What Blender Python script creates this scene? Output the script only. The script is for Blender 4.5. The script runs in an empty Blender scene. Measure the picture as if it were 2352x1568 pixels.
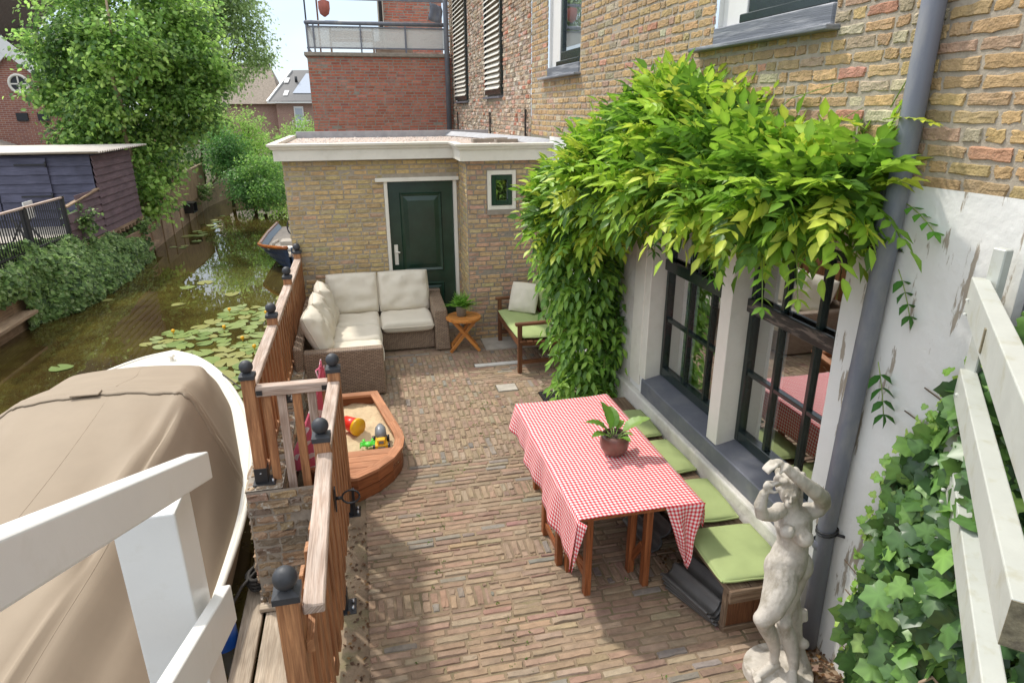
import bpy, math, random
import numpy as np
from mathutils import Vector, Matrix, noise
random.seed(7); RNG = np.random.default_rng(7)
S = bpy.context.scene
COL = S.collection
V = Vector
# ------------------------------------------------------------------ camera, sky, sun, exposure
CAM = V((0, 0, 3.0))
th = math.atan(0.3575); yaw = math.radians(12.8); roll = 0.0045
fwd = V((math.sin(yaw)*math.cos(th), math.cos(yaw)*math.cos(th), -math.sin(th)))
rgt = V((math.cos(yaw), -math.sin(yaw), 0)); upv = rgt.cross(fwd)
r2 = rgt*math.cos(roll) - upv*math.sin(roll); u2 = rgt*math.sin(roll) + upv*math.cos(roll)
cd = bpy.data.cameras.new('camera'); cam = bpy.data.objects.new('camera', cd); COL.objects.link(cam)
mw = Matrix.Identity(4)
for i in range(3):
    mw[i][0] = r2[i]; mw[i][1] = u2[i]; mw[i][2] = -fwd[i]; mw[i][3] = CAM[i]
cam.matrix_world = mw
cd.sensor_width = 36; cd.lens = 36*1490/2352; cd.clip_start = 0.02; cd.clip_end = 1000
S.camera = cam
SUN_D = V((0.42, -0.60, -1.0)).normalized()       # direction the light travels
elev = math.asin(-SUN_D.z)
az = math.atan2(-SUN_D.x, -SUN_D.y)               # from +Y towards +X
w = bpy.data.worlds.new('World'); S.world = w; w.use_nodes = True
nt = w.node_tree; bg = nt.nodes['Background']
sky = nt.nodes.new('ShaderNodeTexSky'); sky.sky_type = 'NISHITA'; sky.sun_disc = False
sky.sun_elevation = elev; sky.sun_rotation = az; sky.air_density = 1.0; sky.dust_density = 1.5; sky.ozone_density = 1.0
# thin bright cloud cover mixed over the sky, brightened overhead to add fill light
tc = nt.nodes.new('ShaderNodeTexCoord'); nz = nt.nodes.new('ShaderNodeTexNoise'); nz.inputs['Scale'].default_value = 2.2; nz.inputs['Detail'].default_value = 6
mp = nt.nodes.new('ShaderNodeMapping'); mp.inputs['Scale'].default_value = (1, 1, 2.6)
nt.links.new(tc.outputs['Generated'], mp.inputs[0]); nt.links.new(mp.outputs[0], nz.inputs['Vector'])
rp = nt.nodes.new('ShaderNodeMapRange'); rp.inputs[1].default_value = .38; rp.inputs[2].default_value = .68; rp.inputs[3].default_value = .72; rp.inputs[4].default_value = 1.0
nt.links.new(nz.outputs[0], rp.inputs[0])
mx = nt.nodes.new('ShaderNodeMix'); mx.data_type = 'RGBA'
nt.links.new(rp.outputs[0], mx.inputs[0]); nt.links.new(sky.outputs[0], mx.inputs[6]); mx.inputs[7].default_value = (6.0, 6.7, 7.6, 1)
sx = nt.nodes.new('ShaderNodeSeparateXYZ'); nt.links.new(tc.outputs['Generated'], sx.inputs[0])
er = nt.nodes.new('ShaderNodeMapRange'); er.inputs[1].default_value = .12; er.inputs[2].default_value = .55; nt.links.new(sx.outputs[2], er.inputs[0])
cm = nt.nodes.new('ShaderNodeMix'); cm.data_type = 'RGBA'; nt.links.new(er.outputs[0], cm.inputs[0]); cm.inputs[6].default_value = (3.1, 3.75, 4.6, 1); cm.inputs[7].default_value = (7.2, 7.4, 7.7, 1); nt.links.new(cm.outputs[2], mx.inputs[7])  # cloud kept dim near the horizon, extra brightness added overhead as fill
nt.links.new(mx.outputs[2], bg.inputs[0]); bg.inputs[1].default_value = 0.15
sl = bpy.data.lights.new('sun', 'SUN'); sl.energy = 2.0; sl.angle = math.radians(3); sl.color = (1, .95, .87)
so = bpy.data.objects.new('sun', sl); COL.objects.link(so); so.rotation_euler = SUN_D.to_track_quat('-Z', 'Y').to_euler()
S.view_settings.view_transform = 'Standard'; S.view_settings.look = 'None'; S.view_settings.gamma = 1
S.view_settings.exposure = 0.72
S.cycles.max_bounces = 6; S.cycles.transparent_max_bounces = 12

# ------------------------------------------------------------------ materials
def new_mat(name):
    m = bpy.data.materials.new(name); m.use_nodes = True
    return m, m.node_tree, m.node_tree.nodes['Principled BSDF']
def N(nt, t, **k):
    n = nt.nodes.new(t)
    for a, b in k.items():
        if a.startswith('i_'): n.inputs[a[2:]].default_value = b
        else: setattr(n, a, b)
    return n
def mat(name, col, rough=.6, var=.18, scale=6., bump=.15, bscale=60., attr=False, stretch=(1, 1, 1), uv=False, metal=0., spec=.5, dirt=0., dscale=2., dcol=(.1, .08, .05), bdist=.01, coat=0., dlo=.5, dhi=.68, dstretch=None):
    """noise-varied surface; attr multiplies by the per-face colour; uv uses the grain aligned UV map"""
    m, t, p = new_mat(name)
    p.inputs['Roughness'].default_value = rough; p.inputs['Metallic'].default_value = metal; p.inputs['Specular IOR Level'].default_value = spec
    p.inputs['Coat Weight'].default_value = coat
    if uv: src = N(t, 'ShaderNodeUVMap').outputs[0]
    else: src = N(t, 'ShaderNodeTexCoord').outputs['Object']
    mp = N(t, 'ShaderNodeMapping'); mp.inputs['Scale'].default_value = stretch; t.links.new(src, mp.inputs[0])
    n1 = N(t, 'ShaderNodeTexNoise', i_Scale=scale, i_Detail=6., i_Roughness=.6); t.links.new(mp.outputs[0], n1.inputs['Vector'])
    mr = N(t, 'ShaderNodeMapRange'); mr.inputs[1].default_value = .25; mr.inputs[2].default_value = .75
    mr.inputs[3].default_value = 1-var; mr.inputs[4].default_value = 1+var; t.links.new(n1.outputs[0], mr.inputs[0])
    mul = N(t, 'ShaderNodeVectorMath', operation='MULTIPLY'); cmb = N(t, 'ShaderNodeCombineXYZ')
    for i in range(3): t.links.new(mr.outputs[0], cmb.inputs[i])
    if attr:
        a = N(t, 'ShaderNodeAttribute', attribute_name='Col')
        t.links.new(a.outputs['Color'], mul.inputs[0])
    else: mul.inputs[0].default_value = col[:3]
    t.links.new(cmb.outputs[0], mul.inputs[1])
    out = mul.outputs[0]
    if dirt > 0:
        n3 = N(t, 'ShaderNodeTexNoise', i_Scale=dscale, i_Detail=8., i_Roughness=.65); mq = N(t, 'ShaderNodeMapping'); mq.inputs['Scale'].default_value = dstretch or stretch; t.links.new(src, mq.inputs[0]); t.links.new(mq.outputs[0], n3.inputs['Vector'])
        r3 = N(t, 'ShaderNodeMapRange'); r3.inputs[1].default_value = dlo; r3.inputs[2].default_value = dhi; r3.inputs[4].default_value = dirt
        t.links.new(n3.outputs[0], r3.inputs[0])
        mi = N(t, 'ShaderNodeMix', data_type='RGBA'); t.links.new(r3.outputs[0], mi.inputs[0]); t.links.new(out, mi.inputs[6]); mi.inputs[7].default_value = (*dcol, 1)
        out = mi.outputs[2]
    t.links.new(out, p.inputs['Base Color'])
    if bump:
        n2 = N(t, 'ShaderNodeTexNoise', i_Scale=bscale, i_Detail=5.); t.links.new(mp.outputs[0], n2.inputs['Vector'])
        b = N(t, 'ShaderNodeBump', i_Strength=bump, i_Distance=bdist); t.links.new(n2.outputs[0], b.inputs['Height']); t.links.new(b.outputs[0], p.inputs['Normal'])
    return m
def wood(name, col, col2, rough=.6, ring=1., grain=1., coat=0., mixv=.5):
    """plank wood: UV u runs along the board"""
    m, t, p = new_mat(name); p.inputs['Roughness'].default_value = rough; p.inputs['Coat Weight'].default_value = coat; p.inputs['Specular IOR Level'].default_value = .3
    uvn = N(t, 'ShaderNodeUVMap'); mp = N(t, 'ShaderNodeMapping'); mp.inputs['Scale'].default_value = (1.3, 16*grain, 1); t.links.new(uvn.outputs[0], mp.inputs[0])
    n1 = N(t, 'ShaderNodeTexNoise', i_Scale=2.2, i_Detail=5., i_Roughness=.6, i_Distortion=.6*ring); t.links.new(mp.outputs[0], n1.inputs['Vector'])
    mp2 = N(t, 'ShaderNodeMapping'); mp2.inputs['Scale'].default_value = (3, 90*grain, 1); t.links.new(uvn.outputs[0], mp2.inputs[0])
    n2 = N(t, 'ShaderNodeTexNoise', i_Scale=2., i_Detail=4.); t.links.new(mp2.outputs[0], n2.inputs['Vector'])
    n3 = N(t, 'ShaderNodeTexNoise', i_Scale=1.7, i_Detail=3.); t.links.new(uvn.outputs[0], n3.inputs['Vector'])
    r = N(t, 'ShaderNodeMapRange'); r.inputs[1].default_value = .35; r.inputs[2].default_value = .65; t.links.new(n1.outputs[0], r.inputs[0])
    mi = N(t, 'ShaderNodeMix', data_type='RGBA'); t.links.new(r.outputs[0], mi.inputs[0]); mi.inputs[6].default_value = (*col, 1); mi.inputs[7].default_value = (*col2, 1)
    r2_ = N(t, 'ShaderNodeMapRange'); r2_.inputs[1].default_value = .3; r2_.inputs[2].default_value = .7; r2_.inputs[3].default_value = .72; r2_.inputs[4].default_value = 1.22; t.links.new(n2.outputs[0], r2_.inputs[0])
    r4 = N(t, 'ShaderNodeMapRange'); r4.inputs[1].default_value = .3; r4.inputs[2].default_value = .7; r4.inputs[3].default_value = .78; r4.inputs[4].default_value = 1.22; t.links.new(n3.outputs[0], r4.inputs[0])
    mm = N(t, 'ShaderNodeMath', operation='MULTIPLY'); t.links.new(r2_.outputs[0], mm.inputs[0]); t.links.new(r4.outputs[0], mm.inputs[1])
    sc = N(t, 'ShaderNodeVectorMath', operation='SCALE'); t.links.new(mi.outputs[2], sc.inputs[0]); t.links.new(mm.outputs[0], sc.inputs['Scale'])
    t.links.new(sc.outputs[0], p.inputs['Base Color'])
    b = N(t, 'ShaderNodeBump', i_Strength=.35, i_Distance=.004); t.links.new(n2.outputs[0], b.inputs['Height']); t.links.new(b.outputs[0], p.inputs['Normal'])
    return m
def leafmat(name, rough=.45, trans=.35, spec=.4):
    m, t, p = new_mat(name); p.inputs['Roughness'].default_value = rough; p.inputs['Specular IOR Level'].default_value = spec
    a = N(t, 'ShaderNodeAttribute', attribute_name='Col'); t.links.new(a.outputs['Color'], p.inputs['Base Color'])
    tr = N(t, 'ShaderNodeBsdfTranslucent'); hs = N(t, 'ShaderNodeHueSaturation', i_Saturation=1.0, i_Value=1.45); t.links.new(a.outputs['Color'], hs.inputs['Color']); t.links.new(hs.outputs[0], tr.inputs[0])
    mx = N(t, 'ShaderNodeMixShader'); mx.inputs[0].default_value = trans
    t.links.new(p.outputs[0], mx.inputs[1]); t.links.new(tr.outputs[0], mx.inputs[2]); t.links.new(mx.outputs[0], t.nodes['Material Output'].inputs[0])
    return m

MT = {}
MT['brick'] = mat('yellow_brick', (1, 1, 1), rough=.85, var=.28, scale=22, bump=.6, bscale=90, attr=True, bdist=.012, dirt=.35, dscale=9, dcol=(.30, .24, .17))
MT['mortar'] = mat('lime_mortar', (.38, .325, .25), rough=.95, var=.2, scale=12, bump=.5, bscale=70)
MT['mortar_d'] = mat('grey_mortar', (.30, .26, .21), rough=.95, var=.25, scale=12, bump=.5, bscale=70)
MT['paver'] = mat('clay_paver', (1, 1, 1), rough=.85, var=.25, scale=14, bump=.5, bscale=80, attr=True, bdist=.008, dirt=.5, dscale=3.2, dcol=(.36, .27, .18))
MT['sandjoint'] = mat('sandy_joint', (.235, .17, .11), rough=.95, var=.45, scale=5, bump=.5, bscale=60, dirt=.5, dscale=4, dcol=(.13, .14, .05))
MT['redbrick'] = mat('red_brick', (1, 1, 1), rough=.85, var=.2, scale=10, bump=.4, bscale=60, attr=True, dirt=.45, dscale=2.2, dlo=.52, dhi=.72, dcol=(.55, .42, .36), dstretch=(1, 1, .7))
MT['oldbrick'] = mat('old_quay_brick', (1, 1, 1), rough=.9, var=.35, scale=12, bump=.7, bscale=50, attr=True, dirt=.75, dscale=16, dlo=.58, dhi=.64, dcol=(.48, .46, .40), bdist=.02)
MT['white_plaster'] = mat('white_plaster', (.74, .73, .69), rough=.85, var=.05, scale=3, bump=.45, bscale=14, bdist=.015, dirt=.8, dscale=7, dlo=.575, dhi=.605, dstretch=(1, 1.8, .30), dcol=(.26, .20, .13))
MT['cream'] = mat('cream_paint', (.78, .74, .64), rough=.45, var=.05, scale=4, bump=.06, bscale=30, dirt=.25, dscale=5, dcol=(.5, .46, .36))
MT['white'] = mat('white_gloss_paint', (.77, .755, .72), rough=.34, var=.05, scale=3, bump=.12, bscale=60, dirt=.25, dscale=6, dlo=.56, dhi=.7, dcol=(.55, .51, .42), bdist=.004)
MT['oldwhite'] = mat('worn_white_paint', (.50, .51, .46), rough=.4, var=.08, scale=5, bump=.15, bscale=30, dirt=.5, dscale=9, dlo=.54, dhi=.66, dcol=(.38, .36, .24))
MT['sillgrey'] = mat('blue_grey_paint', (.13, .135, .16), rough=.45, var=.12, scale=6, bump=.1, bscale=30, dirt=.35, dscale=6, dcol=(.22, .22, .20))
MT['peelgrey'] = mat('peeling_grey_paint', (.15, .16, .18), rough=.5, var=.2, scale=7, bump=.3, bscale=25, stretch=(1, .3, 5), dirt=.8, dscale=5, dcol=(.46, .46, .47))
MT['dkgreen'] = mat('dark_green_gloss', (.018, .045, .028), rough=.22, var=.25, scale=5, bump=.03, bscale=20, spec=.6)
MT['dkframe'] = mat('near_black_green_paint', (.012, .022, .02), rough=.22, var=.25, scale=8, bump=.05, bscale=30, spec=.6)
MT['wornframe'] = mat('worn_black_paint', (.03, .028, .026), rough=.35, var=.3, scale=9, bump=.2, bscale=40, dirt=.7, dscale=7, dlo=.55, dhi=.62, dcol=(.22, .18, .15), stretch=(1, .6, 4))
MT['pipe'] = mat('grey_pipe', (.155, .165, .195), rough=.5, var=.10, scale=4, bump=.05, bscale=20, dirt=.7, dscale=7, dlo=.48, dhi=.7, dcol=(.27, .265, .25), stretch=(1, 1, .35))
MT['gravel'] = mat('roof_gravel', (.55, .45, .38), rough=.95, var=.45, scale=60, bump=.9, bscale=80, bdist=.02)
MT['lead'] = mat('lead_flashing', (.33, .33, .34), rough=.55, var=.2, scale=8, bump=.3, bscale=12)
MT['black'] = mat('black_metal', (.02, .02, .022), rough=.4, var=.2, scale=10, bump=.1, bscale=60)
MT['cap'] = mat('black_plastic_cap', (.035, .037, .042), rough=.55, var=.3, scale=14, bump=.15, bscale=60)
MT['steel'] = mat('steel', (.5, .5, .5), rough=.35, var=.1, metal=.9, bump=0)
MT['fencewood'] = wood('larch_fence', (.47, .235, .11), (.27, .12, .055), rough=.55)
MT['greywood'] = wood('weathered_larch', (.52, .42, .35), (.34, .24, .18), rough=.75)
MT['deck'] = wood('old_grey_planks', (.46, .38, .29), (.33, .26, .19), rough=.85, grain=.8)
MT['teak'] = wood('oiled_teak', (.66, .28, .07), (.52, .19, .045), rough=.35, coat=.2)
MT['tablewood'] = wood('brown_hardwood', (.36, .125, .045), (.20, .06, .022), rough=.4)
MT['benchwood'] = wood('dark_bench_wood', (.19, .08, .035), (.11, .045, .022), rough=.55)
MT['lowbench'] = wood('worn_bench_plank', (.25, .18, .12), (.13, .08, .05), rough=.75)
MT['sandwood'] = wood('sandpit_hardwood', (.33, .12, .045), (.20, .065, .025), rough=.5)
MT['sandrim'] = wood('sanded_hardwood_rim', (.50, .24, .125), (.38, .155, .07), rough=.65)
MT['blackwood'] = wood('black_boards', (.105, .105, .155), (.07, .07, .105), rough=.6)
MT['brownwood'] = wood('brown_black_boards', (.17, .115, .125), (.12, .078, .085), rough=.7)
MT['fardeck'] = wood('bank_boards', (.38, .27, .17), (.25, .17, .11), rough=.85)
MT['sand'] = mat('play_sand', (.60, .46, .28), rough=1, var=.12, scale=10, bump=.6, bscale=30, bdist=.02)
MT['cushion'] = mat('beige_cushion_fabric', (.66, .60, .49), rough=.9, var=.05, scale=4, bump=.25, bscale=160, bdist=.002)
MT['pillow'] = mat('cream_pillow_fabric', (.66, .61, .49), rough=.9, var=.06, scale=9, bump=.3, bscale=100, bdist=.003)
MT['greencush'] = mat('lime_cushion_fabric', (.34, .41, .17), rough=.9, var=.08, scale=6, bump=.3, bscale=140, bdist=.002)
MT['tarp'] = mat('taupe_boat_canvas', (.30, .235, .165), rough=.8, var=.07, scale=2.5, bump=.15, bscale=200, bdist=.002)
MT['boatwhite'] = mat('white_gelcoat', (.78, .75, .66), rough=.25, var=.04, scale=3, bump=0)
MT['boatblue'] = mat('navy_paint', (.03, .05, .10), rough=.3, var=.2, scale=6, bump=.05)
MT['orangewood'] = wood('varnished_gunwale', (.42, .13, .03), (.28, .08, .02), rough=.25, coat=.4)
MT['stone'] = mat('weathered_stone', (.52, .475, .41), rough=.85, var=.2, scale=11, bump=.6, bscale=55, dirt=.75, dscale=10, dlo=.5, dhi=.64, dcol=(.27, .235, .175), bdist=.006, dstretch=(1, 1, .5))
MT['concrete'] = mat('pale_concrete', (.42, .38, .32), rough=.9, var=.2, scale=8, bump=.4, bscale=50)
MT['plinth'] = mat('white_plinth_render', (.66, .63, .57), rough=.85, var=.1, scale=6, bump=.5, bscale=25, dirt=.4, dscale=5, dcol=(.40, .37, .30), bdist=.012)
MT['greyplaster'] = mat('grey_render', (.36, .345, .31), rough=.9, var=.15, scale=9, bump=.6, bscale=30, bdist=.02)
MT['soil'] = mat('dark_soil', (.05, .035, .022), rough=1, var=.4, scale=20, bump=.9, bscale=40, bdist=.03)
MT['earth'] = mat('bank_earth', (.09, .075, .04), rough=1, var=.4, scale=3, bump=.6, bscale=10, dirt=.6, dscale=1.5, dcol=(.05, .08, .02))
MT['rooftile'] = mat('dark_pantiles', (.12, .115, .11), rough=.4, var=.2, scale=10, bump=.15, bscale=30)
MT['thatch'] = mat('old_thatch', (.20, .165, .135), rough=1, var=.35, scale=14, bump=.9, bscale=30, stretch=(1, 1, .3), bdist=.05)
MT['farroof'] = mat('tiled_roof', (.15, .125, .11), rough=.9, var=.3, scale=10, bump=.6, bscale=20, bdist=.05)
MT['farthatch'] = mat('pale_thatch', (.34, .28, .22), rough=1, var=.25, scale=6, bump=.7, bscale=14, bdist=.1)
MT['solar'] = mat('solar_panel', (.42, .46, .52), rough=.2, var=.05, bump=0)
MT['terracotta'] = mat('glazed_brown_pot', (.17, .075, .055), rough=.3, var=.3, scale=9, bump=.1, dirt=.6, dscale=6, dcol=(.16, .12, .08))
MT['zinc'] = mat('zinc_pot', (.30, .33, .32), rough=.5, var=.25, scale=12, metal=.3, bump=.1)
MT['yellow'] = mat('yellow_plastic', (.80, .42, .01), rough=.35, var=.03, bump=0)
MT['greyplastic'] = mat('grey_plastic', (.20, .21, .22), rough=.35, var=.05, bump=0)
MT['greenplastic'] = mat('green_plastic', (.10, .65, .06), rough=.4, var=.05, bump=0)
MT['redplastic'] = mat('red_plastic', (.75, .03, .015), rough=.35, var=.05, bump=0)
MT['ropeblack'] = mat('dark_rope', (.045, .04, .035), rough=.9, var=.4, scale=60, bump=.8, bscale=90)
MT['blueplastic'] = mat('blue_barrel', (.02, .10, .42), rough=.3, var=.1, bump=0)
MT['leaf'] = leafmat('leaf'); MT['ivy'] = leafmat('ivy_leaf', rough=.36, trans=.15, spec=.5); MT['treeleaf'] = leafmat('tree_leaf', rough=.5, trans=.5)
MT['lily'] = leafmat('lily_leaf', rough=.3, trans=.1)
MT['bark'] = mat('bark', (.14, .095, .06), rough=.95, var=.35, scale=12, bump=.8, bscale=25, stretch=(1, 1, .3), bdist=.02)
MT['palebark'] = mat('pale_bark', (.33, .24, .16), rough=.9, var=.3, scale=12, bump=.5, bscale=25, stretch=(1, 1, .3), bdist=.01)
MT['curtain'] = mat('white_curtain', (.85, .84, .86), rough=.9, var=.08, scale=12, bump=0, stretch=(1, 6, .2))
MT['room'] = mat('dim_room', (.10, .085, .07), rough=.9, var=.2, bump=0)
MT['mossy'] = mat('mossy_end_grain', (.22, .19, .12), rough=.95, var=.5, scale=30, bump=.7, bscale=60, dirt=.7, dscale=25, dcol=(.10, .08, .06))
MT['dullred'] = mat('dull_red_clay', (.38, .12, .09), rough=.8)
MT['greyroof'] = mat('pale_roof_sheet', (.62, .57, .50), rough=.8, var=.12, scale=3, bump=.1)
# glass: half mirror, half see-through
def glassmat(name, refl, tint=(.85, .9, .88)):
    m, t, p = new_mat(name)
    g = N(t, 'ShaderNodeBsdfGlossy', i_Roughness=0.); g.inputs[0].default_value = (.92, .93, .93, 1)
    tr = N(t, 'ShaderNodeBsdfTransparent'); tr.inputs[0].default_value = (*tint, 1)
    lw = N(t, 'ShaderNodeFresnel', i_IOR=1.5); ad = N(t, 'ShaderNodeMath', operation='ADD', use_clamp=True); ad.inputs[1].default_value = refl; t.links.new(lw.outputs[0], ad.inputs[0])
    mx = N(t, 'ShaderNodeMixShader'); t.links.new(ad.outputs[0], mx.inputs[0]); t.links.new(tr.outputs[0], mx.inputs[1]); t.links.new(g.outputs[0], mx.inputs[2])
    t.links.new(mx.outputs[0], t.nodes['Material Output'].inputs[0]); return m
MT['glass'] = glassmat('window_glass', .50)
MT['glassup'] = glassmat('upper_window_glass', .35)
def frosted():
    m, t, p = new_mat('wired_glass'); p.inputs['Base Color'].default_value = (.78, .77, .73, 1); p.inputs['Roughness'].default_value = .35
    uvn = N(t, 'ShaderNodeUVMap'); mp = N(t, 'ShaderNodeMapping'); mp.inputs['Scale'].default_value = (28, 28, 1); t.links.new(uvn.outputs[0], mp.inputs[0])
    vo = N(t, 'ShaderNodeTexVoronoi', i_Scale=1.); t.links.new(mp.outputs[0], vo.inputs['Vector'])
    b = N(t, 'ShaderNodeBump', i_Strength=.5, i_Distance=.01); t.links.new(vo.outputs[0], b.inputs['Height']); t.links.new(b.outputs[0], p.inputs['Normal'])
    tr = N(t, 'ShaderNodeBsdfTransparent'); tr.inputs[0].default_value = (.8, .8, .78, 1)
    mx = N(t, 'ShaderNodeMixShader'); mx.inputs[0].default_value = .42; t.links.new(p.outputs[0], mx.inputs[1]); t.links.new(tr.outputs[0], mx.inputs[2]); t.links.new(mx.outputs[0], t.nodes['Material Output'].inputs[0])
    return m
MT['frosted'] = frosted()
def gingham():
    m, t, p = new_mat('red_white_gingham'); p.inputs['Roughness'].default_value = .85; p.inputs['Specular IOR Level'].default_value = .2
    uvn = N(t, 'ShaderNodeUVMap'); sp = N(t, 'ShaderNodeSeparateXYZ'); t.links.new(uvn.outputs[0], sp.inputs[0])
    outs = []
    for i in range(2):
        a = N(t, 'ShaderNodeMath', operation='MULTIPLY'); a.inputs[1].default_value = 1/.0262; t.links.new(sp.outputs[i], a.inputs[0])
        f = N(t, 'ShaderNodeMath', operation='FRACT'); t.links.new(a.outputs[0], f.inputs[0])
        g = N(t, 'ShaderNodeMath', operation='GREATER_THAN'); g.inputs[1].default_value = .5; t.links.new(f.outputs[0], g.inputs[0]); outs.append(g)
    s = N(t, 'ShaderNodeMath', operation='ADD'); t.links.new(outs[0].outputs[0], s.inputs[0]); t.links.new(outs[1].outputs[0], s.inputs[1])
    h = N(t, 'ShaderNodeMath', operation='MULTIPLY'); h.inputs[1].default_value = .5; t.links.new(s.outputs[0], h.inputs[0])
    cr = N(t, 'ShaderNodeValToRGB'); cr.color_ramp.interpolation = 'CONSTANT'
    e = cr.color_ramp.elements; e[0].color = (.78, .74, .70, 1); e[0].position = 0; e[1].position = .75; e[1].color = (.58, .025, .035, 1)
    k = e.new(.25); k.color = (.70, .24, .25, 1); t.links.new(h.outputs[0], cr.inputs[0]); t.links.new(cr.outputs[0], p.inputs['Base Color'])
    return m
MT['gingham'] = gingham()
def wicker():
    m, t, p = new_mat('brown_wicker'); p.inputs['Roughness'].default_value = .5
    uvn = N(t, 'ShaderNodeUVMap'); mp = N(t, 'ShaderNodeMapping'); t.links.new(uvn.outputs[0], mp.inputs[0])
    br = N(t, 'ShaderNodeTexBrick', offset=.5, i_Scale=1.); br.inputs['Brick Width'].default_value = .045; br.inputs['Row Height'].default_value = .017
    br.inputs['Mortar Size'].default_value = .0035; br.inputs['Mortar Smooth'].default_value = .8; br.inputs['Bias'].default_value = 0
    br.inputs['Color1'].default_value = (.40, .29, .20, 1); br.inputs['Color2'].default_value = (.29, .20, .135, 1); br.inputs['Mortar'].default_value = (.07, .05, .036, 1)
    t.links.new(mp.outputs[0], br.inputs['Vector']); t.links.new(br.outputs['Color'], p.inputs['Base Color'])
    b = N(t, 'ShaderNodeBump', i_Strength=.8, i_Distance=.004, invert=True); t.links.new(br.outputs['Fac'], b.inputs['Height']); t.links.new(b.outputs[0], p.inputs['Normal'])
    return m
MT['wicker'] = wicker()
def watermat():
    m, t, p = new_mat('canal_water'); p.inputs['Roughness'].default_value = .02; p.inputs['IOR'].default_value = 1.5; p.inputs['Specular IOR Level'].default_value = 1.0
    src = N(t, 'ShaderNodeTexCoord').outputs['Object']
    n1 = N(t, 'ShaderNodeTexNoise', i_Scale=.6, i_Detail=9., i_Roughness=.7); t.links.new(src, n1.inputs['Vector'])
    cr = N(t, 'ShaderNodeValToRGB'); e = cr.color_ramp.elements; e[0].position = .42; e[0].color = (.046, .031, .010, 1); e[1].position = .75; e[1].color = (.115, .10, .022, 1)
    t.links.new(n1.outputs[0], cr.inputs[0])
    # small specks of duckweed and pollen
    vo = N(t, 'ShaderNodeTexVoronoi', i_Scale=9.); t.links.new(src, vo.inputs['Vector'])
    lt = N(t, 'ShaderNodeMath', operation='LESS_THAN'); lt.inputs[1].default_value = .085; t.links.new(vo.outputs['Distance'], lt.inputs[0])
    n4 = N(t, 'ShaderNodeTexNoise', i_Scale=1.1, i_Detail=3.); t.links.new(src, n4.inputs['Vector'])
    g4 = N(t, 'ShaderNodeMath', operation='GREATER_THAN'); g4.inputs[1].default_value = .5; t.links.new(n4.outputs[0], g4.inputs[0])
    ml = N(t, 'ShaderNodeMath', operation='MULTIPLY'); t.links.new(lt.outputs[0], ml.inputs[0]); t.links.new(g4.outputs[0], ml.inputs[1])
    mi = N(t, 'ShaderNodeMix', data_type='RGBA'); t.links.new(ml.outputs[0], mi.inputs[0]); t.links.new(cr.outputs[0], mi.inputs[6]); mi.inputs[7].default_value = (.30, .33, .13, 1)
    t.links.new(mi.outputs[2], p.inputs['Base Color'])
    n2 = N(t, 'ShaderNodeTexNoise', i_Scale=1.5, i_Detail=2.); t.links.new(src, n2.inputs['Vector'])
    b = N(t, 'ShaderNodeBump', i_Strength=.03, i_Distance=.05); t.links.new(n2.outputs[0], b.inputs['Height']); t.links.new(b.outputs[0], p.inputs['Normal'])
    return m
MT['water'] = watermat()

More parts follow.
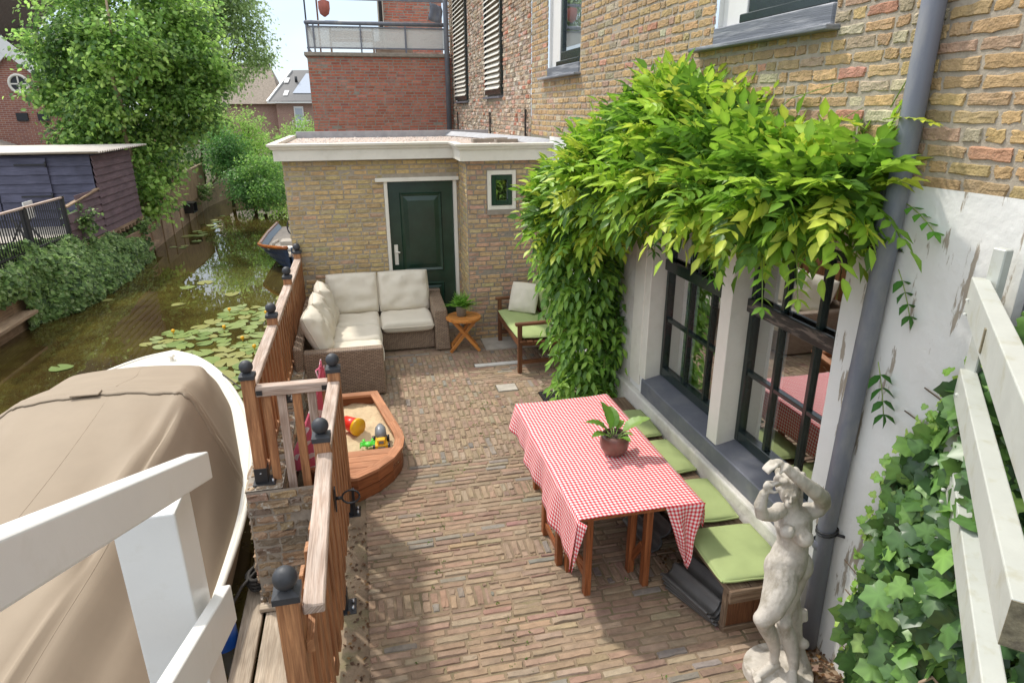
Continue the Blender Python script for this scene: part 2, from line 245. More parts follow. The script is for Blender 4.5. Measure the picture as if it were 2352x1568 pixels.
# ------------------------------------------------------------------ object helpers
def tag(o, label=None, cat=None, group=None, kind=None):
    if label: o['label'] = label
    if cat: o['category'] = cat
    if group: o['group'] = group
    if kind: o['kind'] = kind
    return o
def thing(name, loc, label, cat, group=None):
    o = bpy.data.objects.new(name, None); COL.objects.link(o); o.location = loc; o.empty_display_size = .1
    return tag(o, label, cat, group)
def wloc(o):
    p = V((0, 0, 0))
    while o is not None: p = p + o.location; o = o.parent
    return p
def link_mesh(name, me, mats, parent=None, loc=None):
    o = bpy.data.objects.new(name, me); COL.objects.link(o)
    for m in mats: me.materials.append(MT[m] if isinstance(m, str) else m)
    if parent is not None: o.parent = parent
    elif loc is not None: o.location = loc
    return o
class MB:
    """collects faces in world metres; box UVs follow the grain axis of every piece"""
    def __init__(s): s.v = []; s.f = []; s.c = []; s.g = []; s.m = []; s.sm = []; s.uvx = {}
    def add(s, verts, faces, col=(1, 1, 1), grain=None, mi=0, smooth=False, uvs=None):
        b = len(s.v); s.v += [tuple(p) for p in verts]
        off = (random.random()*7, random.random()*7)
        for k, f in enumerate(faces):
            if uvs: s.uvx[len(s.f)] = [uvs[i] for i in f]
            s.f.append(tuple(i+b for i in f)); s.c.append(col); s.g.append((grain, off)); s.m.append(mi); s.sm.append(smooth)
        return s
    def box(s, a, b, **k):
        x0, x1 = sorted((a[0], b[0])); y0, y1 = sorted((a[1], b[1])); z0, z1 = sorted((a[2], b[2]))
        vs = [(x, y, z) for x in (x0, x1) for y in (y0, y1) for z in (z0, z1)]
        d = (x1-x0, y1-y0, z1-z0); i = d.index(max(d)); g = [0, 0, 0]; g[i] = 1
        k.setdefault('grain', tuple(g))
        return s.add(vs, [(0, 1, 3, 2), (4, 6, 7, 5), (0, 4, 5, 1), (2, 3, 7, 6), (0, 2, 6, 4), (1, 5, 7, 3)], **k)
    def bar(s, p, q, w, h, up=(0, 0, 1), **k):
        """rectangular bar from p to q; w sideways, h along up"""
        p = V(p); q = V(q); d = (q-p).normalized(); u = V(up); sd = d.cross(u)
        if sd.length < 1e-4: u = V((0, 1, 0)); sd = d.cross(u)
        sd.normalize(); u = sd.cross(d); k.setdefault('grain', tuple(d))
        vs = [e + sd*(a*w/2) + u*(b*h/2) for e in (p, q) for a in (-1, 1) for b in (-1, 1)]
        return s.add(vs, [(0, 1, 3, 2), (4, 6, 7, 5), (0, 4, 5, 1), (2, 3, 7, 6), (0, 2, 6, 4), (1, 5, 7, 3)], **k)
    def tube(s, pts, r, n=10, caps=True, **k):
        pts = [V(p) for p in pts]; R = r if isinstance(r, (list, tuple)) else [r]*len(pts)
        vs = []; a = None
        for i, p in enumerate(pts):
            t = (pts[min(i+1, len(pts)-1)] - pts[max(i-1, 0)]).normalized()
            if a is None:
                a = t.cross(V((0, 0, 1)));
                if a.length < .05: a = t.cross(V((1, 0, 0)))
            a = (a - t*a.dot(t)).normalized(); b = t.cross(a)
            vs += [p + (a*math.cos(2*math.pi*j/n) + b*math.sin(2*math.pi*j/n))*R[i] for j in range(n)]
        fs = [(i*n+j, i*n+(j+1) % n, (i+1)*n+(j+1) % n, (i+1)*n+j) for i in range(len(pts)-1) for j in range(n)]
        if caps: fs += [tuple(range(n))[::-1], tuple(range((len(pts)-1)*n, len(pts)*n))]
        k.setdefault('smooth', True); k.setdefault('grain', tuple((pts[-1]-pts[0]).normalized()))
        return s.add(vs, fs, **k)
    def lathe(s, prof, c, n=24, **k):
        vs = [(c[0]+r*math.cos(2*math.pi*j/n), c[1]+r*math.sin(2*math.pi*j/n), c[2]+z) for r, z in prof for j in range(n)]
        fs = [(i*n+j, i*n+(j+1) % n, (i+1)*n+(j+1) % n, (i+1)*n+j) for i in range(len(prof)-1) for j in range(n)]
        k.setdefault('smooth', True); return s.add(vs, fs, **k)
    def prism(s, poly, z0, z1, **k):
        n = len(poly); vs = [(x, y, z0) for x, y in poly] + [(x, y, z1) for x, y in poly]
        return s.add(vs, [tuple(range(n))[::-1], tuple(range(n, 2*n))] + [(i, (i+1) % n, n+(i+1) % n, n+i) for i in range(n)], **k)
    def grid(s, P, **k):
        """P[i][j] points"""
        a, b = len(P), len(P[0]); vs = [p for r in P for p in r]
        uvs = k.pop('uvgrid', None); uv = [p for r in uvs for p in r] if uvs else None
        k.setdefault('smooth', True)
        return s.add(vs, [(i*b+j, (i+1)*b+j, (i+1)*b+j+1, i*b+j+1) for i in range(a-1) for j in range(b-1)], uvs=uv, **k)
    def build(s, name, mats, parent=None, loc=None, bevel=0, solid=0, sub=0, seg=1, autosm=False):
        if isinstance(mats, str): mats = [mats]
        org = wloc(parent) if parent is not None else V(loc or (0, 0, 0))
        v = np.array(s.v, dtype=np.float64); vo = v - np.array(org)
        me = bpy.data.meshes.new(name); me.from_pydata(vo.tolist(), [], s.f); me.update()
        uv = me.uv_layers.new(name='UVMap'); uvd = np.zeros((len(me.loops), 2))
        ca = me.color_attributes.new('Col', 'FLOAT_COLOR', 'CORNER'); cda = np.ones((len(me.loops), 4))
        li = 0
        for fi, f in enumerate(s.f):
            n = me.polygons[fi].normal; (g, off) = s.g[fi]; k = len(f)
            if fi in s.uvx: uvd[li:li+k] = s.uvx[fi]
            else:
                if g is None:
                    ax = (abs(n.x), abs(n.y), abs(n.z)); j = ax.index(max(ax))
                    uvd[li:li+k] = v[list(f)][:, [(1, 2), (0, 2), (0, 1)][j]]
                else:
                    G = V(g); U = G - n*G.dot(n)
                    if U.length < .1: U = n.orthogonal()
                    U.normalize(); W = n.cross(U); P = v[list(f)]
                    uvd[li:li+k, 0] = P @ np.array(U) + off[0]; uvd[li:li+k, 1] = P @ np.array(W) + off[1]
            cda[li:li+k, :3] = s.c[fi]; li += k
        me.uv_layers['UVMap'].data.foreach_set('uv', uvd.ravel()); me.color_attributes['Col'].data.foreach_set('color', cda.ravel())
        me.polygons.foreach_set('material_index', s.m); me.polygons.foreach_set('use_smooth', s.sm)
        o = link_mesh(name, me, mats, parent, loc)
        if bevel: b = o.modifiers.new('b', 'BEVEL'); b.width = bevel; b.segments = seg; b.limit_method = 'ANGLE'; b.angle_limit = math.radians(40)
        if solid: b = o.modifiers.new('s', 'SOLIDIFY'); b.thickness = solid; b.offset = 0
        if sub: b = o.modifiers.new('u', 'SUBSURF'); b.levels = sub; b.render_levels = sub
        return o
def np_mesh(name, verts, faces, cols, mats, parent=None, loc=None, smooth=False, mi=None):
    """faces: (n,k) int array; cols per vertex (n,3)"""
    org = wloc(parent) if parent is not None else V(loc or (0, 0, 0))
    verts = verts - np.array(org); k = faces.shape[1]; nf = len(faces)
    me = bpy.data.meshes.new(name); me.vertices.add(len(verts)); me.vertices.foreach_set('co', verts.astype(np.float32).ravel())
    me.loops.add(nf*k); me.loops.foreach_set('vertex_index', faces.astype(np.int32).ravel())
    me.polygons.add(nf); me.polygons.foreach_set('loop_start', np.arange(nf, dtype=np.int32)*k)
    try: me.polygons.foreach_set('loop_total', np.full(nf, k, dtype=np.int32))
    except Exception: pass
    me.polygons.foreach_set('use_smooth', np.full(nf, smooth))
    if mi is not None: me.polygons.foreach_set('material_index', mi.astype(np.int32))
    me.update(calc_edges=True)
    ca = me.color_attributes.new('Col', 'FLOAT_COLOR', 'POINT'); c4 = np.ones((len(verts), 4), dtype=np.float32); c4[:, :3] = cols; ca.data.foreach_set('color', c4.ravel())
    me.validate()
    return link_mesh(name, me, [mats] if isinstance(mats, str) else mats, parent, loc)

# ---- brickwork: every brick modelled, with mortar sheet behind
def brickwork(name, O, U, W, Nn, rect, holes, bl, bh, joint, pal, mats, parent=None, loc=None, relief=.008, rough=.004, header=.25, clip=None, wob=.004, zones=None, nu=5, nv=3):
    O, U, W, Nn = [np.array(a, float) for a in (O, U, W, Nn)]
    u0, u1, v0, v1 = rect; B = []
    if zones is None: zones = [(u0, u1, v0, v1, 0)]
    for (a0, a1, b0, b1, vert) in zones:
        L, H = (bl, bh)
        # courses run along 'a' when vert==0, along 'b' when vert==1
        r0, r1 = (b0, b1) if not vert else (a0, a1); c0, c1 = (a0, a1) if not vert else (b0, b1)
        row = 0; r = r0
        while r < r1 - .015:
            h = min(H*random.uniform(.94, 1.06), r1-r); c = c0 - random.random()*L*.9
            while c < c1:
                l = L*random.uniform(.92, 1.06)
                if random.random() < header: l *= .5
                p, q = max(c, c0), min(c+l, c1); c += l
                if q-p < joint*2.2: continue
                B.append((p, q, r, r+h) if not vert else (r, r+h, p, q))
            r += h; row += 1
    out = []
    for (a, b, c, d) in B:
        ok = True
        for (h0, h1, k0, k1) in holes:
            if a < h1 and b > h0 and c < k1 and d > k0:
                # trim against the opening
                if a < h0 and h0-a > .03: b = h0
                elif b > h1 and b-h1 > .03: a = h1
                else: ok = False
        if ok and clip and not clip((a+b)/2, (c+d)/2): ok = False
        if ok: out.append((a, b, c, d))
    B = np.array(out); n = len(B); j = joint/2
    a = B[:, 0]+j*RNG.uniform(.5, 1.4, n); b = B[:, 1]-j*RNG.uniform(.5, 1.4, n); c = B[:, 2]+j*RNG.uniform(.6, 1.3, n); d = B[:, 3]-j*RNG.uniform(.6, 1.3, n)
    e = .007
    Lu = (b-a)[:, None]; Lv = (d-c)[:, None]
    fu = np.concatenate([np.zeros((n, 1)), np.minimum(e/Lu, .3), np.linspace(.33, .67, nu-3)[None, :]*np.ones((n, 1)), 1-np.minimum(e/Lu, .3), np.ones((n, 1))], 1)
    fv = np.concatenate([np.zeros((n, 1)), np.minimum(e/Lv, .3), np.full((n, nv-2), .5) if nv > 2 else np.zeros((n, 0)), 1-np.minimum(e/Lv, .3), np.ones((n, 1))], 1)
    mu, mv = fu.shape[1], fv.shape[1]
    uu = (a[:, None] + Lu*fu)[:, :, None] * np.ones((1, 1, mv)); vv = (c[:, None] + Lv*fv)[:, None, :] * np.ones((1, mu, 1))
    hh = np.full((n, mu, mv), relief) + RNG.normal(0, rough, (n, 1, 1)) + RNG.normal(0, rough*.6, (n, mu, mv))
    hh[:, 0, :] = -.006; hh[:, -1, :] = -.006; hh[:, :, 0] = -.006; hh[:, :, -1] = -.006
    uu[:, 1:-1, 1:-1] += RNG.normal(0, wob*.5, (n, mu-2, mv-2)); ed = RNG.normal(0, wob, (n, mu, mv))
    uu += ed*.6; vv += RNG.normal(0, wob, (n, mu, mv))*.5
    P = O + uu[..., None]*U + vv[..., None]*W + hh[..., None]*Nn
    verts = P.reshape(-1, 3); idx = np.arange(n*mu*mv).reshape(n, mu, mv)
    F = np.stack([idx[:, :-1, :-1], idx[:, 1:, :-1], idx[:, 1:, 1:], idx[:, :-1, 1:]], -1).reshape(-1, 4)
    if np.dot(np.cross(U, W), Nn) < 0: F = F[:, ::-1]
    pal = np.array(pal); ci = RNG.choice(len(pal), n, p=pal[:, 3]/pal[:, 3].sum()); base = pal[ci, :3]*RNG.uniform(.86, 1.14, (n, 1))*RNG.normal(1, .03, (n, 3))
    cols = np.repeat(base, mu*mv, 0)
    # mortar sheet with the same openings
    us = sorted({u0, u1, *[min(max(h[0], u0), u1) for h in holes], *[min(max(h[1], u0), u1) for h in holes]}); vs_ = sorted({v0, v1, *[min(max(h[2], v0), v1) for h in holes], *[min(max(h[3], v0), v1) for h in holes]})
    mvs = []; mf = []
    for i in range(len(us)-1):
        for k in range(len(vs_)-1):
            cu, cv = (us[i]+us[i+1])/2, (vs_[k]+vs_[k+1])/2
            if any(h[0] < cu < h[1] and h[2] < cv < h[3] for h in holes): continue
            if clip and len(holes) == 0 and False: continue
            t = len(mvs); mvs += [O+U*x+W*y for x, y in ((us[i], vs_[k]), (us[i+1], vs_[k]), (us[i+1], vs_[k+1]), (us[i], vs_[k+1]))]; mf.append([t, t+1, t+2, t+3])
    mf = np.array(mf) + len(verts)
    if np.dot(np.cross(U, W), Nn) < 0: mf = mf[:, ::-1]
    mi = np.concatenate([np.zeros(len(F)), np.ones(len(mf))])
    verts = np.concatenate([verts, np.array(mvs)]); F = np.concatenate([F, mf]); cols = np.concatenate([cols, np.ones((len(mvs), 3))])
    return np_mesh(name, verts, F, cols, mats, parent, loc, mi=mi)

PAL_Y = [(.455, .30, .145, 5), (.49, .33, .15, 4), (.37, .26, .135, 3), (.44, .285, .185, 1.8), (.50, .25, .16, .28), (.50, .42, .28, .9), (.34, .28, .18, .7)]
PAL_OLD = [(.46, .34, .23, 4), (.52, .30, .21, 2), (.60, .50, .40, 2), (.36, .27, .19, 2), (.50, .20, .12, .6), (.28, .22, .17, 1)]
PAL_SHED = [(.50, .36, .17, 5), (.54, .39, .18, 4), (.44, .34, .18, 3), (.50, .32, .20, 1)]
PAL_SHEDR = [(.50, .34, .18, 5), (.50, .30, .20, 3), (.44, .28, .19, 2), (.50, .37, .20, 3)]
PAL_RED = [(.47, .145, .085, 5), (.42, .12, .07, 4), (.50, .18, .12, 2), (.36, .12, .09, 1)]
PAL_PAV = [(.305, .215, .14, 5), (.285, .195, .13, 6), (.265, .175, .12, 4), (.225, .195, .16, 1.2), (.31, .235, .16, 3), (.27, .16, .12, .8)]
PAL_QUAY = [(.27, .19, .12, 4), (.33, .23, .14, 3), (.20, .155, .11, 2), (.30, .17, .11, 1)]

# ---- foliage
T_OV = (np.array([(0, 0, 0), (.17, .20, .05), (.22, .50, .06), (0, 1, -.10), (-.22, .50, .06), (-.17, .20, .05), (0, .5, -.03)]), np.array([(0, 1, 6, 6), (1, 2, 6, 6), (2, 3, 6, 6), (3, 4, 6, 6), (4, 5, 6, 6), (5, 0, 6, 6)])[:, :3])
def _ivy():
    tips = [(-100, .30), (-38, .62), (0, 1.0), (38, .62), (100, .30)]; v = [(0, 0, .03)]; t = [1.25]
    c = np.array([0, .30]); out = []
    pts = [(.0, .0, .9), (-.22, -.15, 1.1), (-.42, -.04, .9), (-.56, .16, 1.2), (-.46, .31, .9), (-.38, .42, .8), (-.42, .64, 1.2), (-.24, .74, .9), (0, 1.0, 1.25), (.24, .74, .9), (.42, .64, 1.2), (.38, .42, .8), (.46, .31, .9), (.56, .16, 1.2), (.42, -.04, .9), (.22, -.15, 1.1)]
    V_ = [(x, y, -.16*(x*x+(y-.3)**2) + (.03 if q > 1 else -.02)) for x, y, q in pts] + [(0, .30, .05)]
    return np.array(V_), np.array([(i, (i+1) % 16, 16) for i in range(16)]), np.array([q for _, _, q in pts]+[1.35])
_v, _f, TINT_IVY = _ivy(); T_IVY = (_v, _f)
T_RND = (np.array([(0, 0, 0), (.38, .30, .05), (.30, .75, .04), (0, 1, -.08), (-.30, .75, .04), (-.38, .30, .05), (0, .5, -.02)]), T_OV[1])
T_Q = (np.array([(0, 0, 0), (.32, .5, .08), (0, 1, -.06), (-.32, .5, .08)]), np.array([(0, 1, 2), (0, 2, 3)]))
def unit(a): return a/np.maximum(np.linalg.norm(a, axis=-1, keepdims=True), 1e-9)
def leaves(name, P, D, Nr, size, tpl, cols, matn, parent=None, loc=None):
    """P base points, D leaf direction, Nr face normal, size, cols per leaf"""
    D = unit(D); X = unit(np.cross(D, Nr)); Z = np.cross(X, D)
    T, F = tpl; n = len(P); s = np.broadcast_to(np.asarray(size, float), (n,))[:, None, None]
    W = P[:, None, :] + s*(T[None, :, 0:1]*X[:, None, :] + T[None, :, 1:2]*D[:, None, :] + T[None, :, 2:3]*Z[:, None, :])
    m = len(T); F2 = (F[None] + (np.arange(n)*m)[:, None, None]).reshape(-1, 3)
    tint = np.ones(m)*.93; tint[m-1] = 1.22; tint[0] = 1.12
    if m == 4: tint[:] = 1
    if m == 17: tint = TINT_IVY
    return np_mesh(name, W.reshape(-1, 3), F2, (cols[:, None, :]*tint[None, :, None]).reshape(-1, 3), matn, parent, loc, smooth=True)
def pick(n, pal, jit=.15):
    pal = np.array(pal); c = pal[RNG.choice(len(pal), n, p=pal[:, 3]/pal[:, 3].sum()), :3]
    return c*RNG.uniform(1-jit, 1+jit, (n, 1))
def blob_pts(blobs, n, inner=.72, up=None):
    """points near the surface of a set of ellipsoids, uneven outline; returns points and outward normals"""
    vol = np.array([b[3]*b[4]+b[4]*b[5]+b[3]*b[5] for b in blobs]); k = RNG.choice(len(blobs), n*3, p=vol/vol.sum())
    B = np.array(blobs)[k]; d = unit(RNG.normal(0, 1, (n*3, 3))); r = RNG.uniform(inner, 1.03, (n*3, 1))*(1+.10*np.sin(d[:, :1]*7+d[:, 2:3]*9+k[:, None]))
    P = B[:, :3] + d*B[:, 3:6]*r; nr = unit(d/B[:, 3:6])
    # drop points buried deep inside another blob
    keep = np.ones(n*3, bool)
    for b in blobs:
        q = np.linalg.norm((P-np.array(b[:3]))/np.array(b[3:6]), axis=1); keep &= q > inner*.86
    P = P[keep][:n]; return P, nr[keep][:n]

# ================================================================== THE SETTING
b = MB(); b.box((-150, -40, -2.2), (150, 300, -1.6)); tag(b.build('canal_bed_ground', 'earth'), kind='structure')
b = MB(); b.add([(-60, -30, -.75), (60, -30, -.75), (60, 60, -.75), (-60, 60, -.75)], [(0, 1, 2, 3)]); tag(b.build('canal_water', 'water'), kind='structure')
b = MB()
b.prism([(-150, -30), (-6.35, -30), (-6.35, 20.6), (-150, 20.6)], -1.55, .42)
b.prism([(-150, 20.61), (-6.3, 20.61), (-6.5, 29), (-5.6, 36), (-6, 44), (-150, 44)], -1.55, -.05)
b.prism([(-150, 44.01), (150, 44.01), (150, 290), (-150, 290)], -1.55, .1)
b.prism([(-.85, 11.6), (60, 11.6), (60, 44), (-2.2, 44), (-1.6, 28), (-.85, 20)], -1.55, -.3)
b.prism([(2.6, -30), (60, -30), (60, 11.59), (2.6, 11.59)], -1.55, -.02)
tag(b.build('bank_terrain', 'earth'), kind='structure')
# patio: body under the paving, then the pavers themselves
b = MB(); b.box((-.74, 4.5, -1.5), (2.6, 9.2, -.012)); b.box((-.465, -2, -1.5), (2.6, 4.499, -.012)); tag(b.build('patio_base', 'soil'), kind='structure')
Z = []; y = -.4
def zn(a, b_, v=0): Z.append((-.17, 2.42, a, b_, v))
zn(-.4, 2.6); zn(2.6, 2.8, 1) if False else None
zn(2.6, 3.32); Z += [(-.17, .62, 3.32, 3.52, 1), (.62, 1.35, 3.32, 3.52, 0), (1.35, 2.1, 3.32, 3.52, 1), (2.1, 2.42, 3.32, 3.52, 0)]
zn(3.52, 3.72); Z += [(-.17, .8, 3.72, 3.92, 0), (.8, 1.5, 3.72, 3.92, 1), (1.5, 2.42, 3.72, 3.92, 0)]
zn(3.92, 4.5); Z += [(-.17, .5, 4.5, 4.7, 0), (.5, 1.2, 4.5, 4.7, 1), (1.2, 2.42, 4.5, 4.7, 0)]
zn(4.7, 5.15)
for i in range(8):
    yy = 5.15 + i*.21; Z.append((-.17, 2.42, yy, yy+.21, 1))
Z += [(-.17, 1.1, 6.83, 7.04, 1), (-.17, 1.1, 7.04, 7.25, 1), (-.17, 1.1, 7.25, 7.46, 1), (-.17, 2.42, 7.46, 7.67, 1), (-.17, 2.42, 7.67, 7.88, 1), (-.17, 2.42, 7.88, 9.0, 0), (1.1, 2.42, 6.83, 7.46, 0)]
pv = brickwork('patio_paving', (0, 0, 0), (1, 0, 0), (0, 1, 0), (0, 0, 1), (-.46, 2.42, -.4, 9.0), [(1.33, 1.57, 6.56, 6.76), (1.76, 2.06, 6.2, 6.46), (1.2, 1.95, 7.35, 7.46)], .20, .0575, .0075, PAL_PAV, ['paver', 'sandjoint'], relief=.0062, rough=.0022, header=.06, zones=Z, wob=.0036)
tag(pv, kind='structure')
b = MB(); b.box((-.475, -1, -.10), (-.17, 4.5, .006)); b.box((-.73, 4.501, -.10), (-.17, 9, .006)); tag(b.build('patio_edge_soil', 'sandjoint'), kind='structure')
b = MB(); b.box((1.34, 6.57, -.02), (1.56, 6.75, .010)); tag(b.build('pale_paving_slab', 'concrete', loc=(1.45, 6.66, 0)), 'pale square stone slab set in the paving beside the green bench', 'paving slab')
b = MB(); b.box((1.21, 7.36, -.02), (1.94, 7.45, .008)); tag(b.build('threshold_stone', 'plinth', loc=(1.6, 7.4, 0)), 'long narrow pale stone strip set in the paving before the green bench', 'stone strip')
b = MB(); b.box((1.45, 7.9, -.02), (2.4, 8.36, .02)); tag(b.build('concrete_strip', 'concrete'), kind='structure')
# drain grate
t = thing('drain_grate', (1.9, 6.33, 0), 'square cast iron drain grate at the foot of the climbing plant', 'drain')
b = MB(); b.box((1.77, 6.21, 0), (2.05, 6.23, .012)); b.box((1.77, 6.43, 0), (2.05, 6.45, .012)); b.box((1.77, 6.23, 0), (1.79, 6.43, .012)); b.box((2.03, 6.23, 0), (2.05, 6.43, .012)); b.build('frame', 'black', t)
b = MB()
for i in range(5):
    for j in range(4):
        cx, cy = 1.815+i*.045, 6.255+j*.05
        b.tube([(cx+.02*math.cos(a), cy+.02*math.sin(a), .006) for a in [k*math.pi/4 for k in range(9)]], .004, n=5)
b.build('grille', 'black', t)
b = MB(); b.box((1.79, 6.23, -.02), (2.03, 6.43, -.006)); b.build('pit', 'soil', t)

# quay wall (old brick, front pier, low coping)
qw = thing('quay_wall', (-.9, 5, -.7), 'old lichen spotted brick quay wall under the wooden fence', 'wall')
brickwork('brick_face', (-1.0, 4.44, 0), (1, 0, 0), (0, 0, 1), (0, -1, 0), (0, .52, -.72, .36), [], .21, .066, .012, PAL_QUAY, ['oldbrick', 'mortar_d'], qw, relief=.012, rough=.008, wob=.008)
brickwork('brick_face', (-.48, 4.44, 0), (0, -1, 0), (0, 0, 1), (-1, 0, 0), (0, 5.2, -.72, -.02), [], .21, .066, .012, PAL_QUAY, ['oldbrick', 'mortar_d'], qw, relief=.012, rough=.008, wob=.008)
brickwork('brick_face', (-1.0, 9.0, 0), (0, -1, 0), (0, 0, 1), (-1, 0, 0), (0, 4.56, -1, .36), [], .21, .066, .012, PAL_QUAY, ['oldbrick', 'mortar_d'], qw, relief=.012, rough=.008, wob=.008)
brickwork('brick_face', (-.74, 4.44, 0), (0, 1, 0), (0, 0, 1), (1, 0, 0), (0, 4.5, -.02, .36), [], .20, .062, .010, PAL_QUAY, ['oldbrick', 'mortar_d'], qw, relief=.006, rough=.006, wob=.006)
brickwork('coping', (-1.0, 4.44, .37), (1, 0, 0), (0, 1, 0), (0, 0, 1), (0, .26, 0, 4.5), [], .26, .066, .012, PAL_QUAY, ['oldbrick', 'mortar_d'], qw, relief=.006, rough=.005, header=0, wob=.005)
brickwork('coping', (-.74, 4.44, .03), (1, 0, 0), (0, 1, 0), (0, 0, 1), (0, .28, 0, .22), [], .20, .066, .012, PAL_QUAY, ['oldbrick', 'mortar_d'], qw, relief=.006, rough=.005, header=0, wob=.005)
b = MB(); b.box((-.99, 4.46, -1.4), (-.75, 9.0, .355)); b.box((-.99, 4.45, -1.4), (-.47, 4.6, .02)); b.build('core', 'mortar_d', qw)
# plank jetty beside the quay
jt = thing('jetty', (-.9, 3, -.66), 'narrow grey plank jetty between the covered boat and the quay', 'jetty')
for (x0, x1, y0, y1, z) in [(-1.15, -1.0, 1.4, 5.6, -.66), (-.975, -.50, 1.4, 4.40, -.665)]:
    b = MB(); b.box((x0, y0, z-.05), (x1, y1, z)); b.build('plank', 'deck', jt, bevel=.006)
for y_ in (1.9, 4.9):
    b = MB(); b.box((-1.14, y_, -1.5), (-1.05, y_+.1, -.71)); b.build('pile', 'deck', jt)
b = MB(); b.box((-1.02, 4.35, -.655), (-.62, 4.43, -.62)); b.build('cross_board', 'deck', jt, bevel=.004)

# ================================================================== THE BRICK HOUSE (right)
XH = 2.42
house = thing('brick_house', (2.6, 5, 0), 'tall yellow brick house with white plastered base along the patio', 'house')
upper_holes = [(7.27, 8.55, 3.40, 6.5), (3.20, 4.42, 3.40, 6.5)]
brickwork('brick_wall', (XH, 0, 0), (0, 1, 0), (0, 0, 1), (-1, 0, 0), (-.6, 9.35, 2.66, 6.3), upper_holes, .205, .0665, .013, PAL_Y, ['brick', 'mortar'], house, relief=.0058, rough=.0018, header=.42, wob=.006, nu=6, nv=4)
brickwork('old_brick_wall', (XH-.01, 0, 0), (0, 1, 0), (0, 0, 1), (-1, 0, 0), (9.35, 17.4, 2.3, 7.5), [(11.15, 12.75, 3.2, 8), (14.6, 16.5, 3.15, 8)], .20, .064, .013, PAL_OLD, ['brick', 'mortar'], house, relief=.010, rough=.006, header=.35, wob=.006, nu=4, nv=3)
b = MB(); b.box((XH, 11.15, 3.2), (XH+.12, 12.75, 8)); b.box((XH, 14.6, 3.15), (XH+.12, 16.5, 8)); b.build('reveal', 'mortar_d', house)
# plaster base with the window opening
def sheet(b, x, rect, holes, **k):
    u0, u1, v0, v1 = rect; us = sorted({u0, u1, *[c for h in holes for c in h[:2]]}); vs = sorted({v0, v1, *[c for h in holes for c in h[2:]]})
    for i in range(len(us)-1):
        for j in range(len(vs)-1):
            cu, cv = (us[i]+us[i+1])/2, (vs[j]+vs[j+1])/2
            if any(h[0] < cu < h[1] and h[2] < cv < h[3] for h in holes): continue
            b.add([(x, us[i], vs[j]), (x, us[i+1], vs[j]), (x, us[i+1], vs[j+1]), (x, us[i], vs[j+1])], [(3, 2, 1, 0)], **k)
# slightly uneven plaster face
def uneven(name, x, rect, holes, matn, amp, parent, step=.09, edge=0.0):
    u0, u1, v0, v1 = rect
    cu = sorted({round(c, 4) for c in list(np.linspace(u0, u1, int((u1-u0)/step)+1)) + [c for h in holes for c in h[:2] if u0 < c < u1]})
    cv = sorted({round(c, 4) for c in list(np.linspace(v0, v1, int((v1-v0)/step)+1)) + [c for h in holes for c in h[2:] if v0 < c < v1]})
    vs = [(x + amp*noise.noise(V((u*2.2, v*2.2, 3))) + amp*.5*noise.noise(V((u*7, v*7, 9))), u, v) for u in cu for v in cv]
    fs = []; n = len(cv)
    for i in range(len(cu)-1):
        for j in range(n-1):
            a, c = (cu[i]+cu[i+1])/2, (cv[j]+cv[j+1])/2
            if any(h[0] < a < h[1] and h[2] < c < h[3] for h in holes): continue
            fs.append((i*n+j, i*n+j+1, (i+1)*n+j+1, (i+1)*n+j))
    b = MB(); b.add(vs, fs, smooth=True); return b.build(name, matn, parent)
uneven('plaster_wall', XH-.012, (1.92, 8.36, -.02, 2.675), [(2.80, 5.10, .50, 2.30)], 'white_plaster', .010, house)
uneven('grey_plaster_wall', XH+.03, (-.6, 1.90, 2.36, 2.67), [], 'greyplaster', .01, house)
b = MB(); b.box((XH-.02, 1.895, -.02), (XH+.06, 1.925, 2.672)); b.build('plaster_corner', 'white_plaster', house)
b = MB(); b.box((XH+.025, -.6, -.02), (XH+.2, 1.90, 2.36)); b.build('dark_base', 'sillgrey', house)
b = MB()  # opening reveals and lintel
b.box((XH-.002, 2.74, .5), (XH+.16, 2.80, 2.3)); b.box((XH-.002, 5.10, .5), (XH+.16, 5.24, 2.3)); b.box((XH-.002, 2.74, 2.3), (XH+.16, 5.24, 2.36)); b.build('reveal', 'cream', house, bevel=.004)
b = MB(); b.box((2.345, 2.66, .0), (XH, 6.2, .505)); pl = b.build('plinth', 'plinth', house, bevel=.015, seg=2)
b = MB(); b.add([(2.385, 2.8, .507), (2.385, 5.12, .507), (2.385, 5.12, .655), (2.385, 2.8, .655), (2.60, 2.8, .507), (2.60, 5.12, .507), (2.60, 5.12, .705), (2.60, 2.8, .705)], [(0, 3, 2, 1), (3, 7, 6, 2), (4, 5, 6, 7), (0, 4, 7, 3), (1, 2, 6, 5), (0, 1, 5, 4)], grain=(0, 1, 0)); b.build('window_sill', 'sillgrey', house, bevel=.006)
b = MB(); b.box((2.40, 3.81, .66), (2.575, 3.95, 2.3)); b.build('window_post', 'cream', house, bevel=.004)
b = MB(); b.box((2.40, 5.085, .655), (2.56, 5.20, 2.3)); b.box((2.395, 5.20, .56), (2.41, 5.42, 2.3)); b.build('window_post', 'cream', house, bevel=.004)
b = MB(); b.box((2.40, 5.42, .5), (2.415, 5.75, 2.2), col=(1, 1, 1)); b.build('jamb_board', 'plinth', house)
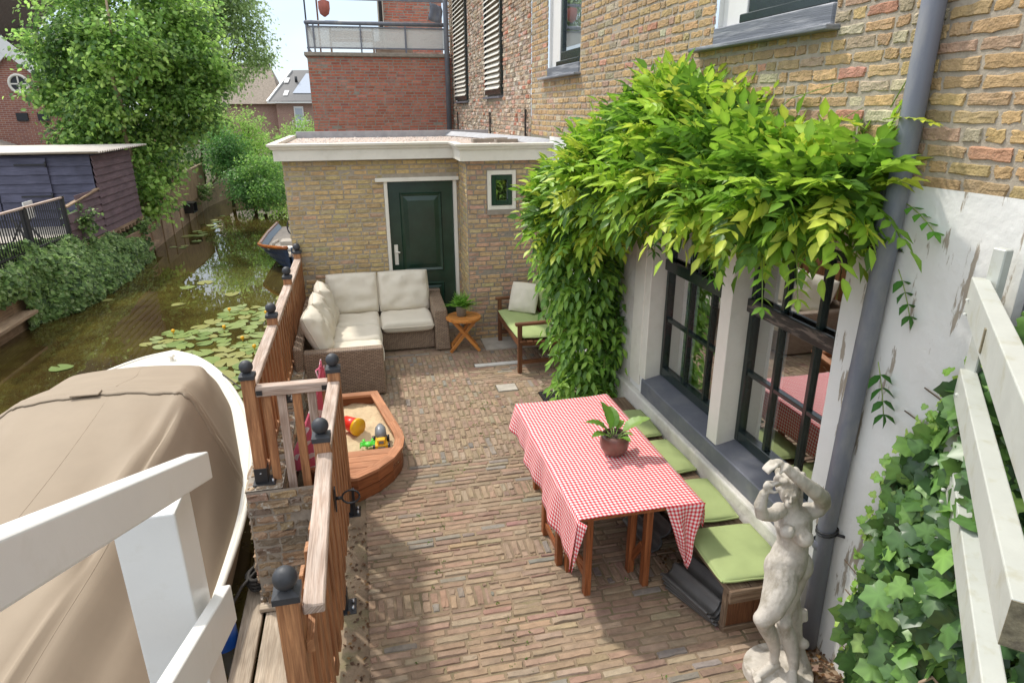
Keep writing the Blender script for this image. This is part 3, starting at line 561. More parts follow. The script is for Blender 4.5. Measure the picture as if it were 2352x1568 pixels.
# lower windows
def lower_window(y0, y1, muns, worn):
    xg = 2.575; wn = MB()
    wn.box((xg-.03, y0, .70), (xg+.03, y0+.045, 2.28)); wn.box((xg-.03, y1-.045, .70), (xg+.03, y1, 2.28)); wn.box((xg-.03, y0+.045, .702), (xg+.03, y1-.045, .785)); wn.box((xg-.03, y0+.045, 2.20), (xg+.03, y1-.045, 2.28))
    f = wn.build('window', 'dkframe', house, bevel=.004)
    m = MB()
    for y in muns: m.box((xg-.022, y-.016, .785), (xg+.022, y+.016, 2.20))
    ys = [y0+.045] + sorted(muns) + [y1-.045]
    for a, c in zip(ys[:-1], ys[1:]):
        a2 = a + (.016 if a in muns else 0); c2 = c - (.016 if c in muns else 0); m.box((xg-.019, a2, 1.225), (xg+.019, c2, 1.255))
    m.build('muntin', 'dkframe', f, bevel=.003)
    t = MB(); t.box((xg-.055, y0, 1.685), (xg-.0225, y1, 1.78)); t.build('transom', 'wornframe' if worn else 'dkframe', f, bevel=.005)
    g = MB(); g.add([(xg+.004, y0+.04, .78), (xg+.004, y1-.04, .78), (xg+.004, y1-.04, 2.22), (xg+.004, y0+.04, 2.22)], [(3, 2, 1, 0)]); g.build('pane', 'glass', f)
lower_window(2.80, 3.81, [3.13, 3.47], True); lower_window(3.95, 5.085, [4.32, 4.66], False)
# the room behind, curtains and a small plant on the inner sill
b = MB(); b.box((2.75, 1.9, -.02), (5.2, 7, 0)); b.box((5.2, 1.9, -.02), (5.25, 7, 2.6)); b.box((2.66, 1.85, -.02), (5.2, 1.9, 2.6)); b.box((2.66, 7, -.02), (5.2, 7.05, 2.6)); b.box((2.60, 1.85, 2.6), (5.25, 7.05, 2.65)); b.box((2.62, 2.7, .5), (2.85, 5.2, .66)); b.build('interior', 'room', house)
def drape(y0, y1):
    P = [[(2.70+.014*math.sin((y0+(y1-y0)*i/24)*75), y0+(y1-y0)*i/24, z) for z in (.70, 2.3)] for i in range(25)]
    b = MB(); b.grid(P); b.build('curtain', 'curtain', house)
drape(3.56, 3.76); drape(4.77, 5.06)
# upper windows with grey peeling ledges
def upper_window(y0, y1, zs, jw):
    w_ = MB(); w_.box((XH+.02, y1-.012, zs), (XH+.16, y1, 6.3)); w_.box((XH+.05, y1-jw, zs+.07), (XH+.12, y1-.012, 6.3)); fr = w_.build('window', 'white', house, bevel=.004)
    c = MB(); a0, a1 = y0+.06, y1-jw
    c.box((XH+.06, a0, zs+.14), (XH+.11, a0+.07, 6.3)); c.box((XH+.06, a1-.07, zs+.14), (XH+.11, a1, 6.3)); c.box((XH+.04, a0+.07, zs+.14), (XH+.11, a1-.07, zs+.24)); c.box((XH+.0, a0, zs+.085), (XH+.11, a1, zs+.138))
    c.build('casement', 'dkframe', fr, bevel=.006)
    g = MB(); g.add([(XH+.085, a0+.07, zs+.24), (XH+.085, a1-.07, zs+.24), (XH+.085, a1-.07, 6.3), (XH+.085, a0+.07, 6.3)], [(3, 2, 1, 0)]); g.build('pane', 'glassup', fr)
    k = MB(); k.add([(XH+.14, a0-.06, zs+.3), (XH+.14, a1+.06, zs+.3), (XH+.14, a1+.06, 6.3), (XH+.14, a0-.06, 6.3)], [(3, 2, 1, 0)]); k.build('curtain', 'curtain', fr)
    s = MB(); s.box((XH-.012, y0+.01, zs-.02), (XH+.16, y1-.01, zs+.085)); s.build('apron', 'peelgrey', fr, bevel=.006)
    l = MB(); l.box((XH-.085, y0-.05, zs-.05), (XH+.03, y1+.2, zs-.022)); l.build('ledge', 'peelgrey', fr, bevel=.008, seg=2)
upper_window(7.27, 8.55, 3.40, .36); upper_window(3.20, 4.42, 3.42, .30)
# louvred shutters over the two old openings
def shutter(y0, y1, zb, lab):
    t = thing('shutter', (XH-.05, (y0+y1)/2, zb), lab, 'shutter', 'shutters on the old wall')
    b = MB(); b.box((XH-.05, y0, zb), (XH-.015, y0+.07, 7.4)); b.box((XH-.05, y1-.07, zb), (XH-.015, y1, 7.4)); b.box((XH-.05, y0+.07, zb), (XH-.015, y1-.07, zb+.08)); b.build('frame', 'dkframe', t)
    s = MB(); z = zb+.12
    while z < 7.3:
        s.add([(XH-.075, y0+.065, z-.02), (XH-.075, y1-.065, z-.02), (XH-.015, y1-.065, z+.045), (XH-.015, y0+.065, z+.045), (XH-.075, y0+.065, z-.034), (XH-.075, y1-.065, z-.034), (XH-.015, y1-.065, z+.031), (XH-.015, y0+.065, z+.031)], [(0, 1, 2, 3), (7, 6, 5, 4), (0, 4, 5, 1), (2, 6, 7, 3), (0, 3, 7, 4), (1, 5, 6, 2)], grain=(0, 1, 0)); z += .088
    s.build('slats', 'cream', t)
    l = MB(); l.box((XH-.08, y0-.02, zb-.06), (XH+.05, y1+.05, zb-.03)); l.build('ledge', 'sillgrey', t)
shutter(11.2, 12.6, 3.24, 'louvred cream shutter on the old wall, nearer the grey upper window'); shutter(14.75, 16.45, 3.20, 'louvred cream shutter on the old wall, next to the grey drainpipe')
# wall anchors
for i, (y, z0, z1) in enumerate([(9.55, 2.55, 3.0), (12.2, 2.55, 2.95), (16.2, 2.5, 2.95)]):
    b = MB(); b.bar((XH-.04, y, z0), (XH-.04, y, z1), .035, .02, up=(1, 0, 0)); tag(b.build('wall_anchor', 'black', loc=(XH-.04, y, z0)), ['black iron wall anchor nearest the upper window', 'black iron wall anchor above the roof corner stones', 'black iron wall anchor beside the far drainpipe'][i], 'wall anchor', 'iron wall anchors')
# drainpipe
dp = thing('drainpipe', (2.36, 2.56, 0), 'thick grey drainpipe running down the house beside the statue', 'drainpipe')
b = MB(); b.tube([(2.36, 2.545, .02), (2.36, 2.565, .80), (2.36, 2.547, 1.6), (2.36, 2.522, 2.4), (2.36, 2.515, 6.0)], .048, n=20, smooth=True); b.build('pipe', 'pipe', dp)
for z in (.69, .81): pass
b = MB(); b.lathe([(.048, 0), (.0515, .004), (.0515, .05), (.048, .054)], (2.36, 2.575, .68), n=20); b.build('joint', 'pipe', dp)
b = MB(); b.lathe([(.048, 0), (.053, .003), (.053, .10), (.048, .104)], (2.36, 2.545, 2.42), n=20); b.build('joint', 'pipe', dp)
for z in (.80, 2.37):
    b = MB()
    for dz in (0, .018): b.tube([(2.36+.054*math.cos(a), 2.56+.054*math.sin(a), z+dz+.01*math.cos(a)) for a in [k*math.pi/8 for k in range(17)]], .005, n=6)
    b.tube([(2.38, 2.51, z+.01), (2.41, 2.48, z+.01)], .008, n=6); b.build('bracket', 'black', dp)
b = MB(); b.tube([(2.40, 1.98, 3.25), (2.395, 1.99, 3.0), (2.40, 2.0, 2.82)], .005, n=5); tag(b.build('wall_cable', 'bark', loc=(2.40, 1.98, 2.8)), 'thin brown cable hanging on the brick wall right of the drainpipe', 'cable')
b = MB(); b.tube([(2.27, 16.9, 2.3), (2.27, 16.9, 8)], .06, n=12); b.build('far_drainpipe', 'pipe', loc=(2.27, 16.9, 2.3)); tag(bpy.context.scene.objects['far_drainpipe'], 'slim grey drainpipe in the corner between red wall and old brick wall', 'drainpipe'); bpy.context.scene.objects['far_drainpipe'].name = 'drainpipe'

# ================================================================== ANNEX (door and small window)
an = thing('garden_annex', (.7, 9.5, 0), 'low yellow brick annex with white cornice and dark green door', 'annex')
brickwork('front_wall', (0, 9.0, 0), (1, 0, 0), (0, 0, 1), (0, -1, 0), (-.95, 1.315, -.85, 2.42), [(.30, 1.275, -.9, 2.14)], .19, .062, .010, PAL_SHED, ['brick', 'mortar'], an, relief=.006, rough=.003, header=.2, wob=.003)
brickwork('return_wall', (1.315, 8.36, 0), (0, 1, 0), (0, 0, 1), (-1, 0, 0), (0, .64, 0, 2.42), [], .19, .062, .010, PAL_SHED, ['brick', 'mortar'], an, relief=.006, rough=.003, wob=.003)
brickwork('front_wall', (1.315, 8.36, 0), (1, 0, 0), (0, 0, 1), (0, -1, 0), (0, 1.1, 0, 2.42), [(.265, .645, 1.77, 2.27)], .19, .062, .010, PAL_SHEDR, ['brick', 'mortar_d'], an, relief=.006, rough=.003, header=.25, wob=.003)
brickwork('side_wall', (-.95, 9.0, 0), (0, 1, 0), (0, 0, 1), (-1, 0, 0), (0, 3.0, -.85, 2.42), [], .19, .062, .010, PAL_SHED, ['brick', 'mortar'], an, relief=.006, rough=.003, wob=.003)
b = MB(); b.box((-.94, 9.02, -1.4), (.29, 12, 2.4)); b.box((.29, 9.25, -.02), (1.29, 12, 2.4)); b.box((1.33, 8.5, -.02), (2.41, 12, 2.4)); b.box((.29, 9.02, 2.15), (1.33, 9.25, 2.4)); b.build('core', 'mortar_d', an)
# cornice board following the stepped front
def cornice(path, z0, z1, th_, name, matn):
    b = MB()
    for (a, c) in zip(path[:-1], path[1:]): b.bar((*a, (z0+z1)/2), (*c, (z0+z1)/2), th_, z1-z0)
    return b.build(name, matn, an, bevel=.006)
CP = [(-1.03, 12.0), (-1.03, 8.90), (1.235, 8.90), (1.235, 8.26), (2.41, 8.26)]
def mitred(path, off, prof):
    """sweep a profile (outward, z) along the path with mitres"""
    P = []
    for i, p in enumerate(path):
        p = V((*p, 0)); ds = []
        if i > 0: ds.append((p-V((*path[i-1], 0))).normalized())
        if i < len(path)-1: ds.append((V((*path[i+1], 0))-p).normalized())
        ns = [V((d.y, -d.x, 0)) for d in ds]
        if len(ns) == 1: m = ns[0]
        else: m = (ns[0]+ns[1]); m = m/ (m.length**2) * 2
        P.append([(p.x+m.x*o, p.y+m.y*o, z) for o, z in prof])
    return P
b = MB(); b.grid(mitred(CP, 0, [(-.08, 2.395), (.01, 2.395), (.01, 2.53), (.035, 2.535), (.045, 2.56), (.07, 2.575), (.075, 2.60), (-.03, 2.605), (-.03, 2.555)]), smooth=False); b.build('cornice', 'cream', an)
b = MB(); b.prism([(-.99, 12), (-.99, 8.94), (1.27, 8.94), (1.27, 8.3), (2.41, 8.3), (2.41, 12)], 2.50, 2.556); b.build('gravel_roof', 'gravel', an)
b = MB()
for k in range(900):
    x, y = random.uniform(-.95, 2.4), random.uniform(8.4, 12)
    if x < 1.28 and y < 8.97: continue
    r = random.uniform(.008, .02); c = random.choice([(.6, .5, .42), (.5, .38, .32), (.7, .64, .58), (.45, .40, .36)])
    b.add([(x+r*a, y+r*c2, 2.556+r*d) for a, c2, d in ((1, 0, 0), (0, 1, 0), (-1, 0, 0), (0, -1, 0), (.1, .1, .9))], [(0, 1, 4), (1, 2, 4), (2, 3, 4), (3, 0, 4)], col=c)
MT['pebble'] = mat('pebbles', (1, 1, 1), attr=True, rough=.95, bump=0); tag(b.build('pebbles', 'pebble', an), kind='stuff')
b = MB(); b.box((-.99, 11.95, 2.55), (2.3, 12.05, 2.66)); b.build('back_kerb', 'lead', an)
b = MB(); b.grid([[(1.5+.9*i/12, 11.95-3.6*(i/12)**1.4, 2.57+.05*noise.noise(V((i, 0, 0)))), (min(1.6+.9*i/12, 2.405), 11.98-3.6*(i/12)**1.4, 2.64+.03*noise.noise(V((i, 5, 0))))] for i in range(13)]); b.build('flashing', 'lead', an)
for i, (x, y, a) in enumerate([(1.75, 9.5, .1), (2.05, 9.35, -.05), (2.0, 9.8, .2)]):
    b = MB(); b.bar((x-.16, y-.02, 2.585), (x+.16, y+.03, 2.585), .1, .045); tag(b.build('loose_brick', 'mortar_d', loc=(x, y, 2.565)), ['loose grey coping stone lying left on the gravel roof', 'loose grey coping stone lying nearest the house wall on the gravel roof', 'loose grey coping stone lying farthest back on the gravel roof'][i], 'stone', 'loose stones on the gravel roof')
# door
dr = MB(); dr.box((.345, 9.06, 0), (1.23, 9.11, 2.095)); dr = dr.build('door', 'dkgreen', an, bevel=.003)
b = MB()
def frame_panel(b, x0, x1, z0, z1, y):
    w_ = .045
    b.add([(x0, y, z0), (x1, y, z0), (x1, y, z1), (x0, y, z1), (x0+.015, y-.022, z0+.015), (x1-.015, y-.022, z0+.015), (x1-.015, y-.022, z1-.015), (x0+.015, y-.022, z1-.015), (x0+w_, y-.010, z0+w_), (x1-w_, y-.010, z0+w_), (x1-w_, y-.010, z1-w_), (x0+w_, y-.010, z1-w_), (x0+w_+.06, y-.022, z0+w_+.06), (x1-w_-.06, y-.022, z0+w_+.06), (x1-w_-.06, y-.022, z1-w_-.06), (x0+w_+.06, y-.022, z1-w_-.06)],
          [(0, 1, 5, 4), (1, 2, 6, 5), (2, 3, 7, 6), (3, 0, 4, 7), (4, 5, 9, 8), (5, 6, 10, 9), (6, 7, 11, 10), (7, 4, 8, 11), (8, 9, 13, 12), (9, 10, 14, 13), (10, 11, 15, 14), (11, 8, 12, 15), (12, 13, 14, 15)])
frame_panel(b, .50, 1.07, .85, 1.94, 9.059); frame_panel(b, .50, 1.07, .14, .68, 9.059); b.build('panel', 'dkgreen', dr)
b = MB(); b.box((.388, 9.04, .96), (.438, 9.06, 1.24)); b.tube([(.412, 9.045, 1.15), (.412, 9.0, 1.15), (.462, 8.995, 1.14)], .011, n=8); b.build('handle', 'cream', dr, bevel=.003)
b = MB(); b.box((.30, 8.985, 0), (.345, 9.12, 2.10)); b.box((1.23, 8.985, 0), (1.275, 9.12, 2.10)); b.box((.345, 9.0, 2.095), (1.23, 9.12, 2.12)); b.build('door_frame', 'cream', an, bevel=.003)
b = MB(); b.box((.19, 8.955, 2.10), (1.305, 9.02, 2.15)); b.build('lintel_board', 'cream', an, bevel=.004)
b = MB(); b.box((.30, 8.9, -.01), (1.275, 9.1, .06)); b.build('doorstep', 'concrete', an)
# small window
x0, x1, z0, z1, y = 1.583, 1.957, 1.772, 2.268, 8.345
b = MB(); b.box((x0, y, z0), (x0+.05, y+.08, z1)); b.box((x1-.05, y, z0), (x1, y+.08, z1)); b.box((x0+.05, y, z0), (x1-.05, y+.08, z0+.055)); b.box((x0+.05, y, z1-.055), (x1-.05, y+.08, z1)); wi = b.build('window', 'cream', an, bevel=.003)
b = MB(); a, c, d, e = x0+.055, x1-.055, z0+.06, z1-.06
b.box((a, y-.01, d), (a+.055, y+.05, e)); b.box((c-.055, y-.01, d), (c, y+.05, e)); b.box((a+.055, y-.01, d), (c-.055, y+.05, d+.06)); b.box((a+.055, y-.01, e-.06), (c-.055, y+.05, e)); b.build('casement', 'dkgreen', wi, bevel=.003)
b = MB(); b.add([(a+.05, y+.03, d+.05), (c-.05, y+.03, d+.05), (c-.05, y+.03, e-.05), (a+.05, y+.03, e-.05)], [(0, 1, 2, 3)]); b.build('pane', 'glassup', wi)
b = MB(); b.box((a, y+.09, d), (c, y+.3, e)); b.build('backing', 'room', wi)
b = MB(); b.box((x0-.01, 8.335, z0-.062), (x1+.01, 8.37, z0-.003)); b.build('window_sill', 'mortar_d', wi)

# ================================================================== RED BRICK BUILDING + balcony
rb = thing('red_brick_building', (.6, 17.5, 0), 'red brick extension with a roof terrace behind the annex', 'building')
brickwork('brick_wall', (0, 17.0, 0), (1, 0, 0), (0, 0, 1), (0, -1, 0), (-.97, 2.4, -.3, 4.18), [], .22, .065, .012, PAL_RED, ['redbrick', 'mortar_d'], rb, relief=.002, rough=.0008, header=.12, wob=.0015, nu=4, nv=2)
brickwork('brick_wall', (-.97, 17.0, 0), (0, 1, 0), (0, 0, 1), (-1, 0, 0), (0, 5, -.3, 4.18), [], .22, .065, .012, PAL_RED, ['redbrick', 'mortar_d'], rb, relief=.002, rough=.0008, header=.12, wob=.0015, nu=4, nv=2)
b = MB(); b.box((-.96, 17.01, -1.4), (2.39, 22, 4.17)); b.build('core', 'mortar_d', rb)
b = MB(); b.box((-1.03, 16.93, 4.18), (2.35, 22, 4.265)); b.build('coping', 'mortar_d', rb, bevel=.01)
brickwork('upper_storey_wall', (.98, 20.0, 0), (1, 0, 0), (0, 0, 1), (0, -1, 0), (0, 1.6, 4.26, 8), [], .22, .065, .012, PAL_RED, ['redbrick', 'mortar_d'], rb, relief=.004, rough=.002, nu=4, nv=2)
b = MB(); b.box((.985, 20.01, 4.26), (2.58, 24, 8)); b.build('upper_core', 'mortar_d', rb)
b = MB(); b.tube([(.9, 19.9, 4.27), (.9, 19.9, 8)], .05, n=8); b.build('downpipe', 'black', rb)
rl = thing('balcony_railing', (.6, 17.08, 4.27), 'grey terrace railing with patterned glass panels on the red wall', 'railing')
b = MB(); b.tube([(-.93, 17.1, 4.90), (2.3, 17.1, 4.90)], .045, n=10); b.box((-.93, 17.07, 4.80), (2.3, 17.13, 4.83)); b.box((-.93, 17.07, 4.35), (2.3, 17.13, 4.38)); b.build('rails', 'pipe', rl)
for x in (-.93, -.78, .28, 1.32, 2.28):
    b = MB(); b.box((x-.018, 17.065, 4.265), (x+.018, 17.135, 4.86)); b.build('post', 'pipe', rl)
for a, c in ((-.91, -.80), (-.76, .26), (.30, 1.30), (1.34, 2.26)):
    b = MB(); b.box((a, 17.095, 4.38), (c, 17.105, 4.80)); b.build('glass_panel', 'frosted', rl)
b = MB(); b.box((-.96, 17.11, 4.35), (-.92, 21, 4.38)); b.tube([(-.94, 17.1, 4.9), (-.94, 21, 4.9)], .04, n=8); b.build('side_rail', 'pipe', rl)
pg = thing('terrace_pergola', (-.8, 17.3, 4.27), 'thin dark metal pergola posts on the roof terrace', 'pergola')
b = MB(); b.bar((-.93, 17.25, 4.26), (-.93, 17.25, 5.7), .035, .035); b.build('post', 'black', pg)
b = MB(); b.bar((-.72, 18.8, 4.26), (-.72, 18.8, 5.75), .04, .04); b.build('post', 'benchwood', pg)
b = MB(); b.bar((-1.0, 17.25, 5.43), (2.3, 17.25, 5.43), .05, .06); b.build('beam', 'pipe', pg)
b = MB(); b.lathe([(.02, -.22), (.10, -.16), (.13, -.05), (.13, .10), (.03, .14)], (-.50, 17.3, 5.26), n=14); tag(b.build('hanging_lantern', 'dullred', loc=(-.5, 17.3, 5.2)), 'reddish round lantern hanging over the terrace railing', 'lantern')
b = MB(); P = [[(1.95+.06*i+.03*math.sin(j*1.3), 17.5+.02*math.sin(i*2+j), 5.45-.1*j-.02*i) for j in range(5)] for i in range(6)]; b.grid(P); tag(b.build('folded_awning', 'pipe', loc=(2.1, 17.5, 5.2), solid=.02), 'dark folded awning cloth hanging at the top of the terrace', 'awning')
# terrace furniture seen through the glass
ft = thing('terrace_bench', (.3, 17.6, 4.27), 'weathered wooden garden bench seen through the terrace glass', 'bench')
b = MB(); b.box((-.45, 17.4, 4.55), (.6, 17.7, 4.60)); b.box((-.45, 17.7, 4.64), (.6, 17.73, 4.80)); b.build('seat', 'greywood', ft)
for x in (-.44, .56):
    b = MB(); b.box((x, 17.4, 4.266), (x+.04, 17.74, 4.6)); b.box((x, 17.7, 4.6), (x+.04, 17.74, 4.86)); b.build('leg', 'greywood', ft)
b = MB(); b.box((.62, 17.4, 4.27), (1.5, 17.8, 4.56)); tag(b.build('storage_box', 'greywood', loc=(1.0, 17.6, 4.27), bevel=.02), 'low wooden storage box beside the terrace bench behind glass', 'box')

# ================================================================== FAR SIDE: houses
def gable_house(name, lab, cat, x0, x1, y0, y1, z0, ze, zr, wallm, roofm, ridge='x', over=.4):
    t = thing(name, ((x0+x1)/2, (y0+y1)/2, z0), lab, cat)
    b = MB(); b.box((x0, y0, z0), (x1, y1, ze))
    if ridge == 'y':
        xm = (x0+x1)/2; b.add([(x0, y0, ze), (x1, y0, ze), (xm, y0, zr)], [(0, 1, 2)]); b.add([(x0, y1, ze), (x1, y1, ze), (xm, y1, zr)], [(2, 1, 0)])
    else:
        ym = (y0+y1)/2; b.add([(x0, y0, ze), (x0, y1, ze), (x0, ym, zr)], [(2, 1, 0)]); b.add([(x1, y0, ze), (x1, y1, ze), (x1, ym, zr)], [(0, 1, 2)])
    b.build('wall', wallm, t)
    b = MB()
    if ridge == 'y':
        xm = (x0+x1)/2; s = (zr-ze)/(xm-x0)
        for sg, xe in ((-1, x0-over), (1, x1+over)):
            b.add([(xe, y0-over, ze-s*over), (xe, y1+over, ze-s*over), (xm, y1+over, zr+.02), (xm, y0-over, zr+.02), (xe, y0-over, ze-s*over-.2), (xe, y1+over, ze-s*over-.2), (xm, y1+over, zr-.18), (xm, y0-over, zr-.18)], [(0, 1, 2, 3), (7, 6, 5, 4), (0, 3, 7, 4), (0, 4, 5, 1), (1, 5, 6, 2)])
    else:
        ym = (y0+y1)/2; s = (zr-ze)/(ym-y0)
        for ye in (y0-over, y1+over):
            b.add([(x0-over, ye, ze-s*over), (x1+over, ye, ze-s*over), (x1+over, ym, zr+.02), (x0-over, ym, zr+.02), (x0-over, ye, ze-s*over-.15), (x1+over, ye, ze-s*over-.15), (x1+over, ym, zr-.15), (x0-over, ym, zr-.15)], [(0, 1, 2, 3), (7, 6, 5, 4), (0, 3, 7, 4), (0, 4, 5, 1), (1, 5, 6, 2)])
    b.build('roof', roofm, t); return t
def redmat(name, c1, c2, mo, s=1.):
    m, t, p = new_mat(name); p.inputs['Roughness'].default_value = .85
    uvn = N(t, 'ShaderNodeUVMap'); br = N(t, 'ShaderNodeTexBrick', i_Scale=1.); br.inputs['Brick Width'].default_value = .24*s; br.inputs['Row Height'].default_value = .075*s; br.inputs['Mortar Size'].default_value = .007*s
    br.inputs['Color1'].default_value = (*c1, 1); br.inputs['Color2'].default_value = (*c2, 1); br.inputs['Mortar'].default_value = (*mo, 1); t.links.new(uvn.outputs[0], br.inputs['Vector']); t.links.new(br.outputs['Color'], p.inputs['Base Color']); return m
MT['farbrick'] = redmat('far_red_brick', (.34, .13, .08), (.26, .09, .065), (.42, .36, .3))
MT['farbrick2'] = redmat('far_pale_brick', (.36, .20, .15), (.30, .16, .12), (.42, .36, .3))
# left brick house with white barge boards and round window
lh = thing('brick_gable_house', (-16, 33, 0), 'red brick gable house with white barge boards and round window behind the tree', 'house')
b = MB(); b.add([(-19, 31, 0), (-9.2, 31, 0), (-9.2, 31, 2.1), (-9.6, 31, 2.1), (-12.9, 31, 5.25), (-16.2, 31, 2.1), (-19, 31, 2.1)], [(0, 1, 2, 3, 4, 5, 6)], grain=None); b.box((-19, 31.02, 0), (-9.2, 38, 2.1)); b.build('wall', 'farbrick', lh)
b = MB()
for sg in (-1, 1): b.bar((-12.88, 30.85, 5.36), (-12.88+sg*3.6, 30.85, 1.92), .08, .42, up=(sg*.69, 0, .72))
b.build('barge_board', 'white', lh); b = MB(); b.add([(-12.88, 30.80, 5.75), (-13.2, 30.80, 5.3), (-12.88, 30.80, 4.95), (-12.56, 30.80, 5.3)], [(0, 1, 2, 3)]); b.build('apex_board', 'white', lh)
b = MB(); b.tube([(-12.75+.33*math.cos(a), 30.97, 4.02+.33*math.sin(a)) for a in [k*math.pi/12 for k in range(25)]], .055, n=6); b.bar((-13.05, 30.97, 4.02), (-12.45, 30.97, 4.02), .04, .05); b.bar((-12.75, 30.97, 3.72), (-12.75, 30.97, 4.32), .05, .04); wf = b.build('round_window', 'cream', lh)
b = MB(); b.add([(-12.75+.31*math.cos(a), 30.985, 4.02+.31*math.sin(a)) for a in [k*math.pi/12 for k in range(24)]], [tuple(range(24))]); b.build('pane', 'black', wf)
for k in (0, 1):
    b = MB(); b.box((-13.1+k*.75, 30.93, 2.65), (-12.7+k*.75, 31.0, 2.95)); b.build('window', 'black', lh)
b = MB(); b.add([(-19, 31.3, 2.1), (-12.9, 31.3, 8.6), (-12.9, 39, 8.6), (-19, 39, 2.1)], [(0, 1, 2, 3)]); b.add([(-6.8, 31.3, 2.1), (-12.9, 31.3, 8.6), (-12.9, 39, 8.6), (-6.8, 39, 2.1)], [(3, 2, 1, 0)]) if False else None; b.build('roof', 'farroof', lh)
tr_ = thing('steep_roof_house', (-17, 36, 0), 'steep grey tiled roof rising at the far left above the gable house', 'house')
b = MB(); b.prism([(-22, 36), (-13.6, 36), (-13.6, 42), (-22, 42)], 0, 3); b.build('wall', 'farbrick', tr_)
b = MB(); b.add([(-22, 35.5, 3), (-12.9, 35.5, 3.4), (-15.6, 38, 8.6), (-22, 38, 9), (-13.6, 42, 3.4)], [(0, 1, 2, 3), (1, 4, 2)]); b.build('roof', 'farroof', tr_)
th_ = thing('thatched_roof', (-13, 27.5, 0), 'grey thatched roof sweeping down behind the black shed', 'house')
b = MB(); P = [[(-17+6.3*(i/12), 25.5+3.5*(j/6), max(1.75, 4.3 - 3.2*((i/12)**.75)) * (j/6)**.5*1 + 1.75*(1-(j/6)**.5)) for j in range(7)] for i in range(13)]; b.grid(P); b.build('thatch', 'thatch', th_)
b = MB(); b.box((-17, 25.6, 0), (-10.9, 29, 1.76)); b.build('wall', 'blackwood', th_)
# two houses at the end of the canal
fh = thing('thatched_farmhouse', (-8, 62, 0), 'pale thatched roof of the farthest house over the shrubs', 'house')
b = MB(); b.box((-12, 60, 0), (-6.05, 68, 3.6)); b.build('wall', 'farbrick2', fh)
b = MB(); b.add([(-12.5, 59.6, 3.5), (-5.75, 59.6, 3.5), (-6.7, 63, 6.55), (-12.5, 63, 6.55), (-5.75, 68, 3.5), (-12.5, 68, 3.5)], [(0, 1, 2, 3), (1, 4, 2), (3, 2, 4, 5)]); b.build('roof', 'farthatch', fh)
b = MB(); b.tube([(-12.5, 63, 6.6), (-6.7, 63, 6.6)], .14, n=6); b.build('ridge', 'farroof', fh)
b = MB(); b.tube([(-6.9, 62, 6.5), (-6.9, 62, 7.7)], .02, n=4); b.build('weather_vane', 'black', fh)
sh = thing('solar_roof_house', (-3, 60, 0), 'dark tiled house with white edged roof and solar panels at the end of the canal', 'house')
b = MB(); b.box((-6.2, 59.2, 0), (2, 66, 3.6)); b.build('wall', 'farbrick2', sh)
b = MB(); b.add([(-6.75, 58.8, 3.7), (2.5, 58.8, 3.7), (2.5, 62.2, 6.3), (-4.9, 62.2, 6.2)], [(0, 1, 2, 3)]); b.add([(-6.75, 58.8, 3.5), (-6.75, 58.8, 3.7), (-4.9, 62.2, 6.2), (-4.9, 62.2, 6.0)], [(0, 1, 2, 3)]); b.add([(-4.9, 62.2, 6.2), (2.5, 62.2, 6.3), (2.5, 66, 3.7), (-6.2, 66, 3.7)], [(0, 1, 2, 3)]); b.build('roof', 'rooftile', sh)
b = MB(); b.bar((-6.8, 58.75, 3.66), (-4.92, 62.15, 6.2), .10, .16); b.bar((-6.8, 58.72, 3.6), (2.5, 58.72, 3.6), .1, .12); b.build('roof_edge', 'white', sh)
def onroof(x, s): return (x, 58.8+3.4*s, 3.7+2.55*s+.06)
b = MB(); b.add([onroof(-4.85, .22), onroof(-1, .22), onroof(-1, .85), onroof(-3.75, .85)], [(0, 1, 2, 3)]); b.build('solar_panels', 'solar', sh)
for k, (x, s) in enumerate([(-5.3, .55), (-5.35, .15)]):
    b = MB(); b.add([onroof(x-.25, s), onroof(x+.1, s), onroof(x+.25, s+.16), onroof(x-.1, s+.16)], [(0, 1, 2, 3)]); b.build('skylight', 'white', sh)
b = MB(); b.tube([(-4.55, 60.9, 5.2), (-4.55, 60.9, 5.65)], .12, n=6); b.build('roof_vent', 'black', sh)
b = MB(); b.box((-4.85, 59.1, 1.6), (-4.1, 59.19, 3.3)); wd = b.build('window', 'white', sh)
b = MB(); b.box((-4.75, 59.05, 1.75), (-4.2, 59.09, 3.15)); b.build('pane', 'solar', wd)
b = MB()
for k in range(5): b.bar((-5.0+.28*k, 58.5, .9), (-5.0+.28*k, 58.5, 2.2), .04, .04)
b.box((-5.0, 58.47, .9), (-3.6, 58.53, 1.2)); b.bar((-5, 58.5, 2.2), (-3.6, 58.5, 2.2), .06, .06); b.build('balcony', 'white', sh)

# ================================================================== LEFT BANK
# black boarded shed
bs = thing('boarded_shed', (-8, 18.5, .42), 'black and dark brown boarded shed with corrugated roof on the far bank', 'shed')
def boards(b, p0, p1, z0, z1, h=.165, out=(0, -1, 0), lean=.030, th_=.016, top=None):
    """overlapping weatherboards along p0->p1 (xy)"""
    p0 = V((*p0, 0)); p1 = V((*p1, 0)); o = V(out); z = z0
    while z < z1-.02:
        e = min(z+h*1.02, z1+.01)
        q = [p0+o*lean+V((0, 0, z)), p1+o*lean+V((0, 0, z)), p1+V((0, 0, e)), p0+V((0, 0, e))]
        q2 = [v-o*th_ for v in q]
        b.add(q+q2, [(0, 1, 2, 3), (7, 6, 5, 4), (0, 4, 5, 1), (2, 6, 7, 3), (1, 5, 6, 2), (0, 3, 7, 4)], grain=tuple((p1-p0).normalized())); z += h
b = MB(); boards(b, (-6, 17.25), (-6, 20.0), .26, 2.02, out=(1, 0, 0)); b.build('side_boards', 'brownwood', bs)
b = MB(); z = .30
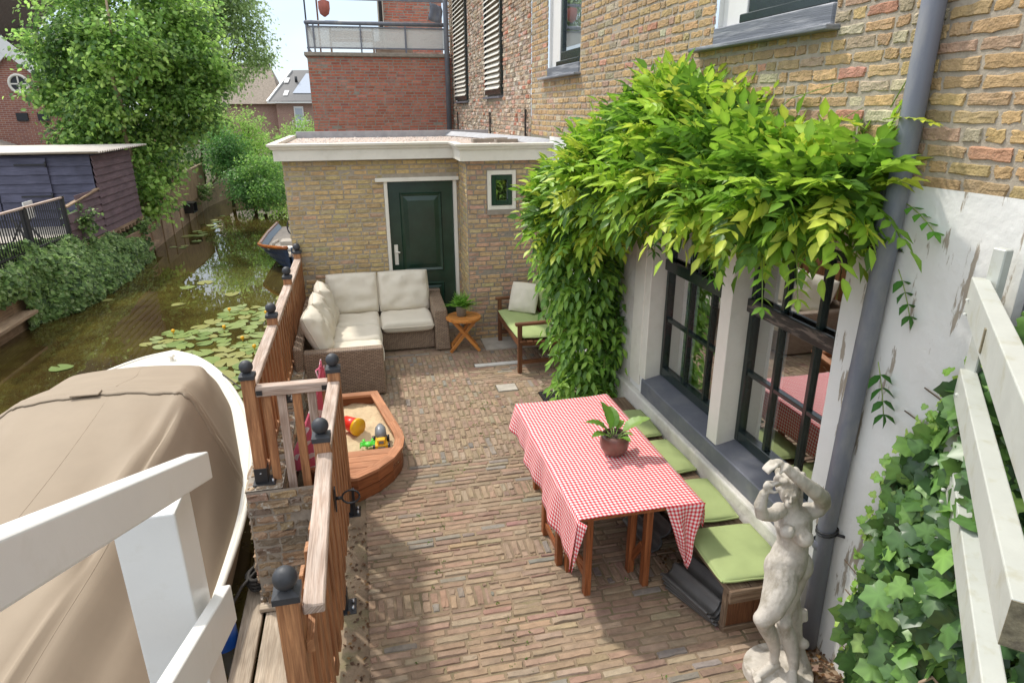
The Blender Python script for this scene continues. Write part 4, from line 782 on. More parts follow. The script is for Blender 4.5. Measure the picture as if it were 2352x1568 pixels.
while z < 1.2:
    y0 = 15.35; yt = 15.35 + max(0, (z-1.0)/.2*1.9*.0)
    boards(b, (-6.01, 15.35 if z < .95 else 15.9), (-6.01, 17.25), z, z+.165, out=(1, 0, 0)); z += .165
b.build('low_boards', 'brownwood', bs)
b = MB(); b.bar((-6.0, 15.3, 1.13), (-6.0, 17.25, 1.30), .09, .03); b.build('cap_board', 'fardeck', bs)
b = MB(); boards(b, (-12, 17.25), (-6.03, 17.25), .42, 2.05, h=.20); b.build('front_boards', 'blackwood', bs)
for (xa, xb) in ((-8.0, -6.9), (-9.1, -8.01)):
    b = MB(); boards(b, (xa+.01, 17.20), (xb-.02, 17.20), .45, 2.0, h=.20); dd = b.build('door', 'blackwood', bs)
    b = MB()
    for z in (1.85, 1.15): b.box((xa+.45, 17.14, z), (xb-.03, 17.155, z+.035)); b.tube([(xb-.02, 17.15, z-.04), (xb-.02, 17.15, z+.08)], .02, n=6)
    b.build('hinge', 'black', dd)
b = MB()
P = []
for i in range(97):
    y = 17.0+3.75*i/96
    P.append([(x, y, 2.12+.022*math.sin(y*40)+(x+12)*-.0) for x in (-12.2, -5.75)])
b.grid(P); b.build('corrugated_roof', 'greyroof' if 'greyroof' in MT else 'concrete', bs, solid=.015)
b = MB(); b.box((-6.02, 15.3, .20), (-5.97, 20.05, .27)); b.build('bottom_beam', 'fardeck', bs)
for k in range(12):
    pass
b = MB()
for k in range(9): b.box((-6.3, 17.4+.3*k, .12), (-5.95, 17.46+.3*k, .2))
b.build('joist', 'fardeck', bs)
b = MB(); b.box((-11.9, 17.3, .42), (-6.1, 19.95, 2.05)); b.build('body', 'blackwood', bs)
# terrace deck in front of the shed and its railing
b = MB(); b.box((-12, 11, .43), (-6.08, 17.2, .47)); tag(b.build('far_terrace', 'concrete'), kind='structure')
fr = thing('metal_fence', (-6, 13.5, .45), 'low black metal bar fence with a grey top rail above the ivy bank', 'fence')
b = MB(); b.bar((-6.03, 11.4, 1.37), (-6.03, 15.35, 1.33), .07, .03); b.build('top_rail', 'greywood', fr)
b = MB(); b.bar((-6.03, 11.4, .62), (-6.03, 15.35, .56), .03, .03); b.build('bottom_rail', 'black', fr)
b = MB()
for k in range(44): b.bar((-6.03, 11.4+.09*k, .50), (-6.03, 11.4+.09*k, 1.35), .016, .016)
tag(b.build('bars', 'black', fr), None)
for y in (12.0, 13.6, 15.3):
    b = MB(); b.bar((-6.03, y, .40), (-6.03, y, 1.36), .07, .07); b.build('post', 'black', fr)
# folding chair and table behind it
fc = thing('folding_chair', (-6.8, 15.0, .47), 'white cloth hanging on a dark folding chair behind the metal fence', 'chair')
b = MB(); b.bar((-6.95, 14.9, .47), (-6.6, 15.1, 1.2), .03, .03); b.bar((-6.6, 14.9, .47), (-6.95, 15.1, 1.0), .03, .03); b.bar((-6.95, 15.4, .47), (-6.6, 15.5, 1.2), .03, .03); b.bar((-6.6, 15.4, .47), (-6.95, 15.5, 1.0), .03, .03); b.build('frame', 'black', fc)
b = MB(); b.bar((-6.6, 14.95, 1.12), (-6.6, 15.35, 1.12), .02, .34); b.build('cloth', 'white', fc)
gt = thing('garden_table', (-7.1, 14.1, .47), 'dark round garden table behind the metal fence', 'table')
b = MB(); b.lathe([(.01, .70), (.42, .70), (.42, .73), (.01, .73)], (-7.1, 14.0, .47), n=24); b.build('table_top', 'black', gt)
for a in range(3):
    b = MB(); b.bar((-7.1+.08*math.cos(a*2.1), 14+.08*math.sin(a*2.1), 1.16), (-7.1+.35*math.cos(a*2.1), 14+.35*math.sin(a*2.1), .47), .03, .03); b.build('leg', 'black', gt)
# retaining boards along the far bank
rt = thing('retaining_boards', (-6, 20, -.75), 'brown timber boarding holding the far canal bank', 'wall')
b = MB()
pts = [(-6.25, 4), (-6.22, 10), (-6.2, 12.7), (-5.9, 19.2), (-5.95, 21), (-6.1, 25), (-6.25, 29.2), (-5.6, 36)]
for (a, c) in zip(pts[:-1], pts[1:]): b.bar((*a, -.45), (*c, -.45), .06, .85)
b.build('boards', 'fardeck', rt)
b = MB(); b.bar((-6.05, 9.5, -.40), (-6.05, 12.9, -.40), .35, .05); b.build('step_board', 'fardeck', rt); b = MB(); b.bar((-5.75, 18.9, -.5), (-5.85, 20.3, -.5), .25, .06); b.build('step_board', 'fardeck', rt)
for k in range(7):
    b = MB(); y = 20.2+1.3*k; x = -5.9-.05*k; b.bar((x, y, -1.2), (x, y, -.05-.02*k), .09, .09); b.build('pile', 'fardeck', rt)
pf = thing('picket_fence', (-6.2, 24, 0), 'weathered brown picket fence curving along the far bank under the tree', 'fence')
b = MB(); n = 84
def pfp(s): return (-6.35 + .45*math.sin(s*2.2)*.6, 20.3+8.6*s)
for k in range(n):
    x, y = pfp(k/(n-1)); h = .86+.12*k/n; b.bar((x, y, -.12), (x, y, h), .075, .016, up=(1, 0, 0))
b.build('pickets', 'fardeck', pf)
b = MB()
for k in range(n-1):
    a = pfp(k/(n-1)); c = pfp((k+1)/(n-1)); h = .90+.12*k/n; b.bar((*a, h), (*c, h+.0014), .06, .03)
b.build('top_rail', 'fardeck', pf)
bx = thing('bird_box', (-6.0, 25.1, -.2), 'open dark box fixed to the far bank boarding just above the water', 'box')
b = MB(); b.box((-6.1, 24.8, -.38), (-5.75, 25.4, -.36)); b.box((-6.1, 24.8, -.05), (-5.75, 25.4, -.03)); b.box((-6.1, 24.8, -.36), (-5.75, 24.83, -.05)); b.box((-6.1, 25.37, -.36), (-5.75, 25.4, -.05)); b.build('shell', 'black', bx)
# ivy covered bank
PG = [(.20, .31, .10, 5), (.14, .235, .075, 4), (.27, .39, .13, 3), (.36, .45, .22, 1.5), (.06, .11, .04, 2)]
n = 16000; yy = RNG.uniform(11.2, 19.4, n); t = RNG.uniform(0, 1, n)
top = np.interp(yy, [11, 13, 15, 16.5, 19.4], [.80, .85, .62, .35, -.05]); edge = np.interp(yy, [11, 13.3, 14, 15.5, 18, 19.4], [-6.3, -6.05, -5.6, -5.55, -5.55, -5.75])
lump = np.array([noise.noise(V((a*1.3, b_*2.5, 0)))*.16 + noise.noise(V((a*4, b_*6, 5)))*.07 for a, b_ in zip(yy, t)])
keep = (yy > 12.9) | (t > .42); zz = -.74 + (top+.72)*t; xx = edge + (-6.1-edge)*t**1.6 + lump + .1*np.sin(t*3)
P = np.stack([xx, yy, zz + lump*.5], 1)[keep]; n = len(P)
NR = unit(np.array([.75, -.35, .55]) + RNG.normal(0, .35, (n, 3))); D = unit(np.array([.4, 0, -.8]) + RNG.normal(0, .5, (n, 3)))
ib = leaves('ivy_bank', P, D, NR, RNG.uniform(.05, .11, n), T_IVY, pick(n, PG, .3), 'treeleaf', loc=(-6, 15, -.7)); tag(ib, 'thick dark ivy hanging over the far bank into the water', 'ivy', kind='stuff')
b = MB(); P = [[(float(np.interp(y_, [11, 13.3, 14, 15.5, 18, 19.4], [-6.4, -6.15, -5.75, -5.7, -5.7, -5.9])) + (-6.15+5.75)*t_**1.6, y_, -.8+(float(np.interp(y_, [11, 13, 15, 16.5, 19.4], [.76, .8, .58, .3, -.1]))+.8)*t_) for t_ in np.linspace(0, 1, 6)] for y_ in np.linspace(12.8, 19.4, 30)]
b.grid(P); tag(b.build('ivy_bank_soil', 'soil'), kind='structure')

# ------------------------------------------------------------------ trees and shrubs
def tree(name, lab, blobs, nl, size, pal, trunk, limbs, cat='tree', group=None, inner=.55, tpl=T_RND, droop=.5, clump=9, matb='bark', jit=.2, spread=.16):
    base = trunk[0][0]; t = thing(name, base, lab, cat, group)
    b = MB(); b.tube([p for p, _ in trunk], [r for _, r in trunk], n=9)
    for L in limbs: b.tube([p for p, _ in L], [r for _, r in L], n=6)
    b.build('trunk', matb, t)
    nc = nl//clump; C, nr = blob_pts(blobs, nc, inner); nc = len(C)
    out = unit(nr + RNG.normal(0, .45, (nc, 3)))
    P = np.repeat(C, clump, 0) + RNG.normal(0, spread, (nc*clump, 3))*np.array([1, 1, .55])
    O = np.repeat(out, clump, 0)
    D = unit(O*.7 + RNG.normal(0, .55, P.shape) + np.array([0, 0, -droop])); NR = unit(O*.35 + np.array([0, 0, .9]) + RNG.normal(0, .4, P.shape))
    cc = np.repeat(pick(nc, pal, jit), clump, 0)*RNG.uniform(.8, 1.2, (nc*clump, 1))
    leaves('crown', P, D, NR, RNG.uniform(size*.7, size*1.25, len(P)), tpl, cc, 'treeleaf', t); return t
PT1 = [(.26, .41, .10, 4), (.19, .32, .08, 4), (.36, .51, .13, 3), (.09, .17, .05, 3)]
blobs1 = [(-6.6, 24.0, 5.6, 2.35, 2.3, 2.5), (-7.95, 23.5, 4.5, 1.45, 1.5, 1.05), (-8.4, 23.3, 3.6, .9, .9, .5), (-6.2, 21.3, 4.6, 1.0, .5, 1.0), (-6.9, 21.4, 3.1, .9, .5, .6), (-7.6, 21.8, 2.35, 1.0, .6, .45), (-5.4, 24.0, 4.8, 1.5, 1.5, 1.64), (-6.63, 23.2, 3.07, 2.0, 1.6, 1.5), (-8.0, 23.2, 3.2, .8, .9, .5), (-5.25, 23.5, 3.1, 1.1, 1.1, 1.0), (-6.15, 22.0, 1.6, .95, .8, .9), (-5.95, 21.0, .62, .55, .55, .6), (-7.3, 22.6, 2.2, 1.2, 1.0, .75), (-4.6, 24, 4.1, .7, .7, .6)]
tree('bushy_tree', 'large bright green leafy tree leaning over the canal behind the black shed', blobs1, 46000, .135, PT1,
     [((-6.6, 22, -.1), .085), ((-6.5, 21.9, 1.5), .07), ((-6.52, 21.6, 2.4), .06), ((-6.36, 21.4, 3.1), .05), ((-6.45, 21.3, 3.8), .045), ((-6.30, 21.4, 4.6), .035), ((-6.4, 22, 7), .025)],
     [[((-6.6, 22.5, 0), .08), ((-7.3, 23, 2.4), .06), ((-8.6, 23.4, 4.6), .03)], [((-6.5, 22.4, 1.5), .06), ((-5.4, 23.4, 3.6), .04), ((-4.7, 24, 4.8), .02)], [((-6.33, 21.7, 3.6), .04), ((-5.9, 21.8, 3.95), .03), ((-5.6, 22.3, 4.8), .015)]], matb='palebark', clump=24, spread=.24, jit=.35, inner=.45)
PT2 = [(.34, .44, .19, 4), (.28, .37, .16, 3), (.42, .52, .23, 2), (.18, .25, .10, 1)]
blobs2 = [(-6.1, 34.0, 7.2, 2.0, 1.9, 2.2), (-4.7, 34.0, 6.9, 1.2, 1.17, 1.5), (-4.3, 34.0, 5.4, .7, .75, .9), (-5.5, 34.0, 4.6, 1.2, 1.2, 1.1), (-7.2, 35.0, 5.6, 1.5, 1.4, 1.6), (-5.2, 34, 8.3, 1.6, 1.5, 1.4), (-3.8, 34, 5.2, .4, .4, .4)]
tree('tall_ash_tree', 'tall airy grey green tree standing behind the large bushy tree', blobs2, 16000, .16, PT2, [((-6.5, 34, 0), .2), ((-6.2, 34, 4), .14), ((-5.6, 34, 8), .06)], [[((-6.2, 34, 4), .08), ((-4.6, 34, 6.2), .03), ((-3.9, 34, 6.8), .015)], [((-6, 34, 5), .07), ((-7.5, 34.5, 7), .03)]], inner=.3, tpl=T_Q, clump=12, spread=.26)
PT3 = [(.42, .60, .16, 4), (.50, .66, .20, 3), (.32, .48, .13, 3), (.17, .30, .08, 1)]
SH = [('leafy_shrub', 'yellow green shrub standing highest between the big tree and the red brick wall', [(-4.5, 30.0, 2.1, 1.0, .9, 1.0), (-4.9, 29.4, 1.2, .9, .9, .9), (-5.8, 30.0, 2.5, .9, .8, .9)], 6500, .11, PT3),
      ('leafy_shrub', 'light green shrub touching the corner of the red brick wall', [(-3.0, 29.5, 1.5, 1.1, .97, .9), (-2.2, 31.0, 1.9, .9, .76, .9), (-1.7, 30.6, .8, .9, .8, .8)], 5500, .11, PT3),
      ('leafy_shrub', 'feathery mid green shrub hanging over the end of the canal', [(-3.7, 27.0, .75, .9, .8, .8), (-3.4, 26.0, 0.05, .65, .6, .65), (-3.2, 27.6, .1, .8, .7, .7)], 6000, .10, [(.17, .33, .08, 3), (.25, .42, .09, 3), (.11, .22, .06, 2)]),
      ('leafy_shrub', 'dark green shrub beside the far end of the picket fence', [(-5.1, 28.6, 1.5, .9, .81, 1.0), (-4.5, 27.2, .35, .6, .6, .7), (-4.1, 26.6, 0.0, .6, .6, .5)], 6500, .10, [(.11, .25, .07, 4), (.17, .34, .10, 3), (.07, .16, .05, 2)]),
      ('leafy_shrub', 'dark shrub filling the bank left of the far houses', [(-6.6, 31, 1.6, 1.4, 1.0, 1.5), (-5.6, 33, .9, 1.2, 1.0, 1.2), (-8.3, 30, 1.2, 1.4, 1.0, 1.2)], 5000, .13, [(.10, .20, .06, 4), (.16, .28, .08, 2)]),
      ('leafy_shrub', 'low shrub on the canal bank under the solar roof house', [(-2.6, 34, .4, 1.5, 1.2, 1.1), (-1.2, 33, .8, 1.2, 1.2, 1.1), (-4.2, 36, .8, 1.3, 1, 1.3)], 4500, .13, PT3)]
for nm, lab, bl, nl, sz, pal in SH:
    c = bl[0]; bz = -.3
    tree(nm, lab, bl, nl, sz, pal, [((c[0], c[1], bz-.4), .07), ((c[0]+.1, c[1], c[2]-.3), .05), ((c[0]+.2, c[1], c[2]+.5), .02)], [[((c[0], c[1], bz), .05), ((q[0], q[1], q[2]), .015)] for q in bl[1:]], cat='shrub', group='shrubs along the far bank', inner=.3, tpl=T_Q, clump=8, spread=.15)
# small wild plants rooted in the far bank wall
for i, (x, y, z, s, lab) in enumerate([(-5.85, 27.3, .1, .4, 'small weed growing out of the far end of the bank boarding'), (-5.95, 15.9, .75, .38, 'pale climbing weed on the low brown boards of the shed'), (-5.9, 19.4, .0, .35, 'small leafy weed under the right corner of the black shed')]):
    tree('bank_weed', lab, [(x, y, z, s, s*.8, s)], 420, .08, PG, [((x-.1, y, z-.4), .01), ((x, y, z), .006)], [], cat='weed', clump=6, spread=.06, inner=.1)

# ------------------------------------------------------------------ water lilies
def in_poly(x, y, P):
    c = False; j = len(P)-1
    for i in range(len(P)):
        if (P[i][1] > y) != (P[j][1] > y) and x < (P[j][0]-P[i][0])*(y-P[i][1])/(P[j][1]-P[i][1])+P[i][0]: c = not c
        j = i
    return c
LP = [(-3.9, 11.6), (-3.3, 12.2), (-2.9, 12.9), (-2.58, 13.6), (-2.09, 13.59), (-1.75, 12.0), (-1.7, 9.8), (-1.65, 8.4), (-2.2, 9.5), (-2.73, 10.4), (-3.2, 10.95)]
LMESH = []
for k in range(5):
    b = MB(); n = 18; pts = [(0.05, 0, .004)]
    for i in range(n+1):
        a = .25+i*(2*math.pi-.5)/n; r = 1*(1+.05*math.sin(a*3+k)+random.uniform(-.03, .03)); pts.append((r*math.cos(a)*1.08, r*math.sin(a)*.92, .03*math.sin(a*2+k)*r))
    c = [(.22, .29, .085), (.25, .31, .10), (.18, .25, .075), (.29, .34, .14), (.30, .30, .10)][k]
    b.add(pts, [(0, i+1, i+2) for i in range(n)], col=c); o = b.build('lily_pad', 'lily', loc=(0, 0, 0)); LMESH.append(o.data); bpy.data.objects.remove(o)
spots = []; tries = 0
while len(spots) < 84 and tries < 20000:
    tries += 1; x, y = random.uniform(-4.1, -1.6), random.uniform(8.2, 14)
    if not in_poly(x, y, LP): continue
    r = random.uniform(.09, .20)
    if all((x-a)**2+(y-c)**2 > ((r+q)*.72)**2 for a, c, q in spots): spots.append((x, y, r))
def lily(x, y, r, lab, grp):
    o = bpy.data.objects.new('lily_pad', random.choice(LMESH)); COL.objects.link(o); o.location = (x, y, -.745+random.random()*.012); o.scale = (r, r, r); o.rotation_euler = (random.uniform(-.03, .03), random.uniform(-.03, .03), random.random()*6.3); tag(o, lab, 'lily pad', grp)
for x, y, r in spots: lily(x, y, r, 'round green lily pad floating in the dense patch beside the wooden fence', 'lily pads in the dense patch')
for x, y, r in [(-3.99, 15.48, .16), (-3.69, 15.8, .18), (-3.54, 12.1, .14), (-4.76, 10.68, .17), (-5.4, 14.73, .12), (-1.75, 14.08, .2), (-2.1, 17.24, .15), (-3.84, 14.01, .13), (-2.9, 14.6, .16), (-5.8, 9.8, .13)]: lily(x, y, r, 'single lily pad floating apart on the open water', 'scattered lily pads')
for k in range(18): lily(random.gauss(-5.15, .2), random.uniform(20, 27), random.uniform(.1, .2), 'lily pad floating along the far bank boarding', 'lily pads by the far bank')
for k in range(7):
    x, y, r = random.choice(spots); o = MB(); o.lathe([(.005, 0), (.03, .02), (.034, .045), (.02, .065), (.002, .068)], (x, y+.1, -.72), n=8); o.tube([(x, y+.1, -.75), (x, y+.1, -.71)], .008, n=5); tag(o.build('lily_flower', 'yellow', loc=(x, y+.1, -.75)), 'small yellow water lily bud among the lily pads', 'flower', 'yellow lily buds')

# ================================================================== BOATS
def curve(pts, t):
    """piecewise smooth interpolation of rows (t in 0..1)"""
    n = len(pts)-1; x = min(max(t, 0), 1)*n; i = min(int(x), n-1); u = x-i
    p0, p1, p2, p3 = [np.array(pts[min(max(i+k, 0), n)], float) for k in (-1, 0, 1, 2)]
    return .5*((2*p1)+(-p0+p2)*u+(2*p0-5*p1+4*p2-p3)*u*u+(-p0+3*p1-3*p2+p3)*u**3)
cb = thing('covered_boat', (-2.2, 5, -.75), 'white motorboat under a taupe canvas cover moored beside the fence', 'boat')
GR = [(-2.8, 9.576), (-2.442, 9.296), (-2.038, 8.68), (-1.658, 7.784), (-1.411, 6.944), (-1.277, 6.048), (-1.221, 5.152), (-1.254, 4.256), (-1.322, 3.36), (-1.456, 2.24), (-1.68, 0.896)]
GL = [(-2.8, 9.576), (-3.203, 9.386), (-3.606, 8.848), (-3.92, 7.952), (-4.099, 7.056), (-4.166, 6.048), (-4.166, 5.152), (-4.122, 4.256), (-4.032, 3.36), (-3.92, 2.24), (-3.696, 0.896)]
ZG = -0.36
NS = 44
def gz(t): return ZG + .10*(1-t)**2
hull = []
for i in range(NS+1):
    t = i/NS; r = curve(GR, t); l = curve(GL, t); m = (r+l)/2; row = []
    for s in np.linspace(-1, 1, 21):
        e = r if s > 0 else l; k = abs(s); wdt = k**.5 if k > 0 else 0
        x, y = m + (e-m)*min(1, .15+.85*k**.6) if k > 0 else m
        if k == 0: x, y = m
        z = -1.35 + (gz(t)+1.35)*k**1.8
        row.append((x, y, z))
    hull.append(row)
b = MB(); b.grid(hull); b.build('hull', 'boatwhite', cb)
dk = []
for i in range(NS+1):
    t = i/NS; r = curve(GR, t); l = curve(GL, t); m = (r+l)/2
    dk.append([tuple(m+(e-m)*k) + (gz(t)+.03*(1-k*k)+.012,) for e, k in [(l, 1.0), (l, .9), (l, .6), (l, .3), (m, 0), (r, .3), (r, .6), (r, .9), (r, 1.0)]])
b = MB(); b.grid(dk); b.build('deck', 'boatwhite', cb)
for G_, nm in ((GR, 'rubbing_strake'), (GL, 'rubbing_strake')):
    b = MB(); b.tube([(*curve(G_, i/60), gz(i/60)+.012) for i in range(61)], .028, n=8); b.build(nm, 'boatwhite', cb)
# canvas cover: cross sections along the boat
SEC = [  # y, right edge x, left edge x, edge z, right shoulder x, shoulder z, top z, left shoulder x
    (8.904, -2.296, -3.416, -0.304, -2.464, -0.27, -0.248, -3.248), (8.344, -2.016, -3.718, -0.293, -2.184, -0.091, -0.046, -3.584), (7.952, -1.859, -3.864, -0.304, -2.061, 0.088, 0.144, -3.494), (7.504, -1.702, -3.976, -0.315, -1.949, 0.2, 0.278, -3.416), (6.944, -1.568, -4.054, -0.326, -1.814, 0.312, 0.402, -3.304), (6.16, -1.389, -4.122, -0.338, -1.725, 0.536, 0.626, -3.158), (5.824, -1.322, -4.144, -0.338, -1.658, 0.603, 0.693, -3.091), (5.152, -1.266, -4.144, -0.382, -1.68, 0.469, 0.603, -3.136), (4.256, -1.266, -4.099, -0.427, -1.792, 0.29, 0.446, -3.248), (3.36, -1.344, -4.032, -0.427, -1.904, 0.178, 0.312, -3.36), (2.24, -1.456, -3.92, -0.427, -2.016, 0.043, 0.2, -3.36), (1.008, -1.68, -3.696, -0.427, -2.128, -0.136, -0.024, -3.36)]
CR = []; NR_ = 110; NC = 70
FOLDS = [(.20, .06, .030, .050), (.24, .16, .022, .040), (.30, .27, .030, .050), (.37, .40, .022, .030), (.47, .30, .028, .032), (.60, .52, .030, .045), (.70, .60, .022, .035), (.80, .76, .030, .045), (.86, .90, .025, .04), (.27, .36, .02, .03)]
def wr(y, s):
    """creases that start at the hoop and run down to the gunwale and the stern"""
    n_ = noise.noise(V((s*5.0 + y*.8, y*.7, 2)))*.022
    if y > 5.88: return n_*.5 - .010*math.exp(-((s-.27-.04*(y-6))/.03)**2)
    g = min(1, (5.88-y)*1.1); r = min(1, (5.88-y)/3.5); d = 0
    for u0, u1, w_, dep in FOLDS:
        x = (s-(u0+(u1-u0)*r**.8) - .008*math.sin(y*1.7+u0*20))/(w_*(.55+.7*r)); d += dep*(1.1*math.exp(-x*x) - .55*math.exp(-(x-1.8)**2))
    return g*d*.75 + n_*g
for i in range(NR_+1):
    t = i/NR_; q = curve(SEC, t); y, xr, xl, ze, sr, sz, tz, sl_ = q; row = []
    prof = [(xr, ze-.16), (xr-.0, ze+.02), (xr+(sr-xr)*.55, ze+(sz-ze)*.62), (sr, sz), (sr+(sl_-sr)*.12, sz+(tz-sz)*.55), ((sr+sl_)/2, tz), (sl_-(sl_-sr)*.12, sz+(tz-sz)*.5), (sl_, sz-.02), (xl+(sl_-xl)*.5, ze+(sz-ze)*.6), (xl, ze), (xl-.02, ze-.16)]
    for j in range(NC+1):
        u = j/NC; p = curve(prof, u); d = 0 if u < .08 or u > .93 else wr(y, u)
        row.append((p[0]-d*.3 if u < .4 else p[0], y, p[1]+d))
    CR.append(row)
b = MB(); b.grid(CR); cv = b.build('canvas_cover', 'tarp', cb, solid=.006)
front = [CR[0][j] for j in range(NC+1)]
b = MB(); mid = (-2.856, 8.982, -0.293); b.add(front+[mid], [(j, j+1, NC+1) for j in range(NC)]); b.build('cover_front', 'tarp', cb)
# sewn hoop band and seams on the cover
def onsec(y, u, lift=.006):
    ts = [curve(SEC, k/300)[0] for k in range(301)]; t = min(range(301), key=lambda k: abs(ts[k]-y))/300
    i = min(int(t*NR_), NR_-1); fr_ = t*NR_-i; j = min(int(u*NC), NC-1); g = u*NC-j
    P = [V(CR[i+a][j+c]) for a in (0, 1) for c in (0, 1)]; p = (P[0]*(1-g)+P[1]*g)*(1-fr_)+(P[2]*(1-g)+P[3]*g)*fr_
    return p+V((0, 0, lift))
b = MB()
for ya in (5.824,):
    P = []
    for k in range(101):
        u = .09+.82*k/100; y = ya + .010*math.sin(k*.9)-.10*max(0, .26-u)*4-.10*max(0, u-.74)*4
        P.append([tuple(onsec(y+.055, u, .010)), tuple(onsec(y+.02, u, .016)), tuple(onsec(y-.03, u, .017)), tuple(onsec(y-.055, u, .010))])
    b.grid(P)
b.build('hoop_band', 'tarp', cb, solid=.006)
for u, y0, y1 in ((.48, 1.1, 8.85), (.30, 1.1, 4.5), (.70, 1.1, 7.8)):
    b = MB(); b.tube([tuple(onsec(y0+(y1-y0)*k/50, u, .002)) for k in range(51)], .0035, n=4); b.build('seam', 'tarp', cb)
b = MB(); b.bar((-2.554, 5.79, 0.718), (-2.33, 5.79, 0.718), .10, .014); b.build('handle_loop', 'tarp', cb, bevel=.004)
b = MB()
for k in range(9):
    y = 5.4-.46*k; x = float(np.interp(y, [1.12, 2.24, 3.36, 4.26, 5.15, 5.82], [-1.68, -1.456, -1.333, -1.266, -1.254, -1.30])); b.lathe([(.001, 0), (.008, .001), (.008, .006), (.001, .008)], (x-.02, y, -.36), n=8)
b.build('snap_button', 'steel', cb)
b = MB(); b.lathe([(.05, 0), (.05, .01), (.025, .02), (.025, .07), (.045, .08), (.045, .095), (.001, .10)], (-2.733, 9.206, -0.27), n=12); b.build('bollard', 'boatwhite', cb)
b = MB(); b.tube([(-1.232, 6.16, -0.338), (-1.232, 6.16, -0.214)], .013, n=8); b.build('cleat', 'steel', cb); b = MB(); b.tube([(-1.232, 5.6, -0.382), (-1.215, 5.6, -0.259)], .024, n=10); b.build('rail_stanchion', 'steel', cb)
rp_ = MB(); rp_.tube([(-1.232, 6.16, -0.315), (-1.15, 5.8, -.15), (-1.05, 5.1, .12), (-.95, 4.62, .44), (-.85, 4.60, .44)], .010, n=6); rp_.tube([(-1.96, 8.512, -0.248), (-1.624, 7.952, -0.259), (-1.4, 7.168, -0.248), (-1.254, 6.272, -0.248), (-1.232, 6.16, -0.315)], .009, n=6); tag(rp_.build('mooring_rope', 'ropeblack', loc=(-1.1, 5.5, 0)), 'thin black mooring line tying the covered boat to the corner fence post', 'rope')
b = MB(); import_pts = []
for k in range(150):
    a = k*.42; r = .07+.012*math.sin(k*.7); import_pts.append((-1.06+r*math.cos(a), 4.65+r*math.sin(a)*1.3, -.60+k*.0007))
b.tube(import_pts, .013, n=6); b.tube([(-1.06, 4.72, -.52), (-1.15, 4.5, -.50), (-1.22, 4.3, -.55), (-1.22, 4.22, -.46)], .013, n=6); tag(b.build('rope_coil', 'ropeblack', loc=(-1.06, 4.65, -.65)), 'coil of dark braided rope on the end of the jetty', 'rope')
b = MB(); b.lathe([(.001, 0), (.09, .0), (.10, .04), (.105, .25), (.10, .50), (.08, .56), (.001, .57)], (-1.265, 4.2, -1.02), n=20); b.build('blue_barrel', 'blueplastic', loc=(-1.265, 4.2, -1.02)); tag(S.objects['blue_barrel'], 'blue plastic fender drum floating between boat and jetty', 'barrel')

# blue clinker boat behind the annex
bb = thing('clinker_boat', (-1.75, 18, -.75), 'navy blue clinker rowing boat with varnished gunwale behind the annex', 'boat')
def hl(y, s, k):  # half breadth
    t = (y-16.3)/4.8; w_ = .92*min(1, (max(t, 0)*4.2)**.55)*(1-.25*max(0, t-.6)); return w_*(k**.55)
rows = []
for i in range(29):
    y = 16.32+4.7*(i/28)**1.3; row = []
    for s in (-1, 1):
        ks = [0, .12, .12, .26, .26, .42, .42, .60, .60, .80, .80, 1]; kk = ks if s == 1 else ks[::-1]
        for n_, k in enumerate(kk):
            idx = n_ if s == 1 else len(ks)-1-n_
            o = .018 if idx % 2 == 1 else 0
            z = -.95+.72*k+.12*max(0, 1-(y-16.3)/1.5)**2*k
            row.append((-1.72+s*(hl(y, s, k)+o), y-(.10*k if i == 0 else .10*k*(1-min(1, i/4))), z))
    rows.append(row)
b = MB(); b.grid(rows, smooth=False); b.build('hull', 'boatblue', bb)
b = MB()
for s in (-1, 1): b.tube([(rows[i][0 if s == -1 else -1][0], rows[i][0][1], rows[i][0][2]+.01) for i in range(29)], .045, n=8)
b.build('gunwale', 'orangewood', bb)
b = MB(); b.grid([[(-1.72+s*hl(rows[i][0][1], 1, .75), rows[i][0][1], -.36) for s in (-1, -.3, .3, 1)] for i in range(2, 29)], smooth=False); b.build('inner_deck', 'concrete', bb)
b = MB(); b.bar((-1.72, 16.22, -1.0), (-1.72, 16.2, -.10), .06, .08, up=(0, 1, 0)); b.build('stem', 'boatblue', bb)
b = MB(); b.tube([(-1.72+.24*math.cos(a), 17.9+.08*math.sin(a), .12+.24*math.sin(a)) for a in [k*math.pi/10 for k in range(21)]], .018, n=6); b.bar((-1.96, 17.9, .12), (-1.48, 17.9, .12), .02, .02); b.bar((-1.72, 17.9, .12), (-1.72, 18.1, -.3), .05, .05); b.build('steering_wheel', 'black', bb)
b = MB(); b.tube([(-2.35, 16.95, -.22), (-1.75, 16.55, -.20), (-1.3, 16.5, -.22)], [.06, .075, .06], n=10); b.build('fender', 'boatwhite', bb)
b = MB(); b.box((-2.1, 17.2, -.36), (-1.5, 17.6, -.12)); b.box((-1.9, 18.4, -.36), (-1.2, 19.0, .02)); b.tube([(-2.3, 17.3, -.3), (-2.25, 17.2, -.15), (-2.15, 17.35, -.12)], .05, n=6); b.build('boat_gear', 'concrete', bb, bevel=.03)

